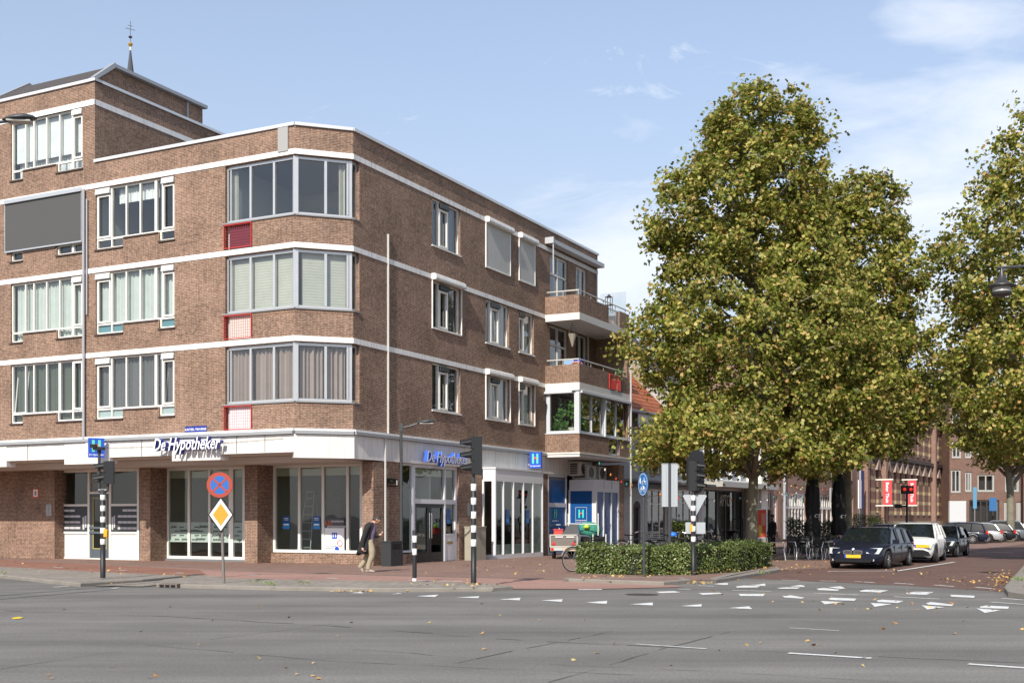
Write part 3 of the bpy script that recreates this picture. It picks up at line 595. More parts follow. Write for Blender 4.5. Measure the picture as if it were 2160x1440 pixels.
for side, (x0, x1) in enumerate(((a0+0.1, d_l-0.05), (d_r+0.05, a1-0.1))):
    mbx = MB(); PN.box(mbx, x0+0.01, x1-0.01, -0.05, -0.005, zlow+0.045, zm-0.005, 0)
    hgt = (zm-zlow-0.1); ww = x1-x0
    for r_ in range(4):
        z = zlow+0.1+hgt*0.04+r_*hgt*0.245
        for c_ in range(4):
            if r_ == 3 and (c_ == 3 if side == 0 else c_ == 0): continue
            s0 = x0+0.04+(0.24*ww if side else 0)+c_*ww*0.185; PN.box(mbx, s0, s0+ww*0.17, -0.005, 0.004, z, z+hgt*0.09, 1)
    xq = x1-0.17*ww if side == 0 else x0+0.04
    PN.box(mbx, xq, xq+0.06*ww, -0.005, 0.004, zlow+0.12, zlow+0.1+hgt*0.55, 1); PN.box(mbx, xq+0.08*ww, xq+0.13*ww, -0.005, 0.005, zlow+0.2, zlow+0.1+hgt*0.6, 1)
    bpart(mbx, "letterbox_panel", [DGREY, mat("letter_flap", (0.55, 0.55, 0.57), 0.4)], ent)
dr = MB(); PN.frame(dr, d_l+0.05, d_r-0.05, 0.03, ztr, 0.16, -0.07, -0.02, 0); PN.box(dr, d_l+0.21, d_r-0.21, -0.06, -0.03, 0.15, 0.42, 0)
PN.box(dr, d_l+0.05, d_r-0.1, -0.02, 0.03, 0.98, 1.06, 0); PN.box(dr, d_l+0.05, d_r-0.1, -0.02, 0.03, 1.16, 1.24, 0); PN.frame(dr, d_l+0.2, d_r-0.2, 0.4, ztr-0.14, 0.025, -0.05, -0.018, 1); PN.quad(dr, d_l+0.2, d_r-0.2, -0.05, 0.4, ztr-0.1, 2)
bpart(dr, "entrance_door", [mat("door_bluegrey", (0.09, 0.11, 0.13), 0.4), mat("gold_trim", (0.55, 0.45, 0.10), 0.4), GLD], ent)
def MW(u, v, z, n='L', flip=False):     # text placement matrix in building frame; L = long front, R = side front
    if n == 'L': M = Matrix(((1, 0, 0), (0, 0, -1), (0, 1, 0)))
    elif n == 'C': M = Matrix(((0.7071, 0, 0.7071), (0.7071, 0, -0.7071), (0, 1, 0)))
    else: M = Matrix(((0, 0, 1), (1, 0, 0), (0, 1, 0)))
    return Matrix.Translation((u, v, z)) @ M.to_4x4()
tx = MB(); uc = (d_l+d_r)/2; tx.text(MW(uc, V15+0.035, ztr+0.42, 'L'), "Residentie", 0.22, 0.002, 0.25); tx.text(MW(uc+0.05, V15+0.035, ztr+0.18, 'L'), "Traverse", 0.22, 0.002, 0.25); bpart(tx, "door_lettering", mat("letter_cream", (0.5, 0.48, 0.42), 0.6), ent)
# shop windows long front
def shopwin(P, v, xs, zb, zt, label, wide=()):
    m = MB(); a = [UP(x, v) for x in xs]; P.frame(m, a[0], a[-1], zb, zt, 0.1, -0.1, 0.0)
    for i, x in enumerate(a[1:-1]): ww = 0.1 if i not in wide else 0.2; P.box(m, x-ww/2, x+ww/2, -0.1, 0.005, zb+0.1, zt-0.1)
    f = bpart(m, "shop_window", CREAM, label=label); g = MB(); P.quad(g, a[0], a[-1], -0.05, zb, zt); bpart(g, "pane", GLD, f)
    h = MB(); P.box(h, a[0]+0.1, a[-1]-0.1, -0.14, -0.11, zt-0.38, zt-0.1); bpart(h, "header_panel", mat("header_beige", (0.50, 0.49, 0.42), 0.7), f)
    return f
sw1 = shopwin(PW, V2, [351, 398, 441.5, 487, 516], 0.08, ZT, "shop window with a frosted lettering band", (2,))
sw2 = shopwin(PW, V2, [576, 631, 681, 733, 764], 0.37, ZT, "shop window with stickers and a ladder behind")
zst = MB(); PW.box(zst, UP(317, V1), uC0, -0.05, 0.1, -0.1, 0.075); PW.box(zst, uC1, uD0, -0.08, 0.14, 0.365, 0.40-0.035); bpart(zst, "stone_plinth", mat("bluestone", (0.16, 0.17, 0.18), 0.7))
fl_ = MB(); zf0, zf1 = zl(430, 1143, V2), zl(430, 1101, V2); 
for x0, x1 in ((356, 395), (401, 439), (444, 483), (490, 514)): PW.quad(fl_, UP(x0, V2), UP(x1, V2), -0.045, zf0, zf1)
ff = bpart(fl_, "frosted_film", mat("frosted", (0.34, 0.42, 0.37), 0.8), sw1)
tt = MB(); rn = random.Random(4)
for r_ in range(4):
    for px in ((362, 378, 410, 425, 452, 468, 495) if r_ % 2 else (368, 384, 404, 418, 450, 462, 500)):
        s = rn.choice((0.07, 0.09, 0.15)); tt.text(MW(UP(px+4, V2), V2+0.03, zf0+0.08+r_*(zf1-zf0-0.12)/4, 'L'), "Jazeker", s, 0.002, 0.2, 0.002)
bpart(tt, "film_lettering", mat("letter_dark_green", (0.07, 0.09, 0.08), 0.7), sw1)
def poster(P, a0, a1, d, z0, z1, parent, mats_rects, name="window_sticker"):
    m = MB(); ms = []
    for i, (mt, x0, x1, y0, y1) in enumerate(mats_rects):
        ms.append(mt); P.box(m, a0+(a1-a0)*x0, a0+(a1-a0)*x1, d-0.002+i*0.0035, d+0.001+i*0.0035, z0+(z1-z0)*y0, z0+(z1-z0)*y1, i)
    return bpart(m, name, ms, parent)
LB = mat("sticker_cyan", (0.03, 0.22, 0.55), 0.5)
for px in (595, 659):
    poster(PW, UP(px, V2), UP(px+15, V2), -0.035, zl(600, 1115, V2), zl(600, 1088, V2), sw2, [(NAVY, 0, 1, 0, 1), (LB, 0, 1, 0, 0.45), (SIGNW, 0.15, 0.85, 0.3, 0.4), (SIGNW, 0.2, 0.8, 0.7, 0.74), (SIGNW, 0.2, 0.8, 0.82, 0.86)])
po = poster(PW, UP(683, V2), UP(725, V2), -0.035, zl(700, 1167, V2), zl(700, 1113, V2), sw2, [(SIGNW, 0, 1, 0, 1), (BLUE, 0.38, 0.64, 0.58, 0.82), (SIGNW, 0.43, 0.47, 0.64, 0.78), (SIGNW, 0.55, 0.59, 0.64, 0.78), (GREY, 0.05, 0.5, 0.2, 0.22), (GREY, 0.05, 0.6, 0.3, 0.32)], "window_poster")
rg = MB(); cpo = UP(716, V2); z_ = zl(716, 1145, V2); rg.lathe([(0.09, -0.002), (0.09, 0.002), (0.0, 0.002)], 16, 0, MW(cpo-0.12, V2+0.018, z_-0.2, 'L')); 
for i in range(24):
    t = i/24*6.283; rg.box(-0.012, 0.012, -0.012, 0.012, -0.002, 0.002, 1, MW(cpo+0.1*math.cos(t), V2+0.018, z_+0.1*math.sin(t), 'L'))
bpart(rg, "poster_symbols", [BLUE, REDL], sw2)
po2 = poster(PW, UP(683, V2), UP(725, V2), -0.035, zl(700, 1112, V2), zl(700, 1094, V2), sw2, [(mat("banner_grey", (0.09, 0.09, 0.10), 0.6), 0, 1, 0, 1)], "window_banner")
tt = MB(); zz = zl(700, 1104, V2); tt.text(MW(UP(692, V2), V2+0.02, zz-0.05, 'L'), "A.D.", 0.22, 0.002, 0, 0.004, 0); tt.text(MW(UP(711, V2), V2+0.02, zz+0.05, 'L'), "interieurs", 0.13, 0.002, 0, 0, 1); tt.text(MW(UP(709, V2), V2+0.02, zz-0.13, 'L'), "projectvormer", 0.13, 0.002, 0.2, 0, 1)
bpart(tt, "banner_lettering", [mat("letter_orange", (0.6, 0.12, 0.03), 0.6), SIGNW], sw2)
tt = MB(); M2 = MW(UP(712, V2), V2+0.9, zl(712, 1045, V2), 'L'); M2 = M2 @ Matrix.Diagonal((-1, 1, 1, 1)); tt.text(M2, "graphics", 0.5, 0.002, 0, 0.01); M3 = MW(UP(708, V2), V2+0.9, zl(712, 1060, V2), 'L') @ Matrix.Diagonal((-1, 1, 1, 1)); tt.text(M3, "sign logistics", 0.26, 0.002); bpart(tt, "mirrored_lettering", mat("letter_black", (0.02, 0.02, 0.02), 0.6), sw2)
# shop interior
si = MB(); si.box(UL, -0.5, 5.5, 5.6, 0, ZT); si.box(UL, -0.4, 2.1, 5.5, 0.0, 0.06, 1); si.box(UL, -0.5, 2.25, 5.5, ZT-0.05, ZT, 2); si.box(uB0-0.1, uB0, 2.0, 5.5, 0, ZT); si.box(uC0, uC0+0.1, 2.0, 5.5, 0, ZT)
si.box(-4.6, -4.5, 5.6, VE, 0, ZT, 3); si.box(-4.5, -0.3, 3.9, 3.95, 0, ZT, 3); si.box(-4.5, -0.3, 8.0, 8.1, 0, ZT, 3); si.box(-4.5, -0.3, 15.0, 15.1, 0, ZT, 3); si.box(-4.5, -0.35, 5.7, VE, 0.0, 0.03, 3); si.box(-4.5, -0.35, 3.95, VE, ZT-0.04, ZT-0.002, 3)
si.box(UP(650, 3.5), UP(735, 3.5), 3.0, 3.1, 0.06, ZT-0.1, 3)
bpart(si, "shop_interior", [mat("shop_wall", (0.46, 0.46, 0.42), 0.9), mat("shop_floor", (0.24, 0.23, 0.20), 0.7), mat("shop_ceiling", (0.5, 0.48, 0.44), 0.9), mat("shop_dark_partition", (0.06, 0.06, 0.065), 0.8)])
ld = thing("step_ladder", "aluminium step ladder standing behind the shop window", "ladder", W(UP(655, 2.6), 2.6, 0.06), BROT)
m = MB(); H_ = 2.4
for s in (-1, 1):
    m.tube([(s*0.30, -0.45, 0), (s*0.16, 0, H_)], 0.025, 5); 
for i in range(8): t = (i+0.7)/8.4; m.box(-0.3+0.14*t, 0.3-0.14*t, -0.45*(1-t)-0.04, -0.45*(1-t)+0.04, H_*t-0.02, H_*t+0.02)
m.build("climbing_side", mat("ladder_alu", (0.25, 0.26, 0.26), 0.5, 0.3), ld)
m = MB()
for s in (-1, 1): m.tube([(s*0.30, 0.45, 0), (s*0.16, 0.02, H_)], 0.02, 5)
m.box(-0.16, 0.16, -0.06, 0.1, H_, H_+0.05); m.build("rear_side", mat("ladder_alu", (0.25, 0.26, 0.26), 0.5, 0.3), ld)
# ---- ground floor, side front
f = MB(); g = MB()
v0_, v1_, v2_, v3_ = VP(848), VP(876), VP(884), VP(942); v4_ = VP(968); zt = zr(884, 979)+0.02; zb = zr(860, 1166)+0.02
PR.frame(f, v0_, v1_, zb, 3.44, 0.07, -0.2, -0.1); PR.quad(g, v0_, v1_, -0.15, zb, 3.44)
PR.frame(f, v1_+0.003, v4_, 0.0, 3.443, 0.12, -0.2, -0.08, sides="lrt"); PR.box(f, v3_-0.02, v3_+0.08, -0.2, -0.075, 0, 3.32); ztr2 = zr(900, 1058)
PR.box(f, v1_+0.123, v4_-0.12, -0.2, -0.077, ztr2-0.06, ztr2+0.1); PR.quad(g, v1_, v3_, -0.15, ztr2, 3.4); PR.quad(g, v3_+0.08, v4_-0.1, -0.15, 0.95, 3.4); PR.box(f, v3_+0.08, v4_-0.12, -0.16, -0.1, 0.02, 0.93); PR.box(f, v3_+0.08, v4_-0.12, -0.2, -0.085, 0.931, 1.0)
sf1 = bpart(f, "shopfront", mat("frame_greywhite", (0.66, 0.66, 0.68), 0.45)); bpart(g, "pane", GLD, sf1)
hd_ = MB(); PR.box(hd_, v1_+0.13, v4_-0.13, -0.26, -0.21, 3.05, 3.3); bpart(hd_, "header_panel", mat("header_beige", (0.5, 0.49, 0.42)), sf1)
vm = (v2_-0.15+v3_)/2
for i, (x0, x1) in enumerate(((v1_+0.125, vm-0.005), (vm+0.005, v3_-0.025))):
    d = MB(); PR.frame(d, x0, x1, 0.03, ztr2-0.065, 0.13, -0.18, -0.11, 0); PR.box(d, x0+0.13, x1-0.13, -0.17, -0.12, 0.16, 0.35, 0); PR.quad(d, x0+0.12, x1-0.12, -0.15, 0.3, ztr2-0.2, 1)
    dd = bpart(d, "shop_door", [mat("door_black", (0.018, 0.019, 0.022), 0.35), GLD], bld); h = MB(); xx = x1-0.07 if i == 0 else x0+0.07
    h.tube([PR.p(xx, -0.06, 0.85), PR.p(xx, -0.06, 1.75)], 0.018, 8); PR.box(h, xx-0.01, xx+0.01, -0.11, -0.06, 0.92, 0.94); PR.box(h, xx-0.01, xx+0.01, -0.11, -0.06, 1.66, 1.68); bpart(h, "handle", mat("steel", (0.7, 0.7, 0.7), 0.25, 1.0), dd)
poster(PR, VP(949), VP(957), -0.14, 1.35, 1.9, sf1, [(NAVY, 0, 1, 0, 1), (LB, 0.1, 0.9, 0.1, 0.3)])
mlb = MB(); PR.box(mlb, v3_+0.2, v3_+0.6, -0.1, -0.09, 0.62, 0.72); bpart(mlb, "mail_slot", mat("brass", (0.35, 0.27, 0.12), 0.4, 0.7), sf1)
# white glazed box
bu = 0.575; vb, ve = VP(1017), 12.8; PB = Panel((bu, 0), (0, 1), (1, 0)); PS = Panel((0, vb), (1, 0), (0, -1)); zg = zr(1044, 1010, bu)
m = MB(); m.box(0.035, bu, vb, ve, zg, 3.44); m.box(0.035, bu+0.03, vb-0.03, ve, 3.44, 3.50)
gx = [vb, VP(1063, bu), VP(1084, bu), VP(1105, bu), VP(1125, bu), ve]
PB.frame(m, vb, ve, 0.1, zg-0.002, 0.07, -0.09, 0.0); 
for x in gx[1:-1]: PB.box(m, x-0.035, x+0.035, -0.09, 0.005, 0.17, zg-0.07)
PS.frame(m, 0.0, bu-0.092, 0.1, zg-0.002, 0.07, -0.08, 0.0); m.box(0.0, bu, vb, ve, 0.0, 0.1)
PB.box(m, ve-0.07, ve, -0.5, -0.09, 0.1, zg-0.002)
gb = bpart(m, "glazed_box", mat("box_white", (0.72, 0.72, 0.73), 0.45)); g = MB(); PB.quad(g, vb, ve, -0.045, 0.12, zg); PS.quad(g, 0, bu, -0.04, 0.12, zg); bpart(g, "pane", GLD, gb)
m = MB(); PB.box(m, vb+0.1, ve-0.1, -0.2, -0.16, 0.12, 0.55); bpart(m, "low_board", mat("board_pale", (0.45, 0.47, 0.46), 0.7), gb)
for x in (1068, 1110): poster(PB, VP(x, bu), VP(x+8, bu), -0.03, 1.35, 1.9, gb, [(NAVY, 0, 1, 0, 1), (LB, 0.1, 0.9, 0.1, 0.35)])
# recess with blue film windows
PQ = Panel((0, 0), (0, 1), (1, 0)); m = MB(); b0, b1 = VP(1156), VP(1196)
def logoH(mb, M, s, mis=(0, 1)):
    for x in (-0.36, 0.13): mb.box(x*s, (x+0.23)*s, -0.5*s, 0.5*s, 0, 0.006, mis[0], M)
    mb.mesh([(-0.16*s, 0.02*s, 0), (0.0, 0.2*s, 0), (0.17*s, 0.04*s, 0), (0.17*s, -0.12*s, 0), (0.0, 0.03*s, 0), (-0.16*s, -0.14*s, 0), (-0.16*s, 0.02*s, 0.008), (0.0, 0.2*s, 0.008), (0.17*s, 0.04*s, 0.008), (0.17*s, -0.12*s, 0.008), (0.0, 0.03*s, 0.008), (-0.16*s, -0.14*s, 0.008)], [(6, 7, 8, 9, 10, 11), (0, 1, 7, 6), (1, 2, 8, 7), (2, 3, 9, 8), (3, 4, 10, 9), (4, 5, 11, 10), (5, 0, 6, 11)], mis[1], M)
PQ.frame(m, b0, b1, 0.0, 3.44, 0.09, -0.12, 0.0, 0); ztm = zr(1175, 1063); PQ.box(m, b0+0.09, b1-0.09, -0.12, -0.005, ztm-0.12, ztm+0.06, 0); PQ.quad(m, b0, b1, -0.05, 0.09, ztm+1.05, 1); PQ.quad(m, b0, b1, -0.05, ztm+1.05, 3.4, 2)
vq0 = 16.6; ub = 1.33; vq1 = 19.29; zx = zl(1230, 1031, vq0); PF = Panel((0, vq0), (1, 0), (0, -1)); PFB = Panel((ub, 0), (0, 1), (1, 0))
m.box(0.035, ub, vq0, vq1, zx, zx+0.42, 0); PF.frame(m, 0.0, ub-0.125, 0.02, zx-0.001, 0.08, -0.08, 0.0, 0); PF.quad(m, 0, ub, -0.03, 0.1, zx, 1)
PFB.frame(m, vq0, vq1, 0.02, zx-0.002, 0.12, -0.12, 0.0, 0)
for i in (1, 2): x = vq0+(vq1-vq0)*i/3; PFB.box(m, x-0.04, x+0.04, -0.12, 0.004, 0.14, zx-0.12, 0)
PFB.quad(m, vq0, vq1, -0.05, 0.1, zx, 1)
for i in (0, 1): x = vq0+(vq1-vq0)*(i+1)/3; PFB.box(m, x-0.02, x+0.02, 0.0, 0.01, zx+0.04, zx+0.38, 3)
fb = bpart(m, "blue_film_shopfront", [mat("frame_greywhite", (0.66, 0.66, 0.68)), NAVY, mat("film_grey", (0.16, 0.17, 0.2)), GREY])
lg = MB(); zc = zl(1230, 1083, vq0); logoH(lg, MW(UP(1226, vq0), vq0-0.005, zc, 'L'), 0.37); PFm = MW(UP(1226, vq0), vq0-0.005, zc, 'L')
for (x0, x1, y0, y1) in ((-0.27, 0.27, -0.38, -0.37), (-0.27, 0.27, 0.28, 0.29), (-0.27, -0.26, -0.38, 0.29), (0.26, 0.27, -0.38, 0.29)): lg.box(x0, x1, y0, y1, 0, 0.004, 2, PFm)
lg.text(MW(UP(1226, vq0), vq0-0.005, zc-0.31, 'L'), "De Hypotheker", 0.075, 0.002, 0.2, 0.001, 2)
xm = (b0+b1)/2-0.2; zc2 = zr(1170, 1083); logoH(lg, MW(-0.02, xm, zc2, 'R'), 0.40); lg.text(MW(-0.02, xm, zc2-0.33, 'R'), "dehypotheker.nl", 0.10, 0.002, 0.2, 0.001, 2)
lg.text(MW(ub-0.02, (vq0+vq1)/2, 1.2, 'R'), "doe De Hypotheker", 0.22, 0.002, 0.0, 0.0, 3)
logoH(lg, MW(ub-0.02, vq0+1.3, zc, 'R'), 0.30, (3, 3))
bpart(lg, "film_lettering", [TEAL, REDL, SIGNW, mat("letter_faint", (0.10, 0.13, 0.22), 0.5)], fb)
# ---- balcony stack and street bay
uw = 1.58; q0 = 14.19; q1 = VE; PX = Panel((0, q0), (1, 0), (0, -1)); PY = Panel((uw, 0), (0, 1), (1, 0)); PZ = Panel((0, q1), (1, 0), (0, 1))
g0, g1 = VP(1284, uw), VP(1307, uw)
m = MB()      # brick parts
for (z0, z1) in ((T[2]-0.02, 10.93), (T[1]-0.02, 8.02)):
    PX.box(m, 0.0, uw, -0.2, 0, z0, z1); PY.box(m, q0+0.2, g0, -0.2, 0, z0, z1); PY.box(m, g1, q1, -0.2, 0, z0, z1); PZ.box(m, 0.0, uw-0.2, -0.2, -0.002, z0, z1)
PX.wall(m, 0, uw, 4.33, 5.14, []); PY.wall(m, q0, q1, 4.33, 5.14, [(g0, g1, 4.36, 5.15)]); PZ.box(m, 0.0, uw-0.003, -0.2, -0.003, 4.33, 6.9)
PZ.box(m, 0.0, uw-0.02, -0.2, -0.003, 8.02, 9.88)
bpart(m, "balcony_wall", BR)
m = MB()
for (z0, z1) in ((9.88, T[2]-0.02), (6.93, T[1]-0.02)): m.box(0.02, uw+0.02, q0-0.02, q1+0.02, z0, z1)
m.box(0.02, uw+0.02, q0-0.02, q1+0.02, 4.14, 4.25); m.box(0.02, uw+0.05, q0-0.05, q1+0.05, 4.26, 4.33)
bpart(m, "balcony_slab", mat("slab_white", (0.68, 0.66, 0.62), 0.7, var=0.08))
# rails
for zt_ in (11.13, 8.24):
    m = MB(); m.tube([(0.05, q0+0.08, zt_), (uw-0.08, q0+0.08, zt_), (uw-0.08, q1, zt_)], 0.028, 8)
    for v in (q0+0.08, q0+1.4, q0+2.8, q0+4.2, q1-0.3): m.tube([(uw-0.08, v, zt_-0.22), (uw-0.08, v, zt_)], 0.018, 6)
    m.tube([(0.8, q0+0.08, zt_-0.22), (0.8, q0+0.08, zt_)], 0.018, 6)
    bpart(m, "handrail", mat("rail_cream", (0.62, 0.60, 0.55), 0.4, 0.3))
m = MB(); PY.frame(m, g0, g1, T[2]+0.02, 10.9, 0.035, -0.1, -0.05, 0); PY.quad(m, g0, g1, -0.08, T[2]+0.05, 10.88, 1)
z = T[2]+0.08
while z < 10.85: PY.box(m, g0+0.03, g1-0.03, -0.06, -0.052, z, z+0.012, 0); z += 0.055
bpart(m, "slatted_panel", [mat("panel_frame", (0.55, 0.53, 0.48), 0.5), GL])
m = MB(); PY.frame(m, g0, g1, T[1]+0.02, 7.98, 0.05, 0.01, 0.05, 0)
x = g0+0.08
while x < g1: PY.box(m, x, x+0.02, 0.015, 0.03, T[1]+0.05, 7.95, 0); x += 0.09
bpart(m, "red_railing_panel", REDP)
# wind screen on the top balcony
m = MB(); PZ.box(m, 0.2, uw-0.1, -0.14, -0.13, 11.0, 12.0); bpart(m, "wind_screen", glass("clear_screen", (0.93, 0.95, 0.95), 0.5))
# doors behind the balconies
for i, (a, b, z0, z1) in enumerate(OD):
    m = MB(); PR.frame(m, a, b, z0, z1, 0.07, -0.17, -0.08); mid = (a+b)/2; PR.box(m, mid-0.035, mid+0.035, -0.17, -0.075, z0+0.07, z1-0.07)
    if i % 2 == 0: PR.box(m, a+0.07, b-0.07, -0.17, -0.074, z1-0.85, z1-0.77)
    f = bpart(m, "balcony_door", CREAM); g = MB(); PR.quad(g, a, b, -0.13, z0, z1); bpart(g, "pane", GL, f)
    c = MB(); PR.box(c, mid, b, -0.3, -0.28, z0, z1-0.8); bpart(c, "curtain", CURT["dark"], f)
# awning casing
m = MB(); PR.box(m, q0, q1, 0.0, 0.35, 13.22, 13.40); 
m2 = [PR.p(q0+0.05, 0.36, 13.3), PR.p(q0+0.05, 0.36, 11.9)]; m.tube(m2, 0.03, 6); m.tube([PR.p(q1-0.3, 0.1, 13.2), PR.p(q1-0.3, 0.1, 11.2)], 0.03, 6)
PR.box(m, q0-0.02, q0+0.06, -0.0, 0.4, 13.2, 13.46)
bpart(m, "awning_casing", mat("casing_grey", (0.45, 0.46, 0.48), 0.5))
m = MB(); m.tube([(0.12, q1-1.4, 7.3), (0.12, q1-1.4, 9.85)], 0.04, 6); m.tube([(uw+0.06, q1+0.06, 0.1), (uw+0.06, q1+0.06, 10.7)], 0.045, 8); bpart(m, "downpipe", mat("white_pvc", (0.48, 0.47, 0.46)))
# street bay windows
m = MB(); z0, z1 = 5.15, 6.92
PX.frame(m, 0.02, uw-0.16, z0, z1, 0.10, -0.16, -0.06); PX.box(m, uw-0.17, uw-0.0, -0.17, -0.0, z0, z1); PX.box(m, 0.125, 0.2, -0.17, -0.05, z0+0.1, z1-0.1)
vm_ = VP(1277, uw)
PY.frame(m, q0+0.17, vm_-0.05, z0, z1, 0.10, -0.16, -0.06); PY.frame(m, vm_+0.05, q1-0.1, z0, z1, 0.10, -0.16, -0.06); PY.box(m, vm_-0.049, vm_+0.049, -0.16, 0.03, z0, z1-0.1); PY.box(m, q1-0.1, q1-0.001, -0.16, 0.02, z0, z1)
for a, b in ((q0+0.17, vm_-0.05), (vm_+0.05, q1-0.1)): PY.box(m, (a+b)/2-0.03, (a+b)/2+0.03, -0.15, -0.055, z0+0.1, z1-0.1)
PY.frame(m, g0+0.003, g1-0.003, 4.37, z0-0.003, 0.07, -0.15, -0.05)
PX.box(m, 0.0, uw, -0.05, 0.06, z1, z1+0.0+0.008); PX.box(m, -0.02, uw-0.3, -0.02, 0.10, z1-0.10, z1-0.003); PY.box(m, q0+0.1, q1, -0.03, 0.10, z1-0.10, z1-0.003)
PX.box(m, 0.0, uw+0.03, -0.06, 0.03, z0-0.035, z0-0.002); PY.box(m, q0+0.06, q1, -0.06, 0.03, z0-0.035, z0-0.003)
sb = bpart(m, "street_bay_window", mat("bay_greywhite", (0.55, 0.57, 0.60), 0.45)); g = MB(); PX.quad(g, 0.05, uw-0.1, -0.11, z0, z1); PY.quad(g, q0+0.15, q1-0.1, -0.11, z0, z1); PY.quad(g, g0, g1, -0.1, 4.4, z0); bpart(g, "pane", GL, sb)
m = MB(); m.box(0.02, uw-0.02, q0+0.02, q1-0.02, 4.33, 4.36); m.box(0.02, 0.03, q0, q1, 4.36, 6.9); bpart(m, "bay_interior", INTD)
# leaves maker ------------------------------------------------------
def leaf_mesh(name, P, Nn, S, m, parent=None, shape=None, seed=1, loc=None):
    """P positions (n,3), Nn rough normals, S sizes; every leaf is its own small lobed, folded face fan"""
    rg = np.random.default_rng(seed); n = len(P)
    if shape is None:
        shape = np.array([(0, -0.5, 0), (0.28, -0.28, .06), (0.62, -0.1, .12), (0.34, 0.08, .06), (0.42, 0.42, .1), (0.12, 0.30, .0), (0, 0.72, -.1), (-0.12, 0.30, .0), (-0.42, 0.42, .1), (-0.34, 0.08, .06), (-0.62, -0.1, .12), (-0.28, -0.28, .06)])
        tris = [(0, 1, 11), (1, 2, 3), (1, 3, 11), (11, 3, 9), (11, 9, 10), (3, 4, 5), (3, 5, 7), (3, 7, 9), (9, 7, 8), (5, 6, 7)]
    elif shape == "small":
        shape = np.array([(0, -0.5, 0), (0.3, 0, .08), (0, 0.55, -.04), (-0.3, 0, .08)]); tris = [(0, 1, 2), (0, 2, 3)]
    elif shape == "plane":
        shape = np.array([(0, -0.5, 0), (0.62, -0.12, .12), (0.30, 0.1, .04), (0.40, 0.46, .08), (0, 0.75, -.1), (-0.40, 0.46, .08), (-0.30, 0.1, .04), (-0.62, -0.12, .12)]); tris = [(0, 1, 2), (0, 2, 6), (0, 6, 7), (2, 3, 4), (2, 4, 6), (4, 5, 6)]
    k = len(shape); Nn = Nn/np.linalg.norm(Nn, axis=1, keepdims=True)
    a = np.cross(Nn, rg.normal(size=(n, 3))); a /= np.linalg.norm(a, axis=1, keepdims=True)+1e-9; b = np.cross(Nn, a)
    V = P[:, None, :] + S[:, None, None]*(shape[None, :, 0:1]*a[:, None, :]+shape[None, :, 1:2]*b[:, None, :]+shape[None, :, 2:3]*Nn[:, None, :])
    V = V.reshape(-1, 3); t = np.array(tris); Fc = (t[None]+(np.arange(n)*k)[:, None, None]).reshape(-1)
    me = bpy.data.meshes.new(name); me.vertices.add(len(V)); me.vertices.foreach_set("co", V.astype(np.float32).ravel())
    nf = len(Fc)//3; me.loops.add(len(Fc)); me.loops.foreach_set("vertex_index", Fc.astype(np.int32)); me.polygons.add(nf); me.polygons.foreach_set("loop_start", np.arange(0, nf*3, 3, dtype=np.int32))
    me.materials.append(m); me.update(calc_edges=True)
    o = bpy.data.objects.new(name, me); COL.objects.link(o)
    if parent: o.parent = parent
    if loc is not None: o.location = loc
    return o
GREENP = leafmat("houseplant_green", [(0, (0.05, 0.14, 0.03)), (1, (0.12, 0.26, 0.06))], 0.3)
pl = thing("potted_plants", "big leafy houseplants filling the street bay window", "houseplants", W(0.55, q0+0.45, 4.36), BROT)
rg = np.random.default_rng(3); P = []
for cx_, cy_, cz_, r_, n_ in ((-0.1, 0.1, 1.1, 0.35, 160), (0.0, 0.1, 1.6, 0.25, 110), (0.5, 0.1, 1.9, 0.3, 70), (0.75, 0.2, 1.5, 0.25, 50), (0.85, 0.2, 1.1, 0.2, 50)): P.append(rg.normal(size=(n_, 3))*r_*0.5+np.array((cx_, cy_*0.5, cz_)))
P = np.concatenate(P); P[:, 1] = np.clip(P[:, 1], -0.25, 0.6); leaf_mesh("foliage", P, rg.normal(size=P.shape)+np.array((0, -1, 0.6)), rg.uniform(0.09, 0.2, len(P)), GREENP, pl, None, 2)
m = MB(); m.tube([(0.45, 0.1, 0.3), (0.5, 0.1, 1.8)], 0.02, 6); m.build("stem", mat("stem_brown", (0.15, 0.10, 0.06)), pl)
m = MB(); m.lathe([(0, 0.5), (0.13, 0.5), (0.17, 0.95), (0.15, 0.95), (0, 0.9)], 14, 0, Matrix.Translation((0.45, 0.1, 0.1))); m.build("pot", mat("pot_cream", (0.5, 0.48, 0.42)), pl, True)
# balcony things
def place(name, label, cat, u, v, z, group=None, rz=0.0): return thing(name, label, cat, W(u, v, z), BROT+rz, group)
t = place("hanging_planter", "cone shaped wicker planter hanging from the balcony soffit", "planter", VP(1212, 1.0)*0+1.0, q0+0.6, 9.1); m = MB(); m.lathe([(0.0, -0.28), (0.03, -0.25), (0.19, 0.28), (0.21, 0.30), (0.17, 0.28), (0, 0.2)], 12); m.build("basket", mat("wicker", (0.30, 0.26, 0.21), 0.9), t)
m = MB()
for s in range(3): m.tube([(0.19*math.cos(s*2.1), 0.19*math.sin(s*2.1), 0.3), (0, 0, 0.77)], 0.006, 4)
m.build("hanger", DGREY, t)
t = place("storage_tubs", "pale blue and dark blue tubs on the lower balcony", "storage tubs", 0.9, q0+0.5, 7.3); m = MB(); m.box(-0.25, 0.2, 0, 0.4, 0.0, 1.02); m.build("pale_tub", mat("tub_pale", (0.25, 0.40, 0.62)), t); m = MB(); m.box(0.24, 0.5, 0.05, 0.4, 0.0, 0.98); m.box(0.22, 0.52, 0.03, 0.42, 0.98, 1.02); m.build("dark_tub", mat("tub_dark", (0.02, 0.07, 0.45)), t)
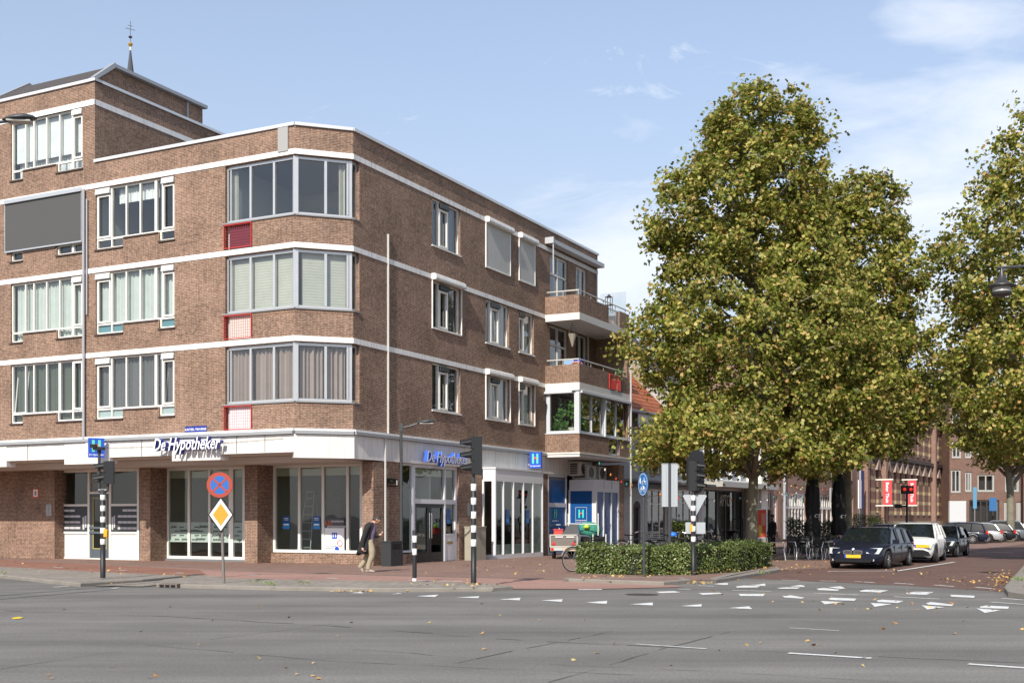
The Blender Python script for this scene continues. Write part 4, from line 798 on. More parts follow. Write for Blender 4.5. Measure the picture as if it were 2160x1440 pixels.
t = place("cushion_pile", "red and white cloth draped along the lower balcony rail", "cloth", 1.3, q0+0.35, 8.03); m = MB(); m.tube([(-0.25, 0, 0.0), (-0.1, 0, 0.06), (0.15, 0, 0.06), (0.25, 0.1, 0.02)], [0.04, 0.09, 0.08, 0.03], 8); m.build("cloth", mat("cloth_coral", (0.6, 0.25, 0.2), 0.9), t, True)
t = place("balcony_lantern", "square glass lantern standing on the top balcony", "lantern", 0.9, q1-0.8, 10.95); m = MB()
for i in (0, 1):
    for sx in (-0.12, 0.12):
        for sy in (-0.12, 0.12): m.box(sx-0.012+0, sx+0.012, sy-0.012, sy+0.012, i*0.37, i*0.37+0.35)
    m.box(-0.14, 0.14, -0.14, 0.14, i*0.37+0.35, i*0.37+0.37)
m.lathe([(0.14, 0.74), (0.02, 0.86), (0, 0.86)], 4); m.build("lantern_frame", DGREY, t)
t = place("balcony_plant", "trailing plant on the end pillar of the lower balcony", "plant", uw-0.15, g1+0.05, 8.1); P = rg.normal(size=(90, 3))*np.array((0.12, 0.16, 0.16)); leaf_mesh("foliage", P, rg.normal(size=P.shape)+np.array((0.5, -0.5, 0.6)), rg.uniform(0.06, 0.12, len(P)), leafmat("trail_green", [(0, (0.10, 0.22, 0.05)), (1, (0.30, 0.42, 0.18))], 0.3), t, None, 5)
# air conditioners
for i, (px, lab) in enumerate(((1195, "air conditioner with its grille facing the road, nearest the glazed box"), (1229, "middle air conditioner of the three above the blue shopfront"), (1262, "farthest air conditioner of the three above the blue shopfront"))):
    v = VP(px)+(0.0 if i == 0 else 0.3); t = place("air_conditioner", lab, "air conditioner", 0.05, v if i == 0 else (16.9+(i-1)*1.25), 3.50 if i == 0 else zx+0.43, "air conditioners under the street bay")
    if i == 0: t.location = W(0.05, VP(1197), 3.42)
    m = MB(); wv = 0.95; h_ = 0.6; dp = 0.55 if i == 0 else 0.75; m.box(0.0, dp, 0, wv, 0.03, h_+0.03); m.box(0.05, dp-0.05, 0.1, 0.15, 0, 0.03); m.box(0.05, dp-0.05, 0.7, 0.75, 0, 0.03); m.build("casing", mat("ac_cream", (0.56, 0.54, 0.49), 0.5), t)
    g = MB()
    for k in range(5): g.box(0.08, dp-0.12, -0.012, -0.004, 0.1+k*0.1, 0.16+k*0.1)
    g.build("side_grille", BLACK, t)
    g = MB(); g.lathe([(0.235, 0.0), (0.235, 0.02), (0.2, 0.02), (0.2, 0.005), (0, 0.005)], 20, 0, Matrix.Translation((dp+0.002, wv*0.42, 0.33)) @ Matrix.Rotation(R(90), 4, 'Y')); g.build("fan_grille", DGREY, t)
# ---- signs fixed to the building
def letters_sign(name, label, M, body, size, depth, colf, colside, sx=1.0):
    o = thing(name, label, "sign", (0, 0, 0)); MM = Matrix.LocRotScale(W(0, 0), Matrix.Rotation(BROT, 3, 'Z').to_quaternion(), None) @ M
    o.matrix_world = MM
    m = MB(); m.text(Matrix.Diagonal((sx, 1, 1, 1)), body, size, depth/2, 0.32, 0.018*size); m.build("letter_body", colside, o)
    m = MB(); m.text(Matrix.Translation((0, 0, depth/2+0.004)) @ Matrix.Diagonal((sx, 1, 1, 1)), body, size, 0.003, 0.32, 0.012*size); m.build("letter_face", colf, o); return o
SB = mat("letter_side_blue", (0.02, 0.04, 0.30), 0.4); SB2 = mat("letter_side_bright", (0.03, 0.12, 0.62), 0.4)
uu = (UP(330)+UP(488))/2; letters_sign("fascia_letters", "white letters with blue sides on the sunlit long fascia", MW(uu, -1.3-0.30, zl(410, 949), 'L'), "De Hypotheker", 0.58, 0.16, SIGNW, SB, 0.82*(UP(488)-UP(330))/ (0.58*5.95))
vv = (VP(877)+VP(978))/2; letters_sign("fascia_letters", "grey letters with bright blue sides over the black double door", MW(0.22, vv, zr(925, 976), 'R'), "De Hypotheker", 0.55, 0.14, mat("letter_grey", (0.55, 0.56, 0.60)), SB2, 0.80*(VP(978)-VP(877))/(0.55*5.95))
def box_sign(label, M):
    o = thing("projecting_sign", label, "sign", (0, 0, 0)); o.matrix_world = Matrix.LocRotScale(W(0, 0), Matrix.Rotation(BROT, 3, 'Z').to_quaternion(), None) @ M
    m = MB(); m.box(-0.26, 0.26, -0.33, 0.33, -0.06, 0.06); m.build("sign_box", BLUE, o)
    m = MB(); logoH(m, Matrix.Translation((0, 0.06, 0.062)), 0.40); m.text(Matrix.Translation((0, -0.26, 0.062)), "De Hypotheker", 0.075, 0.002, 0.2, 0.001, 2); m.build("sign_logo", [mat("logo_green", (0.12, 0.60, 0.42), 0.5), REDL, SIGNW], o)
    m = MB(); m.tube([(-0.26, 0.15, 0), (-0.34, 0.15, 0)], 0.02, 6); m.tube([(-0.26, -0.18, 0), (-0.34, -0.18, 0)], 0.02, 6); m.build("bracket", WHITE, o); return o
s_ = box_sign("blue square sign with house logo at the far end of the shaded fascia", MW(0.40, VP(1128, 0.35), zr(1128, 970, 0.35), 'L'))
s_ = box_sign("blue square sign with house logo behind the left traffic signal", MW(UP(203, -1.75), -1.75, zl(203, 944, -1.75), 'R') @ Matrix.Rotation(R(-38), 4, 'Y'))
t = thing("street_name_sign", "blue street name plate above the sunlit fascia", "sign", (0, 0, 0)); t.matrix_world = Matrix.LocRotScale(W(0, 0), Matrix.Rotation(BROT, 3, 'Z').to_quaternion(), None) @ MW(UP(414.5), -1.33, zl(414, 904.5), 'L')
w_ = (UP(435)-UP(394))/2; m = MB(); m.box(-w_-0.04, w_+0.04, -0.095, 0.095, -0.015, 0.01); m.build("plate", mat("plate_blue", (0.015, 0.035, 0.26), 0.4), t); m = MB(); m.text(Matrix.Translation((0, -0.045, 0.011)), "KASTEEL-TRAVERSE", 0.105, 0.001, 0, 0.0012); m.build("lettering", SIGNW, t)
t = thing("house_number_board", "small black board with gold text on the corner pier", "sign", (0, 0, 0)); t.matrix_world = Matrix.LocRotScale(W(0, 0), Matrix.Rotation(BROT, 3, 'Z').to_quaternion(), None) @ MW(0.03, VP(825), zr(825, 1017), 'R')
m = MB(); m.box(-0.36, 0.36, -0.13, 0.13, -0.02, 0.01); m.build("plate", BLACK, t); m = MB(); m.text(Matrix.Translation((-0.05, 0.02, 0.012)), "Cafe", 0.10, 0.001); m.text(Matrix.Translation((-0.03, -0.09, 0.012)), "Apostelpoort", 0.09, 0.001); m.box(0.26, 0.33, -0.08, 0.08, 0.01, 0.014, 1); m.build("lettering", [mat("letter_gold", (0.35, 0.2, 0.08)), SIGNW], t)
t = thing("wall_notice", "small red and white number plate on the left brick wall", "sign", (0, 0, 0)); t.matrix_world = Matrix.LocRotScale(W(0, 0), Matrix.Rotation(BROT, 3, 'Z').to_quaternion(), None) @ MW(UP(76, V1), V1-0.02, zl(76, 1040, V1), 'L')
m = MB(); m.box(-0.15, 0.15, -0.17, 0.17, -0.015, 0.0, 0); m.box(-0.11, 0.11, -0.12, 0.14, 0.0, 0.006, 1); m.text(Matrix.Translation((0, -0.08, 0.007)), "8", 0.25, 0.001, 0, 0.004, 2); m.build("plate", [REDL, SIGNW, BLACK], t)
t = thing("intercom_panel", "pale doorbell panel with two columns beside the entrance", "doorbell", (0, 0, 0)); t.matrix_world = Matrix.LocRotScale(W(0, 0), Matrix.Rotation(BROT, 3, 'Z').to_quaternion(), None) @ MW(UP(104, V1), V1-0.03, zl(104, 1075, V1), 'L')
m = MB(); m.box(-0.14, -0.01, -0.22, 0.22, -0.02, 0.0, 0); m.box(0.01, 0.14, -0.22, 0.22, -0.02, 0.0, 0)
for i in range(5):
    for x in (-0.075, 0.075): m.box(x-0.05, x+0.05, -0.19+i*0.085, -0.14+i*0.085, 0, 0.004, 1)
m.build("plate", [mat("intercom_pale", (0.5, 0.48, 0.46)), GREY], t)
# church spire far behind
sy = 150.0; t = thing("church_spire", "dark church spire tip with gold ball and cross behind the roof", "church spire", D(275, sy, 0)); zb_ = ZD(150, sy); m = MB()
m.lathe([(2.6, 30), (0.95, zb_-3), (0.42, zb_), (0.10, ZD(107, sy)), (0, ZD(105, sy))], 8); m.build("spire", mat("spire_slate", (0.06, 0.06, 0.07), 0.6), t)
m = MB(); zz = ZD(94, sy); m.lathe([(0, zz-0.3), (0.2, zz-0.22), (0.32, zz), (0.2, zz+0.22), (0, zz+0.3)], 12); m.lathe([(0.06, ZD(107, sy)), (0.05, zz-0.2)], 6); m.build("gold_ball", mat("gold", (0.7, 0.5, 0.15), 0.35, 0.8), t)
m = MB(); zt = ZD(45, sy); m.tube([(0, 0, zz+0.2), (0, 0, zt)], 0.045, 6); zc = ZD(62, sy); m.tube([(-0.6, 0, zc+0.15), (0.6, 0, zc-0.15)], 0.035, 6); m.tube([(-0.3, 0, zc+0.5), (0.3, 0, zc+0.35)], 0.03, 6); m.lathe([(0.2, zc-1.1), (0.26, zc-1.0), (0.2, zc-0.9)], 8); m.build("cross", mat("iron", (0.08, 0.08, 0.09), 0.5, 0.5), t)
m = MB(); m.box(-3, 3, -3, 3, 0, 30.2); m.build("tower", BR, t)
# ================================================================== GROUND
def gpoly(pts, z): return [tuple(G(x, y, z)) for x, y in pts]
def sheet(name, pts3, m, uvscale=1.0):
    mb = MB(); mb.face(pts3, 0, [(p[0]*EX[0]+p[1]*EX[1], p[0]*EY[0]+p[1]*EY[1]) for p in pts3])
    o = mb.build(name, m); 
    if o.data.polygons and o.data.polygons[0].normal.z < 0: o.data.flip_normals()
    return struct(o)
def asphalt(name, c, streak=0.16, sc=1.0):
    m = bpy.data.materials.new(name); m.use_nodes = True; n = m.node_tree.nodes; l = m.node_tree.links; b = n["Principled BSDF"]; b.inputs["Roughness"].default_value = 0.85; b.inputs["Specular IOR Level"].default_value = 0.3
    t = n.new("ShaderNodeTexCoord"); f = n.new("ShaderNodeTexNoise"); f.inputs["Scale"].default_value = 28*sc; f.inputs["Detail"].default_value = 5; f.inputs["Roughness"].default_value = 0.8; l.new(t.outputs["Object"], f.inputs[0])
    mp_ = n.new("ShaderNodeMapping"); mp_.inputs["Rotation"].default_value = (0, 0, R(28)); mp_.inputs["Scale"].default_value = (0.07, 0.8, 1); l.new(t.outputs["Object"], mp_.inputs[0])
    s = n.new("ShaderNodeTexNoise"); s.inputs["Scale"].default_value = 1.0; s.inputs["Detail"].default_value = 6; s.inputs["Roughness"].default_value = 0.6; l.new(mp_.outputs[0], s.inputs[0])
    g = n.new("ShaderNodeTexNoise"); g.inputs["Scale"].default_value = 0.35; g.inputs["Detail"].default_value = 8; g.inputs["Roughness"].default_value = 0.7; l.new(t.outputs["Object"], g.inputs[0])
    def mr(x, lo, hi, a, bb):
        r = n.new("ShaderNodeMapRange"); r.inputs[1].default_value = lo; r.inputs[2].default_value = hi; r.inputs[3].default_value = a; r.inputs[4].default_value = bb; l.new(x, r.inputs[0]); return r.outputs[0]
    def mul(a, bb):
        r = n.new("ShaderNodeMath"); r.operation = 'MULTIPLY'; l.new(a, r.inputs[0]); l.new(bb, r.inputs[1]); return r.outputs[0]
    v = n.new("ShaderNodeVectorMath"); v.operation = 'SCALE'; v.inputs[0].default_value = c
    l.new(mul(mul(mr(f.outputs["Fac"], 0.3, 0.7, 0.62, 1.38), mr(s.outputs["Fac"], 0.3, 0.7, 1-streak, 1+streak)), mr(g.outputs["Fac"], 0.3, 0.7, 0.84, 1.14)), v.inputs["Scale"]); l.new(v.outputs[0], b.inputs["Base Color"])
    bp = n.new("ShaderNodeBump"); bp.inputs["Strength"].default_value = 0.5; bp.inputs["Distance"].default_value = 0.01; l.new(f.outputs["Fac"], bp.inputs["Height"]); l.new(bp.outputs[0], b.inputs["Normal"]); return m
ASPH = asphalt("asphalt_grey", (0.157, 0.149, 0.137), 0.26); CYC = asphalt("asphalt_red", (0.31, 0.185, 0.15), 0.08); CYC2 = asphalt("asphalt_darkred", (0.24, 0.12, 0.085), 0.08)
PAV = brick("pavement_clinker", (0.245, 0.145, 0.115), (0.195, 0.115, 0.093), (0.20, 0.16, 0.13), 0.21, 0.105, 0.01, 0.18)
STR = brick("street_clinker", (0.155, 0.085, 0.068), (0.12, 0.07, 0.058), (0.12, 0.095, 0.08), 0.21, 0.105, 0.008, 0.2)
TILE = brick("grey_tiles", (0.265, 0.235, 0.20), (0.22, 0.195, 0.165), (0.17, 0.155, 0.13), 0.3, 0.3, 0.014, 0.25)
KERB = mat("kerb_concrete", (0.23, 0.205, 0.175), 0.9, var=0.2, vscale=2.5, bump=0.3)
MARK = mat("road_paint", (0.66, 0.66, 0.64), 0.8, var=0.3, vscale=9)
big = MB(); big.face([(-1600, -300, 0), (1600, -300, 0), (1600, 2600, 0), (-1600, 2600, 0)], 0, [(0, 0)]*4); struct(big.build("road", ASPH))
sheet("side_street", gpoly([(1500, 1214), (1620, 1221), (1900, 1233.5), (2135, 1248), (2400, 1262), (2700, 1262), (3600, 1130), (2500, 1099), (1300, 1103), (1300, 1150)], 0.004), STR)
sheet("pavement", gpoly([(-700, 1156), (0, 1178), (500, 1202.5), (820, 1212), (1080, 1218), (1240, 1223), (1400, 1226), (1500, 1222), (1565, 1214), (1640, 1202), (1735, 1198), (1900, 1179), (2100, 1154), (2250, 1136), (2400, 1118), (2430, 1104), (1500, 1104), (600, 1104), (-700, 1110)], 0.009), PAV)
sheet("cycle_path", gpoly([(-700, 1156), (0, 1178.6), (500, 1203.2), (820, 1212.6), (1080, 1218.6), (1240, 1223.6), (1330, 1226), (1420, 1233), (1440, 1237), (1250, 1241.5), (1085, 1241), (700, 1230), (430, 1217), (0, 1200), (-700, 1172)], 0.013), CYC)
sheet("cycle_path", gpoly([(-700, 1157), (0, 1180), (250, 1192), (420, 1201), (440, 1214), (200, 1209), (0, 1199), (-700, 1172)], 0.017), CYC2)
def lineseg(m, x0, y0, x1, y1, w, z, mi=0):
    a, b = G(x0, y0, z), G(x1, y1, z); d = (b-a).normalized(); n = Vector((-d.y, d.x, 0))*w/2; m.face([a-n, b-n, b+n, a+n], mi)
m = MB()
lineseg(m, -300, 1170, 0, 1178.2, 0.12, 0.020)
for a, b in (((0, 1178.2), (250, 1190.4)), ((250, 1190.4), (500, 1202.6)), ((500, 1202.6), (820, 1212.2)), ((820, 1212.2), (1080, 1218.2)), ((1080, 1218.2), (1240, 1223))): lineseg(m, *a, *b, 0.14, 0.021)
struct(m.build("edging_kerb", KERB))
sheet("lowered_crossing", gpoly([(200, 1217), (420, 1211), (470, 1217), (300, 1236), (200, 1234)], 0.019), TILE)
def inset(p, d):
    n = len(p); out_ = []; c = sum((Vector(q) for q in p), Vector((0, 0, 0)))/n; ar = sum(p[i][0]*p[(i+1) % n][1]-p[(i+1) % n][0]*p[i][1] for i in range(n)); sg = 1 if ar > 0 else -1
    for i in range(n):
        a, b, e = Vector(p[i-1]), Vector(p[i]), Vector(p[(i+1) % n]); d1 = (b-a).normalized(); d2 = (e-b).normalized(); nn = (Vector((-d1.y, d1.x, 0))+Vector((-d2.y, d2.x, 0))); nn = nn.normalized() if nn.length > 1e-3 else Vector((-d1.y, d1.x, 0)); out_.append(b+nn*d*sg)
    return out_
def island(name, pts, h, topm, rim=0.16):
    p = gpoly(pts, h); mb = MB(); n = len(p); q = inset(p, rim); ar = sum(p[i][0]*p[(i+1) % n][1]-p[(i+1) % n][0]*p[i][1] for i in range(n))
    if ar < 0: p = p[::-1]; q = q[::-1]
    for i in range(n):
        a, b = Vector(p[i]), Vector(p[(i+1) % n]); o0 = Vector((0, 0, -h-0.02)); mb.face([a+o0, b+o0, b-Vector((0, 0, 0.02)), a-Vector((0, 0, 0.02))]); qa, qb = q[i], q[(i+1) % n]
        ai = a+(qa-a)*0.12; bi = b+(qb-b)*0.12; mb.face([a-Vector((0, 0, 0.02)), b-Vector((0, 0, 0.02)), bi, ai]); mb.face([ai, bi, qb, qa])
    mb.face(q, 1, [(v.x*EX[0]+v.y*EX[1], v.x*EY[0]+v.y*EY[1]) for v in q]); return struct(mb.build(name, [KERB, topm]))
island("traffic_island", [(-700, 1166), (0, 1194.5), (200, 1205), (385, 1213), (300, 1221), (170, 1229), (100, 1222), (0, 1211), (-700, 1184)], 0.085, TILE)
island("traffic_island", [(400, 1215.5), (520, 1220), (700, 1223), (900, 1226), (1040, 1230), (1082, 1235), (1040, 1238), (820, 1239.5), (600, 1236.5), (420, 1232.5), (330, 1229.5), (345, 1221)], 0.085, TILE)
island("traffic_island", [(1190, 1217.5), (1330, 1216), (1440, 1217), (1457, 1221), (1400, 1226), (1290, 1222.5), (1200, 1219.5)], 0.10, PAV, 0.2)
island("traffic_island", [(1497, 1218), (1540, 1208), (1640, 1194), (1646, 1199), (1565, 1212), (1510, 1221)], 0.10, PAV, 0.25)
GRASSY = mat("weedy_soil", (0.12, 0.12, 0.06), 0.9, var=0.4, vscale=6)
island("traffic_island", [(2118, 1236), (2126, 1245), (2160, 1250), (2500, 1275), (2700, 1150), (2240, 1142), (2170, 1178)], 0.13, PAV, 0.35)
m = MB()     # road markings
z = 0.0075
def tri(a, b, c): m.face([G(*a, z), G(*b, z), G(*c, z)])
def L2(x, y): return 700+x/2.16, 1180+y/2.16
def R2(x, y): return 1400+x/2.842, 1180+y/2.842
for s in ([(85, 151), (130, 145), (146, 152)], [(272, 157), (305, 151), (320, 154)], [(385, 165), (487, 158), (470, 169)], [(565, 171), (672, 165), (668, 174)], [(763, 180), (860, 172), (855, 184)], [(953, 184), (1052, 179), (1047, 191)], [(1155, 194), (1255, 186), (1252, 200)], [(1357, 202), (1463, 194), (1462, 207)], [(1588, 210), (1685, 201), (1684, 213)], [(1808, 219), (1900, 211), (1916, 224)]): tri(*[L2(*q) for q in s])
def quadm(pts, T_): m.face([G(*T_(*q), z) for q in pts])
for s in ([(485, 136), (533, 132), (529, 139), (482, 142)], [(1120, 131), (1160, 129), (1235, 132), (1228, 136), (1125, 137)], [(1475, 145), (1560, 142), (1588, 148), (1500, 151)], [(1670, 151), (1765, 149), (1780, 154), (1690, 159)], [(1852, 155), (1972, 155), (1965, 165), (1862, 164)], [(2052, 165), (2090, 161), (2155, 172), (2140, 176), (2062, 171)]): quadm(s, L2)
for s in ([(300, 145), (330, 140), (386, 138), (384, 150), (340, 148)], [(430, 160), (480, 153), (580, 157), (560, 165), (440, 166)], [(505, 150), (550, 149), (608, 142), (610, 156), (560, 154)], [(755, 158), (820, 150), (845, 155), (843, 162)], [(675, 168), (740, 164), (820, 165), (800, 173), (700, 172)], [(915, 173), (960, 168), (1055, 178), (1040, 185), (930, 181)], [(985, 163), (1060, 158), (1092, 170), (1060, 174)], [(1175, 183), (1220, 178), (1330, 187), (1300, 195), (1180, 190)], [(1230, 175), (1350, 183), (1330, 187)], [(1450, 197), (1500, 193), (1600, 200), (1575, 209), (1460, 205)], [(1490, 190), (1618, 192), (1600, 200)], [(1716, 210), (1735, 209), (1865, 215), (1860, 227), (1725, 220)], [(1895, 280), (1930, 273), (2070, 280), (2065, 293), (1900, 288)], [(985, 232), (1005, 226), (1155, 232), (1145, 245), (1000, 240)], [(1275, 243), (1310, 238), (1440, 246), (1405, 258), (1285, 252)], [(1573, 260), (1600, 252), (1740, 268), (1725, 276), (1585, 268)]): quadm(s, R2)
for s in ([(940, 246), (1075, 252), (965, 266)], [(1240, 258), (1372, 264), (1265, 281)], [(1545, 272), (1685, 283), (1580, 297)], [(1875, 290), (2023, 302), (1925, 317)]): tri(*[R2(*q) for q in s])
for x0, y0, x1, y1 in ((412, 182, 645, 188), (900, 198, 1165, 210), (1380, 220, 1652, 234), (1960, 252, 2160, 266), (705, 120, 815, 123), (935, 125, 1035, 127), (1145, 129, 1190, 131), (1198, 132, 1263, 136), (1382, 138, 1498, 146), (1622, 150, 1745, 159), (1870, 163, 1968, 172), (90, 174, 160, 177), (210, 154, 300, 158), (2030, 230, 2160, 240)): a, b = R2(x0, y0), R2(x1, y1); lineseg(m, *a, *b, 0.10, z)
lineseg(m, 1663, 1376, 1838, 1387, 0.11, z); lineseg(m, 2042, 1399, 2300, 1417, 0.11, z); lineseg(m, 1340, 1357, 1490, 1367, 0.05, z); lineseg(m, 1665, 1323, 1770, 1329, 0.04, z)
lineseg(m, 1745, 1204, 1892, 1203.2, 0.13, 0.02); lineseg(m, 1890, 1203.6, 2014, 1184.5, 0.13, 0.02); lineseg(m, 2057, 1163.5, 2138, 1165, 0.14, 0.02)
lineseg(m, 114, 1195.8, 133, 1196, 0.16, 0.024); lineseg(m, 250, 1201.7, 268, 1202, 0.16, 0.024); lineseg(m, 370, 1207.3, 388, 1207.8, 0.16, 0.024); lineseg(m, 527, 1211.5, 545, 1212, 0.14, 0.024); lineseg(m, 690, 1218.5, 712, 1219, 0.14, 0.024)
lineseg(m, 862, 1223.3, 975, 1225.4, 0.12, 0.024); lineseg(m, 112, 1237.5, 146, 1235, 0.10, z); lineseg(m, 236, 1240, 250, 1238.5, 0.10, z)
def wear(mt, dark, thr=0.56):
    n = mt.node_tree.nodes; l = mt.node_tree.links; b = n["Principled BSDF"]; t = n.new("ShaderNodeTexCoord"); x = n.new("ShaderNodeTexNoise"); x.inputs["Scale"].default_value = 7; x.inputs["Detail"].default_value = 8; x.inputs["Roughness"].default_value = 0.8; l.new(t.outputs["Object"], x.inputs[0])
    r = n.new("ShaderNodeMapRange"); r.inputs[1].default_value = thr; r.inputs[2].default_value = thr+0.06; l.new(x.outputs["Fac"], r.inputs[0]); mx = n.new("ShaderNodeMix"); mx.data_type = 'RGBA'; l.new(r.outputs[0], mx.inputs[0]); l.new(b.inputs["Base Color"].links[0].from_socket, mx.inputs[6]); mx.inputs[7].default_value = (*dark, 1); l.new(mx.outputs[2], b.inputs["Base Color"])
wear(MARK, (0.2, 0.19, 0.18))
mk = struct(m.build("road_markings", MARK)); 
m = MB(); m.face([G(24, 1302, z), G(40, 1299.5, z), G(50, 1301, z), G(42, 1304, z), G(28, 1305, z)]); struct(m.build("yellow_paint_mark", mat("paint_yellow", (0.62, 0.45, 0.03), 0.8)))
m = MB()     # seams and cracks in the asphalt
rn = random.Random(9)
def seam(pts, w, jit=0.03):
    P = []
    for (a, b) in zip(pts[:-1], pts[1:]):
        A, B = G(*a, z*0.6), G(*b, z*0.6); k = max(2, int((B-A).length/0.35))
        for i in range(k): q = A.lerp(B, i/k); P.append(q+Vector((rn.uniform(-jit, jit), rn.uniform(-jit, jit), 0)))
    P.append(G(*pts[-1], z*0.6))
    for a, b in zip(P[:-1], P[1:]):
        if rn.random() < 0.12: continue
        d = (b-a).normalized(); n_ = Vector((-d.y, d.x, 0))*w*rn.uniform(0.08, 0.4); m.face([a-n_, b-n_, b+n_, a+n_])
seam([(10, 1287), (330, 1298), (700, 1319), (1100, 1349), (1500, 1368), (2160, 1397)], 0.05); seam([(960, 1397), (1080, 1372), (1200, 1349), (1295, 1329)], 0.035, 0.015); seam([(1155, 1437), (1250, 1411), (1390, 1369), (1540, 1331)], 0.035, 0.015)
seam([(0, 1410), (300, 1364), (640, 1323), (700, 1315)], 0.02); seam([(300, 1358), (700, 1393), (1250, 1418), (1600, 1440)], 0.02); seam([(740, 1368), (980, 1385)], 0.025, 0.05); seam([(70, 1334), (175, 1336)], 0.02); seam([(1000, 1393), (1400, 1410), (1900, 1437)], 0.02)
struct(m.build("asphalt_seams", mat("tar", (0.088, 0.084, 0.08), 0.8)))
t = thing("manhole_cover", "round dark iron manhole cover in the asphalt before the hedge", "manhole cover", G(1354, 1253.5, 0.0)); m = MB(); m.lathe([(0.34, 0.0), (0.34, 0.006), (0.28, 0.006), (0.28, 0.004), (0, 0.004)], 24); m.build("lid", mat("cast_iron", (0.05, 0.045, 0.04), 0.7, 0.3), t)
t = thing("kerb_drain", "iron kerb drain with three dark slots at the left kerb", "drain", G(357, 1231, 0.085), R(-20)); m = MB(); m.box(-0.25, 0.25, -0.06, 0.2, -0.08, 0.006, 0)
for i in range(3): m.box(-0.21+i*0.15, -0.10+i*0.15, -0.066, -0.05, -0.07, -0.015, 1)
m.build("casing", [mat("rusty_iron", (0.15, 0.12, 0.10), 0.8), BLACK], t)
# fallen leaves and litter
rg = np.random.default_rng(11); P = []
def scat(x0, y0, x1, y1, n, sy=1.5, sx=4, zz=0.03):
    for i in range(n):
        t_ = rg.random(); q = G(x0+(x1-x0)*t_+rg.normal()*sx, max(y0+(y1-y0)*t_+rg.normal()*sy, 1150), zz); P.append(q)
scat(230, 1229, 400, 1213, 170, 1.2); scat(690, 1246, 1000, 1241, 70, 1.0); scat(-50, 1185, 400, 1212, 60, 5, 20, 0.14); scat(850, 1229, 1070, 1234, 40, 2, 10, 0.14); scat(1200, 1219, 1640, 1196, 110, 3, 8, 0.12); scat(1450, 1228, 1500, 1226, 40, 1.5); scat(1900, 1200, 2120, 1244, 60, 6, 25); scat(2085, 1225, 2140, 1215, 110, 8, 10, 0.02); scat(1500, 1240, 2160, 1285, 45, 15, 60, 0.01); scat(0, 1260, 2160, 1340, 25, 50, 100, 0.01); scat(850, 1195, 1200, 1200, 60, 8, 30); scat(1000, 1380, 2100, 1400, 12, 30, 60, 0.01); scat(60, 1420, 1000, 1390, 12, 20, 60, 0.01); scat(1640, 1195, 1760, 1190, 80, 7, 10)
P = np.array([tuple(p) for p in P]); Nn = rg.normal(size=P.shape)*0.35+np.array((0, 0, 1)); lf = leaf_mesh("fallen_leaves", P, Nn, rg.uniform(0.035, 0.075, len(P)), leafmat("dry_leaf", [(0, (0.42, 0.20, 0.05)), (0.4, (0.55, 0.33, 0.10)), (0.7, (0.5, 0.42, 0.15)), (1, (0.35, 0.15, 0.06))], 0.0), None, None, 8)
tag(lf, "dry orange plane leaves blown along the kerbs", None, None, "stuff")
rg2 = np.random.default_rng(5); P = []
for cx_, cy_, n_, zz in ((2150, 1222, 60, 0.15), (2170, 1205, 60, 0.15), (2, 1208, 30, 0.13), (570, 1231, 40, 0.12), (545, 1226, 25, 0.12), (640, 1230, 25, 0.12), (1610, 1208, 30, 0.1)):
    for i in range(n_): q = G(cx_+rg2.normal()*7, cy_+rg2.normal()*1.6, zz); P.append((q.x, q.y, zz+rg2.random()*0.05))
P = np.array(P); gw_ = leaf_mesh("weeds", P, rg2.normal(size=P.shape)+np.array((0, -0.5, 0.2)), rg2.uniform(0.03, 0.06, len(P)), leafmat("weed_green", [(0, (0.10, 0.17, 0.03)), (1, (0.25, 0.32, 0.08))], 0.2), None, "small", 8); tag(gw_, "small tufts of grass growing between the kerb stones", None, None, "stuff")
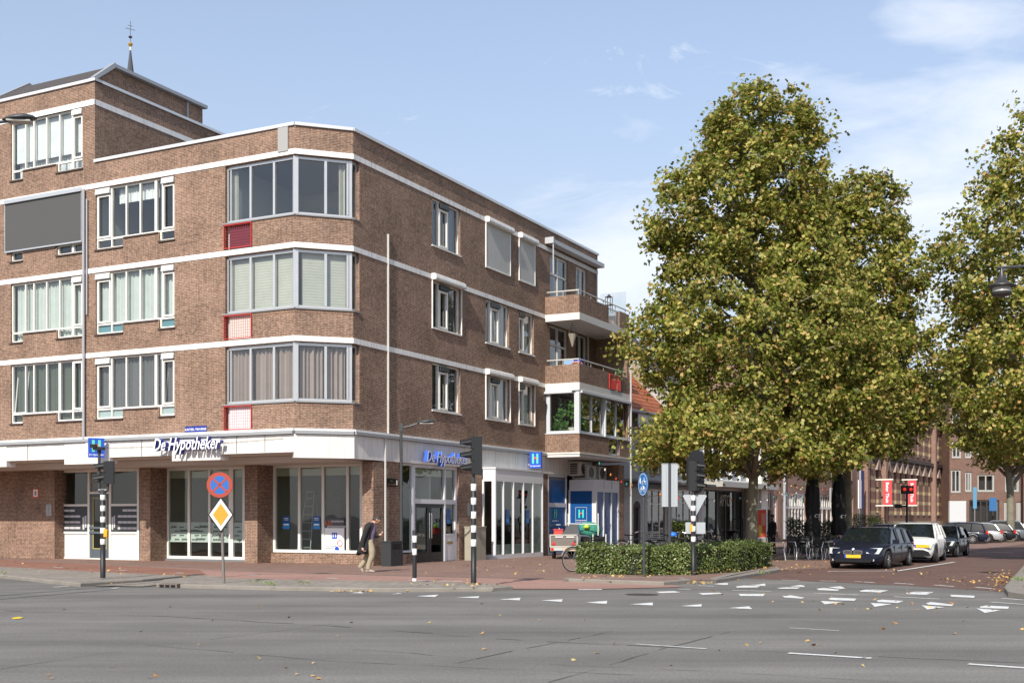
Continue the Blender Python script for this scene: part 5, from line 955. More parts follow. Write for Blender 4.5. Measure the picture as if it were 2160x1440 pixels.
# ================================================================== STREET FURNITURE
ZB = mat("pole_black", (0.014, 0.014, 0.016), 0.5, var=0.2); ZW = mat("pole_white", (0.78, 0.77, 0.74), 0.5, var=0.06); SGB = mat("sign_back_grey", (0.42, 0.45, 0.47), 0.5, 0.3)
def zebra(parent, r, z0, ztop, zs0, n, sh):   # black pole with white rings
    m = MB(); m.lathe([(r*1.08, z0), (r*1.08, zs0), (r, zs0), (r, ztop), (r*0.7, ztop+0.05), (0, ztop+0.05)], 14); m.build("pole", ZB, parent, True)
    for i in range(n):
        z = zs0+0.02+i*sh*2; m = MB(); rr = r*1.06; m.lathe([(rr*0.95, z), (rr, z+0.004), (rr, z+sh-0.004), (rr*0.95, z+sh)], 14); m.build("white_band", ZW, parent, True)
def lens_head(parent, nl, ang, z, off=(0, 0), scale=1.0, lens=None):
    """signal head whose lenses look along ang (radians, world)"""
    Mx = Matrix.Translation((off[0], off[1], z)) @ Matrix.Rotation(ang, 4, 'Z') @ Matrix.Scale(scale, 4)
    H_ = 0.30*nl; m = MB(); m.box(-0.22, -0.02, -0.15, 0.15, 0, H_, 0, Mx)
    for i in range(nl): m.box(-0.02, 0.03, -0.14, 0.14, 0.012+0.3*i, 0.3*i+0.288, 0, Mx)
    h = m.build("signal_head", HEADM, parent)
    for i in range(nl):
        zc = 0.3*i+0.15; m = MB(); k = 12; vs = []; fs = []
        for j in range(k+1):
            a = math.pi*(-0.15+1.3*j/k); y = 0.115*math.cos(a); zz = 0.115*math.sin(a); ln = 0.26 if zz > 0 else 0.26*(1-min(1, -zz/0.06)*0.7); dz = -0.05 if zz > 0 else 0
            vs += [(0.03, y, zc+zz), (0.03+ln, y*0.98, zc+zz+dz)]
        for j in range(k): fs.append((2*j, 2*j+1, 2*j+3, 2*j+2))
        m.mesh(vs, fs, 0, Mx); m.build("visor", BLACK, h)
        m = MB(); m.lathe([(0.105, 0), (0.10, 0.012), (0, 0.02)], 14, 0, Mx @ Matrix.Translation((0.032, 0, zc)) @ Matrix.Rotation(R(90), 4, 'Y')); col = (lens or ["lens_green", "lens_amber", "lens_red"])[i if nl == 3 else i*2 if lens is None else i]
        m.build("lens", {"lens_green": mat("lens_green", (0.01, 0.05, 0.03), 0.2), "lens_amber": mat("lens_amber", (0.08, 0.04, 0.01), 0.2), "lens_red": mat("lens_red", (0.09, 0.01, 0.01), 0.2), "lit_red": mat("lit_red", (0.8, 0.02, 0.01), 0.3, emit=((1, 0.05, 0.02), 0.5))}[col], h)
    return h
# left pedestrian signal
b = G(217, 1218, 0.11); t = thing("traffic_signal", "two lamp pedestrian signal with camera arm on a banded pole by the entrance", "traffic light", b)
zebra(t, 0.058, 0, 2.04, 0.79, 5, 0.135)
m = MB(); m.tube([(0, 0, 2.02), (0, 0, 2.14)], 0.07, 10); m.tube([(-0.10, 0, 2.12), (0.10, 0, 2.12)], 0.05, 8); m.tube([(-0.09, 0, 2.1), (-0.09, 0, 3.05)], 0.035, 8); m.tube([(0.12, 0, 2.12), (0.12, 0, 2.3)], 0.035, 8); m.build("bracket", DGREY, t)
lens_head(t, 2, R(180+12), 2.28, (-0.02+0.08, 0), 0.92)
m = MB(); m.tube([(-0.09, 0, 3.02), (-0.09, 0, 3.18)], 0.05, 8); m.box(-0.22, 0.04, -0.08, 0.04, 3.1, 3.17); m.box(-0.28, -0.14, -0.1, 0.02, 3.16, 3.24); m.build("detector_camera", BLACK, t)
m = MB(); m.box(0.05, 0.13, -0.1, 0.05, 1.0, 1.16); m.tube([(0.09, -0.02, 0.98), (0.09, -0.02, 1.18)], 0.06, 10); m.build("push_button", mat("button_yellow", (0.8, 0.38, 0.02), 0.4), t)
# bollard
b = G(874.5, 1225, 0.05); t = thing("banded_bollard", "slim black bollard with two white bands in front of the black doors", "bollard", b); m = MB(); r = 0.052; m.lathe([(r, 0.07), (r, 1.2), (r*0.9, 1.22), (0, 1.22)], 14); m.build("post", ZB, t, True)
for z0, z1 in ((0, 0.07), (0.63, 0.78), (0.93, 1.09)): m = MB(); m.lathe([(r*1.02, z0), (r*1.06, z0+0.004), (r*1.06, z1-0.004), (r*1.02, z1)], 14); m.build("white_band", ZW, t, True)
# middle signal
b = G(999, 1229, 0.11); t = thing("traffic_signal", "three lamp signal seen side on with visors to the left, beside the pale cabinet", "traffic light", b)
zebra(t, 0.058, 0, 2.2, 0.80, 5, 0.155); m = MB(); m.tube([(0, 0, 2.0), (0, 0, 2.45)], 0.035, 8); m.build("neck", DGREY, t); lens_head(t, 3, R(180+8), 2.42, (-0.03, 0), 0.94)
m = MB(); m.tube([(-0.09, 0, 1.5), (-0.09, 0, 1.78)], 0.05, 8); m.build("rear_box", DGREY, t)
# right signal with oval backboard, seen from behind
b = G(1462.5, 1213, 0.0); t = thing("traffic_signal", "signal with oval black backboard seen from behind above the hedge", "traffic light", b)
zebra(t, 0.06, 0, 2.2, 0.90, 5, 0.14)
m = MB(); m.tube([(0, 0, 2.1), (0, 0, 2.4)], 0.045, 8); m.build("neck", DGREY, t)
Mx = Matrix.Translation((0.12, 0.16, 2.25)) @ Matrix.Rotation(R(18), 4, 'Z') @ Matrix.Rotation(R(90), 4, 'X'); ov = []
for j in range(13): a = math.pi*j/12; ov.append((0.235*math.cos(a), 0.92+0.26*math.sin(a)))
for j in range(13): a = math.pi+math.pi*j/12; ov.append((0.235*math.cos(a), 0.25+0.26*math.sin(a)))
m = MB(); m.prism(ov, -0.03, -0.01, 0, Mx); m.build("backboard", ZB, t)
lens_head(t, 3, R(0-25), 2.3, (0.10, 0.0), 0.9)
m = MB(); m.box(-0.18, 0.14, 0.02, 0.06, 2.32, 3.2); m.box(-0.1, -0.02, -0.06, 0.03, 2.35, 3.1); m.build("rear_housing", BLACK, t)
# signs on that pole (things of their own)
t = thing("give_way_sign", "triangular sign seen from its grey back on the banded pole", "road sign", (b.x+0.05, b.y+0.08, 0)); m = MB(); zt = ZD(1045, b.y); zb_ = ZD(1088, b.y)
m.prism([(-0.33, 0.0), (-0.28, 0.03), (0.28, 0.03), (0.33, 0.0), (0.03, zb_-zt), (-0.03, zb_-zt)], -0.01, 0.01, 0, Matrix.Translation((0, 0, zt)) @ Matrix.Rotation(R(90), 4, 'X')); m.build("plate", SGB, t)
t = thing("direction_plate", "small grey rectangular sign back low on the banded pole", "road sign", (b.x+0.08, b.y+0.09, 0)); m = MB(); m.box(-0.28, 0.26, -0.01, 0.01, ZD(1125, b.y), ZD(1101, b.y)); m.build("plate", SGB, t)
m = MB(); m.lathe([(0.045, -0.1), (0.05, 0), (0.045, 0.1)], 10, 0, Matrix.Translation((-0.12, -0.1, ZD(1113, b.y)))); m.build("orange_button", mat("button_yellow", (0.8, 0.38, 0.02)), t)
# rectangular sign back
t = thing("direction_sign", "tall grey rectangular sign back with a dark post behind the hedge", "road sign", D(1412.5, 37.2, 0)); Y_ = 37.2; m = MB(); m.tube([(0, 0, 0), (0, 0, ZD(977, Y_))], 0.045, 10); m.box(-0.03, 0.03, -0.05, 0.0, ZD(1066, Y_), ZD(979, Y_)); m.build("post", DGREY, t)
m = MB(); z0, z1 = ZD(1068, Y_), ZD(977, Y_); m.box(-0.25, 0.25, 0.0, 0.03, z0, z1)
for x in (-0.25, -0.12, 0.12, 0.235): m.box(x, x+0.015, -0.012, 0.0, z0, z1)
m.box(-0.25, 0.25, -0.015, -0.001, z0, z0+0.02); m.box(-0.25, 0.25, -0.015, -0.001, z1-0.02, z1); m.build("plate", SGB, t)
# blue cycle sign
b = G(1358.5, 1216, 0.0); t = thing("cycle_path_sign", "round blue cycle and moped sign turned away in front of the hedge", "road sign", b); zc = ZD(1021, b.y); m = MB(); m.tube([(0, 0, 0), (-0.02, 0, zc+0.28)], 0.038, 10); m.build("post", DGREY, t)
Mx = Matrix.Translation((-0.03, -0.06, zc)) @ Matrix.Rotation(R(-72), 4, 'Z') @ Matrix.Rotation(R(90), 4, 'X'); m = MB(); m.lathe([(0.0, -0.01), (0.30, -0.01), (0.31, 0.0), (0.30, 0.01), (0.0, 0.01)], 32, 0, Mx); m.build("disc", mat("sign_blue_mid", (0.02, 0.16, 0.42), 0.4), t)
m = MB()
def ring(mb, c, r, w, M, n=18, zz=0.012, mi=0):
    for j in range(n):
        a0, a1 = 2*math.pi*j/n, 2*math.pi*(j+1)/n; mb.face([M @ Vector((c[0]+r*math.cos(a0), c[1]+r*math.sin(a0), zz)), M @ Vector((c[0]+(r+w)*math.cos(a0), c[1]+(r+w)*math.sin(a0), zz)), M @ Vector((c[0]+(r+w)*math.cos(a1), c[1]+(r+w)*math.sin(a1), zz)), M @ Vector((c[0]+r*math.cos(a1), c[1]+r*math.sin(a1), zz))], mi)
ring(m, (0, 0), 0.275, 0.012, Mx, 32); ring(m, (-0.10, -0.14), 0.05, 0.014, Mx); ring(m, (0.10, -0.14), 0.05, 0.014, Mx); ring(m, (-0.02, 0.04), 0.035, 0.014, Mx); ring(m, (0.17, 0.04), 0.035, 0.014, Mx)
for p, q in (((-0.1, -0.14), (-0.03, -0.05)), ((-0.03, -0.05), (0.06, -0.05)), ((0.06, -0.05), (0.10, -0.14)), ((-0.1, -0.14), (0.01, -0.14)), ((0.01, -0.14), (0.06, -0.05)), ((-0.02, 0.04), (0.08, 0.1)), ((0.08, 0.1), (0.16, 0.05)), ((0.08, 0.1), (0.1, 0.17)), ((-0.14, 0.02), (-0.14, 0.18)), ((-0.17, 0.03), (-0.17, 0.14))): m.tube([Mx @ Vector((*p, 0.014)), Mx @ Vector((*q, 0.014))], 0.008, 4)
m.build("cycle_symbols", SIGNW, t)
# no stopping sign + priority diamond on one post
b = G(472, 1227, 0.11); t = thing("sign_post", "slim grey leaning post carrying the round and the diamond sign", "sign post", b); zt = ZD(1010, b.y); m = MB(); m.tube([(0, 0, -0.02), (-0.03, 0, 0.9), (-0.06, 0, zt)], [0.036, 0.034, 0.028], 10); m.build("post", mat("galvanised", (0.20, 0.18, 0.165), 0.6, 0.3), t)
zc = ZD(1022.5, b.y); t = thing("no_stopping_sign", "round blue sign with red rim and red cross", "road sign", (b.x-0.08, b.y-0.05, zc)); Mx = Matrix.Rotation(R(8), 4, 'Z') @ Matrix.Rotation(R(90), 4, 'X'); SRED = mat("sign_red", (0.38, 0.055, 0.03), 0.5); SBL = mat("sign_blue_light", (0.02, 0.13, 0.44), 0.5)
m = MB(); m.lathe([(0.0, -0.012), (0.285, -0.012), (0.29, 0.0), (0.285, 0.008), (0.0, 0.008)], 36, 0, Mx); m.lathe([(0.205, 0.0095), (0.0, 0.0095)], 36, 1, Mx)
for a in (45, 135): Mr = Mx @ Matrix.Rotation(R(a), 4, 'Z'); m.box(-0.21, 0.21, -0.022, 0.022, 0.0095, 0.013, 0, Mr)
m.build("disc", [SRED, SBL], t)
zc = ZD(1085, b.y); t = thing("priority_road_sign", "white bordered yellow diamond sign below the round sign", "road sign", (b.x-0.055, b.y-0.05, zc)); Mx = Matrix.Rotation(R(-4), 4, 'Z') @ Matrix.Rotation(R(90), 4, 'X'); m = MB()
for s, z0, z1, mi in ((0.41, -0.012, 0.0, 0), (0.365, 0.0, 0.004, 1), (0.25, 0.004, 0.008, 2)): m.prism([(0, -s), (s*0.73, 0), (0, s), (-s*0.73, 0)], z0, z1, mi, Mx)
m.build("plate", [BLACK, mat("sign_dull_white", (0.60, 0.60, 0.60), 0.5), mat("sign_yellow", (0.52, 0.29, 0.02), 0.5)], t)
# street lamps
def street_lamp(label, loc, h, rz, arm=1.0, pole=True, headl=0.62, name="street_lamp"):
    t = thing(name, label, "street lamp", loc, rz)
    m = MB(); m.tube([(0, 0, 0), (0, 0, h*0.3), (0, 0, h)], [0.07, 0.055, 0.045], 10); m.box(-0.06, 0.06, -0.06, 0.06, h-0.12, h+0.14); m.build("pole", DGREY, t)
    m = MB(); m.tube([(0, 0, h), (arm*0.35, 0, h+0.06), (arm*0.7, 0, h+0.16)], 0.03, 8); m.build("arm", DGREY, t)
    m = MB(); n = 12; vs = []; fs = []; x0 = arm*0.62; Ls = headl; prof = [(0, 0.04), (0.12, 0.10), (0.35, 0.16), (0.65, 0.17), (0.9, 0.11), (1.0, 0.03)]
    for (s, w) in prof:
        for j in range(n): a = 2*math.pi*j/n; vs.append((x0+s*Ls, w*math.cos(a), h+0.17+0.10*s*0.5+(w*0.55*math.sin(a) if math.sin(a) > 0 else w*0.18*math.sin(a))))
    for i in range(len(prof)-1):
        for j in range(n): fs.append((i*n+j, i*n+(j+1) % n, (i+1)*n+(j+1) % n, (i+1)*n+j))
    m.mesh(vs, fs); m.build("lamp_head", DGREY, t, True); m = MB(); m.box(x0+0.15*Ls, x0+0.85*Ls, -0.11, 0.11, h+0.135, h+0.165); m.build("lens", mat("lamp_lens", (0.35, 0.34, 0.30), 0.3), t); return t
bl = W(0.45, VP(846, 0.45), 0); street_lamp("slim dark street lamp in front of the corner pier by the litter bin", bl, ZD(902, bl.y), R(2), 0.85, True, 0.62)
street_lamp("dark street lamp at the left edge with only its head in view", (-10.95, 22.0, 0), 8.85, R(6), 2.25, True, 0.62)
# pendant lamp on an arm from a post right of the frame
Yp = 26.0; hx = D(2113, Yp).x; t = thing("pendant_lamp", "bell shaped pendant lamp hanging before the right hand tree", "street lamp", (hx+2.6, Yp, 0)); zh = ZD(565, Yp)
m = MB(); m.tube([(0, 0, 0), (0, 0, zh+0.5)], [0.09, 0.06], 10); m.build("pole", DGREY, t); m = MB(); m.tube([(-2.72, 0, zh), (-2.0, 0, zh+0.04), (0, 0, zh+0.12)], 0.03, 8); m.tube([(-2.6, 0, zh), (-2.6, 0, zh-0.03)], 0.03, 8); m.build("arm", DGREY, t)
m = MB(); Mx = Matrix.Translation((-2.6, 0, zh)); m.lathe([(0.03, -0.02), (0.05, -0.12), (0.10, -0.26), (0.17, -0.33), (0.31, -0.40), (0.30, -0.42), (0.19, -0.385), (0.17, -0.36)], 24, 0, Mx); m.build("lamp_shade", mat("lamp_dark", (0.06, 0.058, 0.055), 0.4, 0.5), t, True)
m = MB(); m.lathe([(0.165, -0.36), (0.19, -0.42), (0.20, -0.52), (0.21, -0.54)], 20, 0, Mx); m.build("glass_bowl", mat("bowl_frosted", (0.42, 0.40, 0.36), 0.3), t, True); m = MB(); m.lathe([(0.21, -0.53), (0.215, -0.60), (0.1, -0.63), (0, -0.64)], 20, 0, Mx); m.build("bottom_ring", mat("lamp_dark", (0.06, 0.058, 0.055)), t, True)
# shadow-casting poles left of the frame: real posts of the same junction
t = thing("traffic_signal", "signal post standing outside the left edge of the view", "traffic light", (-11.0, 19.5, 0.0)); zebra(t, 0.06, 0, 5.2, 0.8, 5, 0.14)
# litter bin, cabinet
b = W(0.55, VP(833, 0.55)-0.5, 0); t = thing("litter_bin", "square black litter bin against the corner pier", "litter bin", b, BROT); m = MB(); m.prism([(-0.18, -0.05), (0.20, -0.05), (0.20, 0.62), (-0.18, 0.62)], 0, 0.78); m.prism([(-0.2, -0.07), (0.22, -0.07), (0.22, 0.64), (-0.2, 0.64)], 0.78, 0.82); m.build("body", mat("bin_black", (0.028, 0.029, 0.031), 0.5), t)
m = MB(); m.box(0.2, 0.205, 0.03, 0.54, 0.55, 0.72); m.box(0.2, 0.215, 0.12, 0.15, 0.45, 0.48); m.box(0.2, 0.215, 0.42, 0.45, 0.45, 0.48); m.build("opening", BLACK, t)
b = W(0.35, VP(990, 0.35), 0); t = thing("utility_cabinet", "beige utility cabinet beside the white glazed box", "cabinet", b, BROT); m = MB(); v1 = VP(1024, 0.5)-VP(990, 0.35); m.box(-0.2, 0.22, 0, v1*0.9, 0, 1.22); m.box(-0.22, 0.24, -0.02, v1*0.9+0.02, 1.22, 1.26); m.build("body", mat("cabinet_beige", (0.34, 0.31, 0.24), 0.6, var=0.1), t)
m = MB(); m.box(0.222, 0.226, v1*0.45, v1*0.45+0.01, 0.05, 1.2); m.box(0.222, 0.235, v1*0.5, v1*0.52, 0.65, 0.8); m.build("door_edge", GREY, t)
# ================================================================== HEDGE
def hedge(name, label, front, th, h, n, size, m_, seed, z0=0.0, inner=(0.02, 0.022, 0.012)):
    t = thing(name, label, "hedge", (front[0].x, front[0].y, z0)); o0 = Vector((front[0].x, front[0].y, 0)); F_ = [p-o0 for p in front]
    seg = [(F_[i], F_[i+1]) for i in range(len(F_)-1)]; ln = [(b-a).length for a, b in seg]; rg = np.random.default_rng(seed); P = []; Nn = []
    def at(u):
        s = u*sum(ln)
        for (a, b), l_ in zip(seg, ln):
            if s <= l_: break
            s -= l_
        d = (b-a).normalized(); return a+d*min(s, l_), d, Vector((-d.y, d.x, 0))
    m = MB(); k = 14; pr = None
    for i in range(k+1):
        p, d, nr = at(min(i/k, 0.9999)*0.97+0.015); q = [p+nr*0.12, p+nr*(th-0.12), p+nr*(th-0.12)+Vector((0, 0, h-0.12)), p+nr*0.12+Vector((0, 0, h-0.12))]
        if pr:
            for j in range(4): m.face([pr[j], q[j], q[(j+1) % 4], pr[(j+1) % 4]])
        else: m.face(q)
        pr = q
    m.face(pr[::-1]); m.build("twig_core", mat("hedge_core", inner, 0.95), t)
    for i in range(n):
        u = rg.random(); p, d, nr = at(u); f = rg.random(); bump_ = 0.06*math.sin(u*61)+0.05*math.sin(u*23+1)+rg.normal()*0.045
        if f < 0.52: z = rg.random()*h; q = p+nr*(0.04-bump_+abs(rg.normal())*0.05)+Vector((0, 0, z)); nn = (-nr.x, -nr.y, 0.5)
        elif f < 0.88: w = rg.random()*th; q = p+nr*w+Vector((0, 0, h-0.03+bump_*0.9)); nn = (-nr.x*0.2, -nr.y*0.2, 1)
        elif f < 0.94: w = rg.random()*th; p, d, nr = at(0.0); q = p+nr*w+Vector((abs(rg.normal())*0.05, rg.normal()*0.04, rg.random()*h)); nn = (-d.x, -d.y, 0.5)
        else: w = rg.random()*th; p, d, nr = at(0.9999); q = p+nr*w+Vector((rg.normal()*0.07, rg.normal()*0.05, rg.random()*h)); nn = (d.x, d.y, 0.5)
        P.append(tuple(q)); Nn.append(nn)
    P = np.array(P); Nn = np.array(Nn)+rg.normal(size=P.shape)*0.55; leaf_mesh("foliage", P, Nn, rg.uniform(0.7, 1.3, len(P))*size, m_, t, "small", seed+1); return t
HL = leafmat("hedge_leaf", [(0, (0.045, 0.070, 0.014)), (0.5, (0.095, 0.135, 0.030)), (0.85, (0.15, 0.18, 0.055)), (1, (0.28, 0.27, 0.13))], 0.12, 0.3)
fr_ = [G(x, y, 0) for x, y in ((1215, 1209), (1290, 1212), (1362, 1214), (1470, 1212), (1560, 1206), (1628, 1194))]
hedge("hedge", "long dark green clipped hedge along the pavement corner", fr_, 1.05, 0.76, 30000, 0.062, HL, 21)
HL2 = leafmat("hedge_leaf_light", [(0, (0.09, 0.13, 0.02)), (1, (0.26, 0.31, 0.07))], 0.2, 0.4)
hedge("hedge", "small yellow green hedge behind the parked bicycles", [D(1416, 47, 0), D(1452, 46.6, 0)], 0.8, 1.35, 2600, 0.07, HL2, 31)
# ================================================================== TREES
BARK = mat("plane_bark", (0.20, 0.185, 0.135), 0.9, var=0.45, vscale=2.2, bump=0.6, bscale=8)
LEAF = leafmat("plane_leaf", [(0, (0.08, 0.115, 0.016)), (0.3, (0.17, 0.20, 0.028)), (0.6, (0.31, 0.31, 0.06)), (0.82, (0.50, 0.44, 0.13)), (0.95, (0.56, 0.40, 0.14)), (1, (0.42, 0.22, 0.07))], 0.38, 0.45)
def tree(label, base, prof, trunk_r, trunk_top, nclump, nleaf, leafs, seed, dirr=None, tips=(), lean=0.0, group="plane trees along the side street", droop=0.0):
    """prof: list of (z, left reach, right reach) seen across the street from the junction; reach in the other axis is the mean"""
    t = thing("plane_tree", label, "tree", base, 0, group); rg = np.random.default_rng(seed); rn = random.Random(seed)
    zs = [p[0] for p in prof]
    def reach(z, a):
        l_ = np.interp(z, zs, [p[1] for p in prof]); r_ = np.interp(z, zs, [p[2] for p in prof]); c = math.cos(a); m_ = (l_+r_)/2
        side_ = r_ if c > 0 else l_; return m_*(1-abs(c)**1.5)+side_*abs(c)**1.5
    cl = []; z0, z1 = zs[0], zs[-1]
    tries = 0
    while len(cl) < nclump and tries < 60000:
        tries += 1; z = rg.uniform(z0, z1); a = rg.uniform(0, 2*math.pi); rr = reach(z, a); mx = max(p[1]+p[2] for p in prof)/2
        if rg.random() > (rr/mx)+0.05: continue
        f = 1.04-abs(rg.normal())*0.27 if rg.random() < 0.85 else math.sqrt(rg.random())*0.8
        f = min(max(f, 0.05), 1.05); cl.append((rr*f*math.cos(a), rr*f*math.sin(a), z, f))
    nspray = int(nclump*0.16)
    for i in range(nspray):      # loose outer sprays that break the outline
        z = rg.uniform(z0+1.0, z1+0.25); a = rg.uniform(0, 2*math.pi); rr = reach(min(z, z1), a)*rg.uniform(1.0, 1.13)+0.15; cl.append((rr*math.cos(a), rr*math.sin(a), z, 2.0))
    tr = MB(); H_ = z1; pts = [(0, 0, -0.1), (0.02, 0, 0.4), (0.03, 0.02, trunk_top*0.5), (lean*0.3, 0, trunk_top)]; rs = [trunk_r*1.25, trunk_r*1.05, trunk_r, trunk_r*0.92]
    zz = trunk_top; x, y = lean*0.3, 0
    while zz < H_*0.93: zz += H_*0.09; x += rn.uniform(-0.18, 0.18); y += rn.uniform(-0.18, 0.18); pts.append((x, y, zz)); rs.append(max(0.03, trunk_r*0.9*(1-(zz-trunk_top)/(H_*1.0-trunk_top+0.5))))
    tr.tube(pts, rs, 10); tr.build("trunk", BARK, t, True)
    lb = MB()
    for i in sorted(rn.sample(range(len(cl)), min(70, len(cl)))):
        cx_, cy_, cz_, f = cl[i]; zb = max(trunk_top*0.95, min(cz_-0.25*math.hypot(cx_, cy_)-rn.uniform(0.5, 2.0), H_*0.85)); bx = float(np.interp(zb, [p[2] for p in pts], [p[0] for p in pts])); by = float(np.interp(zb, [p[2] for p in pts], [p[1] for p in pts]))
        mid = ((bx+cx_)*0.5+rn.uniform(-.3, .3), (by+cy_)*0.5+rn.uniform(-.3, .3), zb+(cz_-zb)*0.62+0.3); r0 = 0.03+0.45*trunk_r*(1-zb/(H_*1.15)); lb.tube([(bx, by, zb), mid, (cx_, cy_, cz_)], [r0, r0*0.55, 0.012], 6)
    lb.build("limbs", BARK, t, True)
    P = []; Nn = []
    for (cx_, cy_, cz_, f) in cl:
        s = rg.uniform(0.45, 1.25); sp_ = f > 1.5; nl = int(nleaf*rg.uniform(0.55, 1.35)*s) if not sp_ else int(rg.uniform(10, 30)); top = np.interp(cz_, [z0, z1], [1.0, 0.72])
        d = rg.normal(size=(nl, 3)); d /= np.linalg.norm(d, axis=1, keepdims=True); rad = rg.random(nl)**0.5*(1+0.35*(rg.random(nl) < 0.12)); sz = np.array((0.50, 0.50, 0.38))*s*top if not sp_ else np.array((0.35, 0.35, 0.5))
        # a spray: leaves sit along a few twigs inside the clump
        q = d*rad[:, None]*sz; q[:, 2] -= droop*np.abs(q[:, 0]); q += np.array((cx_, cy_, cz_))+rg.normal(size=(nl, 3))*0.09
        P.append(q); o = np.array((cx_, cy_, (cz_-(z0+z1)*0.4)*0.4)); o /= np.linalg.norm(o)+1e-6; Nn.append(rg.normal(size=(nl, 3))*0.75+o*0.5+np.array((0, 0, 0.55)))
    P = np.concatenate(P); Nn = np.concatenate(Nn); S = rg.uniform(0.7, 1.25, len(P))*leafs
    leaf_mesh("crown", P, Nn, S, LEAF, t, "plane", seed+7); return t
def prof_px(Y, cx, rows): k = F/Y; return [(CAMH+(HY-y)/k, (cx-l)/k, (r-cx)/k) for y, l, r in sorted(rows, key=lambda q: -q[0])]
Y1 = 44.0
tree("tallest plane tree, its mottled trunk behind the dark green hedge", D(1586, Y1, 0), prof_px(Y1, 1586, [(1000, 1420, 1760), (970, 1345, 1860), (930, 1335, 1880), (900, 1350, 1880), (875, 1415, 1880), (815, 1425, 1880), (785, 1345, 1880), (740, 1318, 1870), (680, 1335, 1860), (620, 1390, 1800), (560, 1400, 1760), (500, 1380, 1740), (440, 1370, 1725), (380, 1410, 1735), (340, 1470, 1735), (290, 1490, 1738), (240, 1505, 1725), (210, 1560, 1690), (185, 1600, 1670)]), 0.19, 3.2, 1150, 95, 0.12, 101, lean=0.2)
Y2 = 50.0
tree("second plane tree, dark trunk between the closed parasols and the parked cars", D(1786, Y2, 0), prof_px(Y2, 1786, [(965, 1640, 1890), (920, 1600, 1925), (870, 1600, 1975), (780, 1600, 1980), (720, 1600, 1945), (690, 1600, 1915), (650, 1600, 1930), (580, 1600, 1940), (520, 1620, 1908), (450, 1660, 1895), (410, 1720, 1890), (385, 1820, 1885)]), 0.2, 3.7, 830, 92, 0.13, 202)
Y3 = 42.0
tree("nearest plane tree at the right edge, trunk outside the view", D(2265, Y3, 0), prof_px(Y3, 2265, [(960, 2110, 2400), (910, 2060, 2480), (820, 2010, 2500), (740, 2000, 2520), (690, 1990, 2520), (640, 2040, 2520), (590, 2005, 2520), (540, 1985, 2500), (490, 1990, 2480), (430, 2060, 2470), (360, 2078, 2450), (300, 2105, 2420), (240, 2155, 2380), (150, 2230, 2300)]), 0.22, 3.4, 850, 88, 0.12, 303)
Y4 = 80.0
tree("distant plane tree whose pale trunk stands before the far brown block", D(2131, Y4, 0), prof_px(Y4, 2131, [(985, 2070, 2220), (950, 2030, 2260), (900, 2005, 2290), (820, 2000, 2290), (760, 2010, 2280), (720, 2040, 2230), (700, 2100, 2170)]), 0.26, 3.4, 420, 80, 0.18, 404)
# ================================================================== SIDE STREET HOUSES
SA = (4.05, 55.27); SD = (0.521, 0.8535); SROT = math.atan2(SD[1], SD[0])
def SP(px): k = (px-1080)/F; return (k*SA[1]-SA[0])/(SD[0]-k*SD[1])      # along-street distance of a picture column on the row
def SW(s, o=0.0, z=0.0): return Vector((SA[0]+SD[0]*s+SD[1]*o, SA[1]+SD[1]*s-SD[0]*o, z))   # o: towards the street
def SZ(px, py): return ZD(py, SA[1]+SD[1]*SP(px))
P0 = Panel((0, 0), (1, 0), (0, -1))
RB1 = brick("red_brick", (0.27, 0.135, 0.10), (0.20, 0.10, 0.075), (0.32, 0.25, 0.21), var=0.2)
RB2 = brick("pinkish_brick", (0.34, 0.20, 0.155), (0.27, 0.16, 0.125), (0.36, 0.30, 0.26), var=0.2)
GOTH = brick("striped_brick", (0.22, 0.12, 0.09), (0.17, 0.09, 0.07), (0.2, 0.15, 0.12), var=0.15, stripe=(0.95, 0.30, (0.38, 0.29, 0.18)))
WBR = brick("white_painted_brick", (0.50, 0.50, 0.48), (0.44, 0.44, 0.43), (0.34, 0.34, 0.33), var=0.12)
BEI = brick("beige_brick", (0.34, 0.27, 0.18), (0.28, 0.22, 0.15), (0.35, 0.30, 0.24), var=0.15)
TILEO = None
def tilemat(name, c1, c2):
    m = bpy.data.materials.new(name); m.use_nodes = True; n = m.node_tree.nodes; l = m.node_tree.links; b = n["Principled BSDF"]; b.inputs["Roughness"].default_value = 0.75
    t = n.new("ShaderNodeTexCoord"); w = n.new("ShaderNodeTexBrick"); w.inputs["Brick Width"].default_value = 0.24; w.inputs["Row Height"].default_value = 0.32; w.inputs["Mortar Size"].default_value = 0.03; w.inputs["Scale"].default_value = 1; w.inputs["Color1"].default_value = (*c1, 1); w.inputs["Color2"].default_value = (*c2, 1); w.inputs["Mortar"].default_value = (c2[0]*0.25, c2[1]*0.25, c2[2]*0.25, 1); w.offset = 0.0
    l.new(t.outputs["UV"], w.inputs["Vector"]); l.new(w.outputs["Color"], b.inputs["Base Color"]); bp = n.new("ShaderNodeBump"); bp.inputs["Distance"].default_value = 0.05; bp.invert = True; l.new(w.outputs["Fac"], bp.inputs["Height"]); l.new(bp.outputs[0], b.inputs["Normal"]); return m
OT = tilemat("orange_roof_tile", (0.48, 0.14, 0.05), (0.34, 0.09, 0.035)); DT = tilemat("dark_roof_tile", (0.10, 0.075, 0.07), (0.07, 0.055, 0.05))
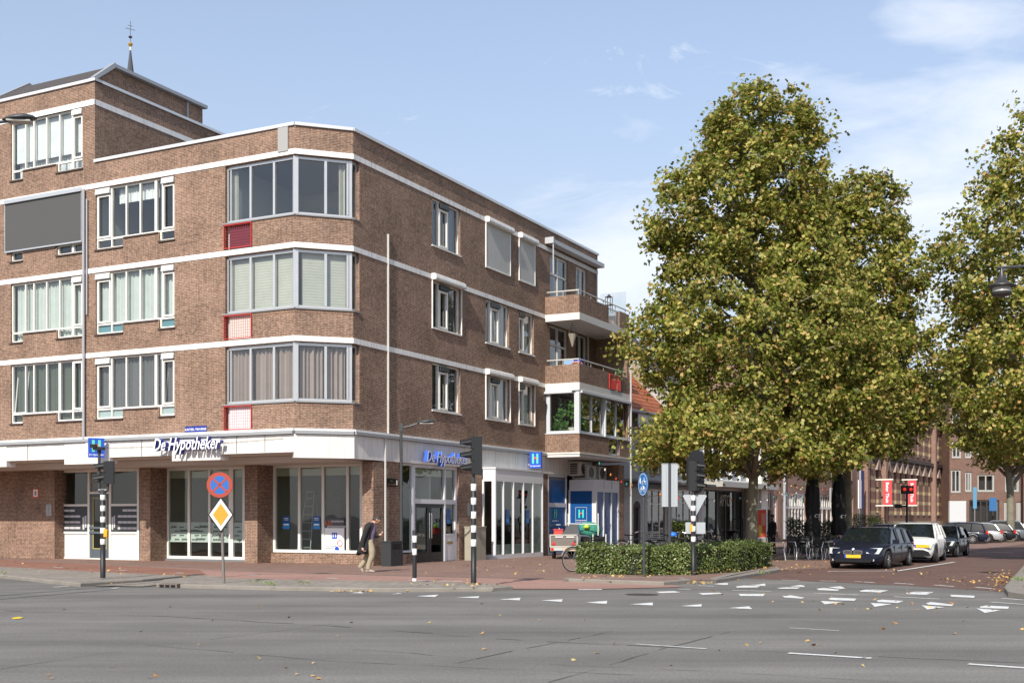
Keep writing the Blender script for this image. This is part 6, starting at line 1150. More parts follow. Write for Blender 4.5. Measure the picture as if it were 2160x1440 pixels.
def house(name, label, s0, s1, h, wm, ops, roof=None, depth=9.0, group="houses along the side street", o=0.0):
    """local frame: x along the street, -y towards the street"""
    t = thing(name, label, "house", SW(s0, o), SROT, group); w = s1-s0; m = MB(); P0.wall(m, 0, w, -0.05, h, ops, th=0.3)
    PEa = Panel((0, 0), (0, 1), (-1, 0)); PEb = Panel((w, 0), (0, 1), (1, 0)); PEa.quad(m, 0, depth, 0, -0.05, h); PEb.quad(m, 0, depth, 0, -0.05, h); Panel((0, depth), (1, 0), (0, 1)).quad(m, 0, w, 0, 0, h)
    if roof and roof[0] == 'pitch':
        rh = roof[1]
        for x in (0.0, w): m.face([(x, 0, h), (x, depth, h), (x, depth/2, h+rh)], 0, [(0, h), (depth, h), (depth/2, h+rh)])
    m.build("wall", wm, t)
    r = MB()
    if roof and roof[0] == 'pitch':
        L_ = math.hypot(depth/2+0.3, rh); r.face([(-0.05, -0.3, h-0.12), (w+0.05, -0.3, h-0.12), (w+0.05, depth/2, h+rh+0.05), (-0.05, depth/2, h+rh+0.05)], 0, [(0, 0), (w, 0), (w, L_), (0, L_)])
        r.face([(w+0.05, depth+0.2, h-0.1), (-0.05, depth+0.2, h-0.1), (-0.05, depth/2, h+rh+0.05), (w+0.05, depth/2, h+rh+0.05)], 0, [(0, 0), (w, 0), (w, L_), (0, L_)]); rr = r.build("roof", roof[2], t)
        g = MB(); g.tube([(-0.05, -0.36, h-0.14), (w+0.05, -0.36, h-0.14)], 0.08, 8); g.box(-0.02, w+0.02, -0.28, 0.0, h-0.22, h-0.14); g.build("gutter", mat("gutter_zinc", (0.33, 0.33, 0.33), 0.5, 0.4), rr)
    else:
        r.box(-0.03, w+0.03, -0.05, depth, h, h+0.12); r.build("roof", DGREY, t)
    return t, w
def hwindow(t, x0, x1, z0, z1, cols=2, rows=1, fm=CREAM, top=0.0, sill=True, fw=0.06, curt=None, dep=0.12):
    m = MB(); P0.frame(m, x0, x1, z0, z1, fw, -dep-0.05, -dep+0.02)
    for i in range(1, cols): c = x0+(x1-x0)*i/cols; P0.box(m, c-fw*0.4, c+fw*0.4, -dep-0.05, -dep+0.025, z0+fw, z1-fw)
    for j in range(1, rows): c = z0+(z1-z0)*j/rows; P0.box(m, x0+fw, x1-fw, -dep-0.05, -dep+0.02, c-fw*0.35, c+fw*0.35)
    if top > 0:
        P0.box(m, x0+fw, x1-fw, -dep-0.05, -dep+0.022, z1-top-fw*0.5, z1-top+fw*0.5)
    f = m.build("window", fm, t); g = MB(); P0.quad(g, x0, x1, -dep-0.02, z0, z1); g.build("pane", GL, f)
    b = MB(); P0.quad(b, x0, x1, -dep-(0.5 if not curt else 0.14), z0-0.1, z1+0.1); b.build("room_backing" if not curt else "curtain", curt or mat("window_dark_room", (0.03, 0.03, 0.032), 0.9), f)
    if sill: s = MB(); P0.box(s, x0-0.06, x1+0.06, -dep, 0.06, z0-0.07, z0-0.004); s.build("sill", mat("stone_sill", (0.28, 0.26, 0.23), 0.8), f)
    return f
# white painted house with orange roof
s0, s1 = 0.0, SP(1412); h = 6.95; w = s1-s0
xd0, xd1 = SP(1336), SP(1351); xs0, xs1 = SP(1366), SP(1409)
o1 = [(xd0, xd1, 0, 2.1), (xs0, xs1, 0.35, 3.05), (SP(1352), SP(1362), 3.9, 5.6), (SP(1381), SP(1394), 3.9, 5.6)]
t, w = house("white_house", "white painted brick house with orange tiled roof next to the corner block", s0, s1, h, WBR, o1, ('pitch', 4.0, OT), 8.0)
m = MB(); P0.quad(m, xd0, xd1, -0.14, 0, 2.1); m.build("door", BLACK, t); m = MB(); n = 10
for i in range(n): a0, a1 = math.pi*i/n, math.pi*(i+1)/n; c = (xd0+xd1)/2; r = (xd1-xd0)/2; m.face([(c+r*math.cos(a0), -0.004, 2.1+r*math.sin(a0)*0.8), (c+r*math.cos(a1), -0.004, 2.1+r*math.sin(a1)*0.8), (c, -0.004, 2.1)])
m.build("door_arch", BLACK, t)
hwindow(t, xs0, xs1, 0.35, 3.05, 3, 1, CREAM, 0.75, False)
hwindow(t, *o1[2], 1, 1, WHITE, 0.5); hwindow(t, *o1[3], 1, 1, WHITE, 0.5)
m = MB(); P0.box(m, 1.2, w-0.05, 0.0, 0.7, 3.35, 3.45); P0.box(m, 1.2, w-0.05, 0.0, 0.12, 3.1, 3.34); m.build("shop_canopy", DGREY, t)
m = MB()
for i in range(5): c = w*0.45+i*0.32; m.box(c, c+0.3, -0.32, -0.28, h-0.75, h-0.2); m.lathe([(0.13, -0.02), (0.13, 0.02), (0, 0.02)], 10, 0, Matrix.Translation((c+0.15, -0.3, h-0.78)) @ Matrix.Rotation(R(90), 4, 'X'))
m.build("carved_bargeboard", WHITE, t)
m = MB(); m.box(w-0.05, w+0.25, -0.35, 4.0, h-0.1, h+0.05)
m.hexa([(w, -0.35, h-0.05), (w+0.3, -0.35, h-0.05), (w+0.3, -0.25, h-0.05), (w, -0.25, h-0.05), (w, 4.0, h+4.1), (w+0.3, 4.0, h+4.1), (w+0.3, 4.1, h+4.05), (w, 4.1, h+4.05)]); m.build("roof_verge", ALU, t)
# beige gabled house
s0, s1 = SP(1412)+0.02, SP(1480); xs = (SP(1418)-s0, SP(1473)-s0)
o2 = [(*xs, 0.2, 3.1)]+[(SP(a)-s0, SP(b)-s0, 3.95, 5.7) for a, b in ((1420, 1432), (1438, 1450), (1460, 1472))]
t, w = house("pale_brick_house", "pale brick house with a dark shopfront behind the grey sign backs", s0, s1, 8.6, WBR, o2, ('pitch', 3.6, DT), 9.0)
hwindow(t, *o2[0], 4, 1, CREAM, 0.7, False)
for q in o2[1:]: hwindow(t, *q, 1, 1, WHITE, 0.5)
m = MB(); P0.box(m, 0.1, w-0.1, 0, 0.9, 3.3, 3.42); m.build("shop_canopy", DGREY, t)
m = MB(); m.face([(-0.1, 0.6, 8.6), (-0.1, 8.4, 8.6), (-0.1, 4.5, 12.0)], 0, [(0, 0), (8, 0), (4, 3.4)]); m.build("beige_gable", BEI, t)
# modern white glazed building
s0, s1 = SP(1480)+0.02, SP(1601); w = s1-s0
t, w = house("white_glazed_building", "modern white building with glazed upper floor over a deep canopy", s0, s1, 7.4, mat("render_white", (0.50, 0.50, 0.49), 0.7), [(0.3, w-2.2, 0.1, 3.2), (0.2, w-0.4, 3.7, 7.0)], None, 9.0)
GP = mat("spandrel_grey", (0.36, 0.38, 0.41), 0.5)
m = MB(); P0.frame(m, 0.2, w-0.4, 3.7, 7.0, 0.12, -0.15, 0.02)
nn_ = 6
for i in range(1, nn_): c = 0.2+(w-0.6)*i/nn_; P0.box(m, c-0.07, c+0.07, -0.15, 0.03, 3.82, 6.88)
P0.box(m, 0.32, w-0.52, -0.15, 0.0, 4.75, 4.87); f = m.build("window", WHITE, t); m = MB(); P0.quad(m, 0.2, w-0.4, -0.1, 3.7, 4.8); m.build("spandrel_panel", GP, f); m = MB(); P0.quad(m, 0.2, w-0.4, -0.1, 4.8, 7.0); m.build("pane", GL, f); m = MB(); P0.curtain(m, 0.3, w-0.5, 4.8, 7.0, -0.4, 0.06, 0.4); m.build("curtain", CURT["dark"], f)
m = MB(); P0.box(m, -0.1, w-0.1, 0.0, 1.3, 3.32, 3.62); m.build("canopy", mat("canopy_grey", (0.40, 0.39, 0.36), 0.7), t)
m = MB(); P0.frame(m, 0.3, w-2.2, 0.1, 3.2, 0.09, -0.4, -0.3)
for i in range(1, 5): c = 0.3+(w-2.5)*i/5; P0.box(m, c-0.05, c+0.05, -0.4, -0.29, 0.19, 3.11)
f = m.build("shop_window", DGREY, t); g = MB(); P0.quad(g, 0.3, w-2.2, -0.35, 0.1, 3.2); g.build("pane", GLD, f); g = MB(); P0.quad(g, 0.0, w-2.0, -2.0, 0, 3.3); g.build("room_backing", INTD, f)
m = MB(); m.lathe([(0.42, 0), (0.42, 3.3)], 20, 0, Matrix.Translation((w-2.9, -0.55, 0))); m.build("round_column", mat("column_grey", (0.42, 0.41, 0.38), 0.6), t, True)
m = MB(); P0.box(m, w-1.1, w-0.0, 0.01, 0.55, 0, 7.42); m.build("end_pier", mat("pier_cream", (0.66, 0.64, 0.56), 0.7, var=0.08), t)
sg = thing("shop_lettering", "pale lettering on the dark glazed shopfront under the canopy", "sign", SW(s0+2.6, 0.35, 2.25), SROT); m = MB(); m.text(Matrix.Rotation(R(90), 4, 'X') @ Matrix.Diagonal((1.0, 1.6, 1, 1)), "APTO", 0.62, 0.01, 0, -0.004); m.build("letters", mat("letter_tan", (0.30, 0.27, 0.22)), sg)
# brick houses
def zb(px, py): return SZ(px, py)
s0, s1 = SP(1601)+0.02, SP(1643)
o3 = [(SP(a)-s0, SP(b)-s0, 4.3, 6.6) for a, b in ((1606, 1613), (1628, 1636))]+[(SP(1604)-s0, SP(1627)-s0, 2.2, 3.2), (SP(1604)-s0, SP(1627)-s0, 0, 2.1), (SP(1631)-s0, SP(1640)-s0, 0.3, 3.0)]+[(SP(a)-s0, SP(b)-s0, 7.6, 9.2) for a, b in ((1606, 1613), (1628, 1636))]
t, w = house("red_brick_house", "dark red brick house between the cream pier and the drainpipe", s0, s1, 10.2, RB1, o3, ('pitch', 3.5, DT))
for q in o3[:2]+o3[5:]: hwindow(t, *q, 1, 2, WHITE)
hwindow(t, *o3[2], 5, 1, WHITE, 0, False); hwindow(t, *o3[3], 2, 1, DGREY, 0, False); hwindow(t, *o3[4], 2, 1, WHITE, 0.6, False)
s0, s1 = SP(1643)+0.02, SP(1808)
up = ((1653, 1664), (1685, 1695), (1721, 1729), (1749, 1758), (1772, 1780), (1790, 1797))
gf = ((1654, 1700), (1728, 1757), (1770, 1800))
o4 = [(SP(a)-s0, SP(b)-s0, 4.55, 7.2) for a, b in up]+[(SP(a)-s0, SP(b)-s0, 0.35, 3.3) for a, b in gf]+[(SP(a)-s0, SP(b)-s0, 8.3, 10.0) for a, b in up]
t, w = house("long_brick_house", "long brown brick building with white multi pane windows behind the parasols", s0, s1, 10.8, RB1, o4, ('pitch', 3.8, DT))
for q in o4[:6]+o4[9:]: hwindow(t, *q, 1, 2, WHITE, fw=0.09)
for i, q in enumerate(o4[6:9]):
    f = hwindow(t, *q, (7, 3, 3)[i], 1, WHITE, 1.0, False, fw=0.14)
    m = MB()
    k = (9, 6, 6)[i]
    for j in range(1, k): c = q[0]+(q[1]-q[0])*j/k; P0.box(m, c-0.05, c+0.05, -0.17, -0.09, q[3]-0.9, q[3]-0.1)
    m.build("transom_bars", WHITE, f)
for px in (1650.5, 1702, 1811): m = MB(); x = SP(px)-s0; m.tube([(x, -0.12, 0.2), (x, -0.12, 10.6)], 0.10, 8); m.build("downpipe", mat("pipe_grey", (0.42, 0.43, 0.45), 0.5, 0.3), t)
for i, px in enumerate((1660, 1677, 1699)):
    lab = ("first", "second", "third")[i]+" green white and red pennant flag from the hedge, over the cafe windows"
    p_ = SW(SP(px), 0.1, SZ(px, 1058)); t = thing("pennant_flag", lab, "flag", p_, SROT, "pennants over the cafe windows"); m = MB(); m.tube([(0, 0, 0), (-0.2, -0.55, 0.35)], 0.02, 5); m.build("flagpole", WHITE, t)
    m = MB(); m.face([(-0.2, -0.55, 0.40), (0.12, -0.5, 0.30), (0.05, -0.5, -0.12), (-0.28, -0.5, 0.0)], 0); m.face([(0.12, -0.5, 0.30), (0.34, -0.46, 0.15), (0.3, -0.46, -0.32), (0.05, -0.5, -0.12)], 1); m.build("cloth", [mat("flag_green", (0.02, 0.30, 0.10), 0.8), mat("flag_red", (0.62, 0.04, 0.03), 0.8)], t)
p_ = SW(SP(1744), 0.5, SZ(1744, 1043)); t = thing("hanging_pub_sign", "grey board sign hanging from the brick house between the parasols", "sign", p_, SROT); m = MB(); m.box(-0.85, 0.55, -0.05, 0.05, -0.55, 0.5); m.build("board", mat("board_grey", (0.34, 0.34, 0.35), 0.6), t); m = MB(); m.tube([(-0.3, 0.5, 2.6), (-0.3, 0, 2.6), (-0.3, 0, 0.5)], 0.05, 6); m.tube([(-0.3, 0, 1.9), (1.3, -0.2, 2.6)], 0.03, 5); m.build("bracket", BLACK, t)
# pinkish pier
s0, s1 = SP(1808)+0.02, SP(1826); t, w = house("pink_brick_house", "narrow pale pink brick house beside the striped building", s0, s1, 9.5, RB2, [], None)
for i, (px, c, lab) in enumerate(((1798, SIGNW, "white notice board behind the second parasol"), (1804, mat("banner_navy", (0.03, 0.04, 0.14)), "dark navy banner board beside the second tree trunk"))):
    t = thing("notice_board", lab, "sign", SW(SP(px), 0.6, SZ(px, 1072 if i == 0 else 1073)), SROT); m = MB(); m.box(-0.5, 0.3, -0.03, 0.03, 0, (2.1, 3.0)[i] if i else 2.2); m.build("board", c, t); m = MB(); m.tube([(0, 0.0, -(SZ(px, 1072))), (0, 0.0, 0)], 0.04, 6); m.build("post", DGREY, t)
# striped neo gothic building
s0, s1 = SP(1826)+0.02, SP(2003); w = s1-s0; cw = []
cols = (1833, 1850, 1872, 1888, 1900, 1911, 1924, 1936, 1948, 1960, 1978, 1990)
for px in cols: c = SP(px)-s0; cw.append((c-0.45, c+0.45, 1.9, 5.6)); cw.append((c-0.4, c+0.4, 7.4, 10.2))
t, w = house("striped_brick_hall", "neo gothic hall of dark brick with pale yellow stripes and pointed niches", s0, s1, 11.6, GOTH, cw, ('pitch', 5.0, DT), 12.0)
for q in cw: hwindow(t, *q, 1, 3 if q[3] < 6 else 2, mat("frame_dim", (0.40, 0.40, 0.38)), 0, True, 0.06, dep=0.3)
m = MB(); P0.box(m, -0.1, w+0.1, 0.0, 0.25, 6.65, 6.95); P0.box(m, 0, w, 0.002, 0.12, 6.3, 6.5); m.build("cornice", DGREY, t)
m = MB(); 
for px in (1822, 1861, 1966, 2001): c = SP(px)-s0; P0.box(m, c-0.3, c+0.3, 0.0, 0.4, -0.05, 11.4)
for q in cw:
    if q[3] < 6:
        c = (q[0]+q[1])/2; m.prism([(c-0.7, q[3]), (c-0.45, q[3]), (c, q[3]+0.75), (c+0.45, q[3]), (c+0.7, q[3]), (c, q[3]+1.15)], 0.0, 0.2, 0, Matrix.Rotation(R(90), 4, 'X'))
build_each(m, "buttress", RB1, t)
m = MB(); P0.box(m, 0, w, 0.0, 0.3, -0.05, 1.3); m.build("stone_base", mat("sandstone", (0.40, 0.33, 0.22), 0.85, var=0.2), t)
for i, px in enumerate((1847.5, 1901)):
    sc_ = 1.0; t = thing("hanging_banner", ("pink red vertical banner nearest the brick house", "pink red vertical banner behind the far traffic light")[i], "banner", SW(SP(px), 0.95, SZ(px, 1064)), math.atan2(-SD[0], SD[1]), "banners on the striped hall"); hh = SZ(px, 1013)-SZ(px, 1064); bw_ = 0.36
    m = MB(); m.box(-bw_, bw_, -0.02, 0.02, 0, hh); m.build("cloth", mat("banner_red", (0.62, 0.07, 0.08), 0.8), t); m = MB(); m.text(Matrix.Translation((-0.12, -0.03, hh*0.5)) @ Matrix.Rotation(R(90), 4, 'X') @ Matrix.Rotation(R(-90), 4, 'Z'), "Beter Thuis", 0.36, 0.002, 0, 0.010); m.build("lettering", SIGNW, t)
    m = MB(); m.box(-bw_-0.6, bw_+0.1, -0.05, 0.05, -0.12, -0.02); m.build("bracket", CREAM, t); m = MB(); m.box(-bw_-0.6, bw_+0.1, -0.05, 0.05, hh+0.02, hh+0.12); m.build("bracket", CREAM, t)
# far brown blocks closing the street
def block(name, label, x0, x1, Y, h, wm, ops, cat="building"):
    X0, X1 = D(x0, Y).x, D(x1, Y).x; t = thing(name, label, cat, (X0, Y, 0)); m = MB(); q = [((a-x0)/F*Y, (b-x0)/F*Y, ZD(d, Y), ZD(c, Y)) for a, b, c, d in ops]; P0.wall(m, 0, X1-X0, -0.05, h, q, th=0.2); m.box(0, X1-X0, 0.5, 10, h-0.2, h); Panel((0, 0), (0, 1), (-1, 0)).quad(m, 0, 10, 0, -0.05, h); m.build("wall", wm, t)
    for o in q: hwindow(t, *o, 2 if o[1]-o[0] < 2.5 else 5, 1, mat("frame_dim", (0.40, 0.40, 0.38)) if o[1]-o[0] < 2.5 else DGREY, 0, True, 0.15)
    return t
block("brown_office_block", "brown brick block with a pale ground floor closing the side street", 2003, 2240, 118.0, 14.5, brick("block_brick", (0.19, 0.095, 0.07), (0.14, 0.07, 0.052), (0.22, 0.17, 0.14), var=0.2), [(2006, 2027, 990, 1038), (2062, 2098, 1000, 1036), (2120, 2150, 1000, 1036), (2008, 2028, 930, 965), (2062, 2098, 930, 965), (2044, 2108, 1054, 1108), (2036, 2050, 995, 1036), (2036, 2050, 930, 965), (2120, 2150, 930, 965), (2036, 2050, 870, 905), (2062, 2098, 870, 905), (2008, 2028, 870, 905), (2118, 2128, 1058, 1108), (2144, 2154, 1058, 1108), (2172, 2182, 1058, 1108), (2170, 2195, 1000, 1036)])
t = thing("white_wall_panel", "pale grey rendered wall at the foot of the far brown block", "wall", D(2003, 117.5, 0)); m = MB(); m.box(0, (2038-2003)/F*117.5, 0, 0.35, 0, ZD(1056, 117.5)); m.build("render", mat("render_pale", (0.55, 0.58, 0.60), 0.7), t)
block("brown_terrace_house", "brown brick house at the right edge beyond the pale tree trunk", 2262, 2400, 104.0, 12.5, RB2, [(2280, 2300, 1060, 1105), (2280, 2300, 1000, 1035), (2320, 2340, 1060, 1105)])
t = thing("parking_sign", "tall slim blue sign before the far brown block", "road sign", D(2056, 100, 0)); m = MB(); m.tube([(0, 0, 0), (0, 0, 4.2)], 0.05, 6); m.build("post", GREY, t); m = MB(); m.box(-0.16, 0.16, -0.05, -0.02, 2.4, 4.2); m.build("plate", mat("sign_blue_pale", (0.10, 0.27, 0.42)), t)
t = thing("window_poster_board", "blue poster in the dark shopfront under the far trees", "poster", D(2094, 116, 1.9)); m = MB(); m.box(-0.35, 0.35, -0.05, 0, 0.4, 1.7); m.build("sheet", mat("sheet_blue", (0.03, 0.14, 0.34)), t)
# ================================================================== CARS
def paint(name, c, metal=0.0, rough=0.28): return mat("paint_"+name, c, rough, metal, spec=0.3, coat=0.12)
CGL = mat("car_glass", (0.008, 0.011, 0.012), 0.03, 0.0, spec=0.3)
TYRE = mat("tyre", (0.012, 0.012, 0.012), 0.8); RIM = mat("alloy", (0.42, 0.42, 0.43), 0.3, 0.8); RIMD = mat("alloy_dark", (0.05, 0.05, 0.055), 0.4, 0.5)
HLM = mat("headlamp", (0.55, 0.57, 0.55), 0.12, 0.1, coat=1.0); TLM = mat("tail_lamp", (0.50, 0.015, 0.012), 0.2); PLY = mat("plate_yellow", (0.78, 0.46, 0.02), 0.5)
CHR = mat("chrome", (0.7, 0.7, 0.7), 0.12, 1.0)
def interp(T_, x): return float(np.interp(x, [p[0] for p in T_], [p[1] for p in T_]))
def make_car(label, loc, heading, pm, L_=4.6, Wd=1.82, H_=1.47, kind="estate", rim=RIM, wb=2.75, front="plain", group="parked cars"):
    t = thing("parked_car", label, "car", loc, heading, group); hw = Wd/2; hx = L_/2; fa = wb/2+0.05; ra = -wb/2+0.05; wr = 0.325 if H_ < 1.6 else 0.355; ar = wr+0.055
    belt = H_*0.615; hoodf = H_*0.50
    top = [(-hx, H_*0.42), (-hx+0.06, belt*0.93), (-hx+0.35, belt), (0.0, belt+0.0), (0.75, belt), (hx-1.15, H_*0.625), (hx-0.6, H_*0.575), (hx-0.22, hoodf), (hx-0.05, H_*0.42), (hx, H_*0.36)]
    halfw = [(-hx, hw*0.80), (-hx+0.12, hw*0.93), (-hx+0.6, hw), (hx-0.9, hw), (hx-0.35, hw*0.92), (hx-0.08, hw*0.76), (hx, hw*0.66)]
    zbm = [(-hx, 0.38), (-hx+0.15, 0.26), (0, 0.2), (hx-0.15, 0.22), (hx, 0.28)]
    xs = set(np.linspace(-hx, hx, 30)) | {hx-0.03, hx-0.1, -hx+0.03}
    for w0 in (fa, ra):
        for a in np.linspace(-1, 1, 13): xs.add(w0+ar*a)
    xs = sorted(xs); prof = []
    for x in xs:
        w = interp(halfw, x); zt = interp(top, x); z0 = interp(zbm, x)
        for w0 in (fa, ra):
            d = abs(x-w0)
            if d <= ar+1e-6: z0 = max(z0, wr+math.sqrt(max(0, ar*ar-d*d)))
        z1 = max(z0+0.01, min(zt-0.04, 0.5*zt+0.08)); cr = 0.05 if x > 0.8 else 0.02
        za = z0+(z1-z0)*0.3
        prof.append([(w*0.93, z0), (w*0.985, max(za, z0)), (w, z1), (w*0.975, max(z1, zt-0.11)), (w*0.90, max(z1, zt-0.025)), (w*0.55, max(z1, zt+cr*0.6)), (0, max(z1, zt+cr))])
    m = MB(); n = len(prof[0]); vs = []; fs = []
    for x, p in zip(xs, prof):
        for (y, z) in p: vs.append((x, y, z))
        for (y, z) in p[:-1][::-1]: vs.append((x, -y, z))
    k = 2*n-1
    for i in range(len(xs)-1):
        for j in range(k-1): fs.append((i*k+j, i*k+j+1, (i+1)*k+j+1, (i+1)*k+j))
    fs.append(tuple(range(k))); fs.append(tuple((len(xs)-1)*k+j for j in range(k))[::-1]); m.mesh(vs, fs); body = m.build("body", pm, t, True)
    for p in body.data.polygons:
        if len(p.vertices) > 4: p.use_smooth = False
    m = MB(); m.box(-hx+0.25, hx-0.25, -hw*0.8, hw*0.8, 0.17, 0.5); m.build("underbody", BLACK, t)
    # greenhouse
    if kind == "estate": gp = [(-hx+0.10, belt-0.02), (-hx+0.32, H_-0.10), (-hx+0.7, H_-0.02), (-0.3, H_), (0.35, H_-0.04), (hx-1.28, belt+0.02)]
    elif kind == "suv": gp = [(-hx+0.12, belt), (-hx+0.48, H_-0.10), (-hx+0.8, H_-0.01), (-0.2, H_), (0.42, H_-0.05), (hx-1.12, belt+0.02)]
    else: gp = [(-hx+0.08, belt), (-hx+0.42, H_-0.16), (-hx+0.8, H_-0.03), (-0.2, H_), (0.42, H_-0.05), (hx-1.05, belt+0.02)]
    gx = sorted(set(list(np.linspace(gp[0][0], gp[-1][0], 22)) | set() if False else list(np.linspace(gp[0][0], gp[-1][0], 22))+[q[0] for q in gp])); vs = []; fs = []
    wroof = hw*0.70
    for x in gx:
        z = interp(gp, x); u = (z-belt)/(H_-belt); wb_ = hw*0.90; wt = wb_+(wroof-wb_)*max(0, u)
        vs += [(x, wb_, belt-0.04), (x, wt, max(belt-0.04, z-0.035)), (x, wt*0.6, z), (x, -wt*0.6, z), (x, -wt, max(belt-0.04, z-0.035)), (x, -wb_, belt-0.04)]
    for i in range(len(gx)-1):
        for j in range(5): fs.append((i*6+j, i*6+j+1, (i+1)*6+j+1, (i+1)*6+j))
    m = MB(); m.mesh(vs, fs); m.build("window_glass", CGL, t)
    # roof panel
    r0, r1 = gp[1][0]+0.02, gp[4][0]; rx = np.linspace(r0, r1, 10); vs = []; fs = []
    for x in rx:
        z = interp(gp, x)+0.012; u = (z-belt)/(H_-belt); wt = hw*0.90+(wroof-hw*0.90)*u+0.015; vs += [(x, wt+0.01, z-0.07), (x, wt-0.03, z-0.012), (x, wt*0.6, z), (x, -wt*0.6, z), (x, -wt+0.03, z-0.012), (x, -wt-0.01, z-0.07)]
    for i in range(len(rx)-1):
        for j in range(5): fs.append((i*6+j, i*6+j+1, (i+1)*6+j+1, (i+1)*6+j))
    m = MB(); m.mesh(vs, fs); m.build("roof", pm, t, True)
    m = MB()
    for s in (-1, 1):
        def pt(x, z): u = (z-belt)/(H_-belt); return (x, s*(hw*0.90+(wroof-hw*0.90)*u+0.008), z)
        m.tube([pt(gp[-1][0]-0.02, belt), pt(gp[4][0], gp[4][1]-0.05)], 0.035, 6)
        m.tube([pt(-0.15, belt), pt(-0.2, H_-0.06)], 0.04, 6); m.tube([pt(gp[0][0]+0.12, belt), pt(gp[1][0]+0.05, gp[1][1]-0.03)], 0.05, 6)
        if kind != "hatch": m.tube([pt(-1.15, belt), pt(-1.2, H_-0.08)], 0.035, 6)
    build_each(m, "pillar", pm, t)
    for s in (-1, 1):
        m = MB(); m.box(0.0, 0.10, -0.10, 0.10, 0, 0.14, 0, Matrix.Translation((gp[-1][0]-0.35, s*(hw+0.06), belt-0.02))); o = m.build("mirror", pm, t)
        m = MB(); dl = s*(hw*0.99)
        for x0 in (0.75, -0.25, -1.15): m.box(x0-0.006, x0+0.006, dl-0.004*s-0.01, dl+0.01, 0.35, belt-0.1)
        for x0 in (0.0, -0.95): m.box(x0-0.09, x0+0.09, dl-0.01, dl+0.03, belt-0.2, belt-0.17)
        m.build("door_seam", BLACK if pm.name != "paint_white" else GREY, t)
    for x, s in ((fa, 1), (fa, -1), (ra, 1), (ra, -1)):
        Mx = Matrix.Translation((x, s*(hw-0.10), wr)) @ Matrix.Rotation(R(-90*s), 4, 'X'); m = MB(); m.lathe([(wr*0.62, -0.10), (wr*0.95, -0.10), (wr, -0.07), (wr, 0.07), (wr*0.95, 0.10), (wr*0.66, 0.10), (wr*0.64, 0.085)], 22, 0, Mx); wo = m.build("wheel", TYRE, t, True)
        m = MB(); m.lathe([(wr*0.66, 0.09), (wr*0.60, 0.095), (wr*0.58, 0.04), (0.0, 0.03)], 20, 1, Mx)
        for k2 in range(7):
            Mk = Mx @ Matrix.Rotation(2*math.pi*k2/7, 4, 'Z'); m.box(0.03, wr*0.62, -0.028, 0.028, 0.06, 0.09, 0, Mk)
        m.lathe([(0.07, 0.06), (0.07, 0.095), (0, 0.095)], 12, 0, Mx); m.build("rim", [rim, RIMD], wo)
    # front details
    def fx(y, z=0): return interp([(0, hx), (hw*0.66, hx-0.01), (hw*0.80, hx-0.12), (hw*0.92, hx-0.35)], abs(y))
    for s in (-1, 1):
        m = MB(); y0, y1 = s*hw*0.46, s*hw*0.915; zt = H_*0.50; zb2 = H_*0.37
        P_ = [(fx(y0)-0.015, y0, zb2+0.02), (fx(y1*0.9)-0.0, y1*0.93, zb2+0.0), (fx(y1)-0.06, y1*1.01, zt+0.02), (fx(y0)-0.22, y0, zt-0.0)]
        inn = [(p[0]-0.25, p[1]*0.9, p[2]) for p in P_]
        out2 = [(p[0]+0.035, p[1]*1.005, p[2]) for p in P_]; m.hexa(inn+out2 if s > 0 else inn[::-1]+out2[::-1]); m.build("headlight", HLM, t, True)
        m = MB(); m.box(-hx-0.0, -hx+0.16, min(s*hw*0.62, s*hw*0.90), max(s*hw*0.62, s*hw*0.90), H_*0.46, H_*0.60); m.build("tail_light", TLM, t)
        m = MB(); m.lathe([(0.045, 0), (0.045, 0.02), (0, 0.02)], 12, 0, Matrix.Translation((fx(s*hw*0.7)-0.01, s*hw*0.68, 0.33)) @ Matrix.Rotation(R(90), 4, 'Y')); m.build("fog_light", HLM, t)
    m = MB(); m.box(hx-0.1, hx+0.012, -hw*0.62, hw*0.62, 0.25, 0.34); m.build("bumper_intake", BLACK, t)
    zpl = H_*0.31 if front != "low" else H_*0.43
    py_ = 0.50 if front == 'low' else 0.0
    m = MB(); m.box(hx-0.03, hx+0.022, py_-0.26, py_+0.26, zpl-0.055, zpl+0.055, 0); m.box(hx+0.001, hx+0.024, py_-0.26, py_-0.21, zpl-0.055, zpl+0.055, 1); m.box(-hx-0.02, -hx, -0.26, 0.26, 0.62, 0.73, 0); build_each(m, "number_plate", [PLY, BLUE], t)
    if front == "kidney":
        for s in (-1, 1):
            m = MB(); Mx = Matrix.Translation((hx-0.045, s*0.165, H_*0.405)) @ Matrix.Rotation(R(90), 4, 'Y') @ Matrix.Rotation(R(90), 4, 'Z')
            pts = [(0.145*math.copysign(abs(math.cos(a))**0.6, math.cos(a)), 0.075*math.copysign(abs(math.sin(a))**0.6, math.sin(a))) for a in np.linspace(0, 2*math.pi, 21)[:-1]]
            m.prism(pts, 0.0, 0.05, 0, Mx); m.prism([(x*0.85, y*0.75) for x, y in pts], 0.05, 0.054, 1, Mx)
            for q in range(-4, 5): m.box(q*0.026-0.004, q*0.026+0.004, -0.05, 0.05, 0.054, 0.06, 0, Mx)
            m.build("grille", [CHR, BLACK], t)
        m = MB(); Mx = Matrix.Translation((hx-0.055, 0, H_*0.478)) @ Matrix.Rotation(R(70), 4, 'Y'); m.lathe([(0.04, 0), (0.04, 0.012), (0, 0.012)], 16, 0, Mx); m.box(0, 0.028, 0, 0.028, 0.013, 0.015, 1, Mx); m.box(-0.028, 0, -0.028, 0, 0.013, 0.015, 1, Mx); m.build("badge", [SIGNW, LB], t)
    elif front == "low":
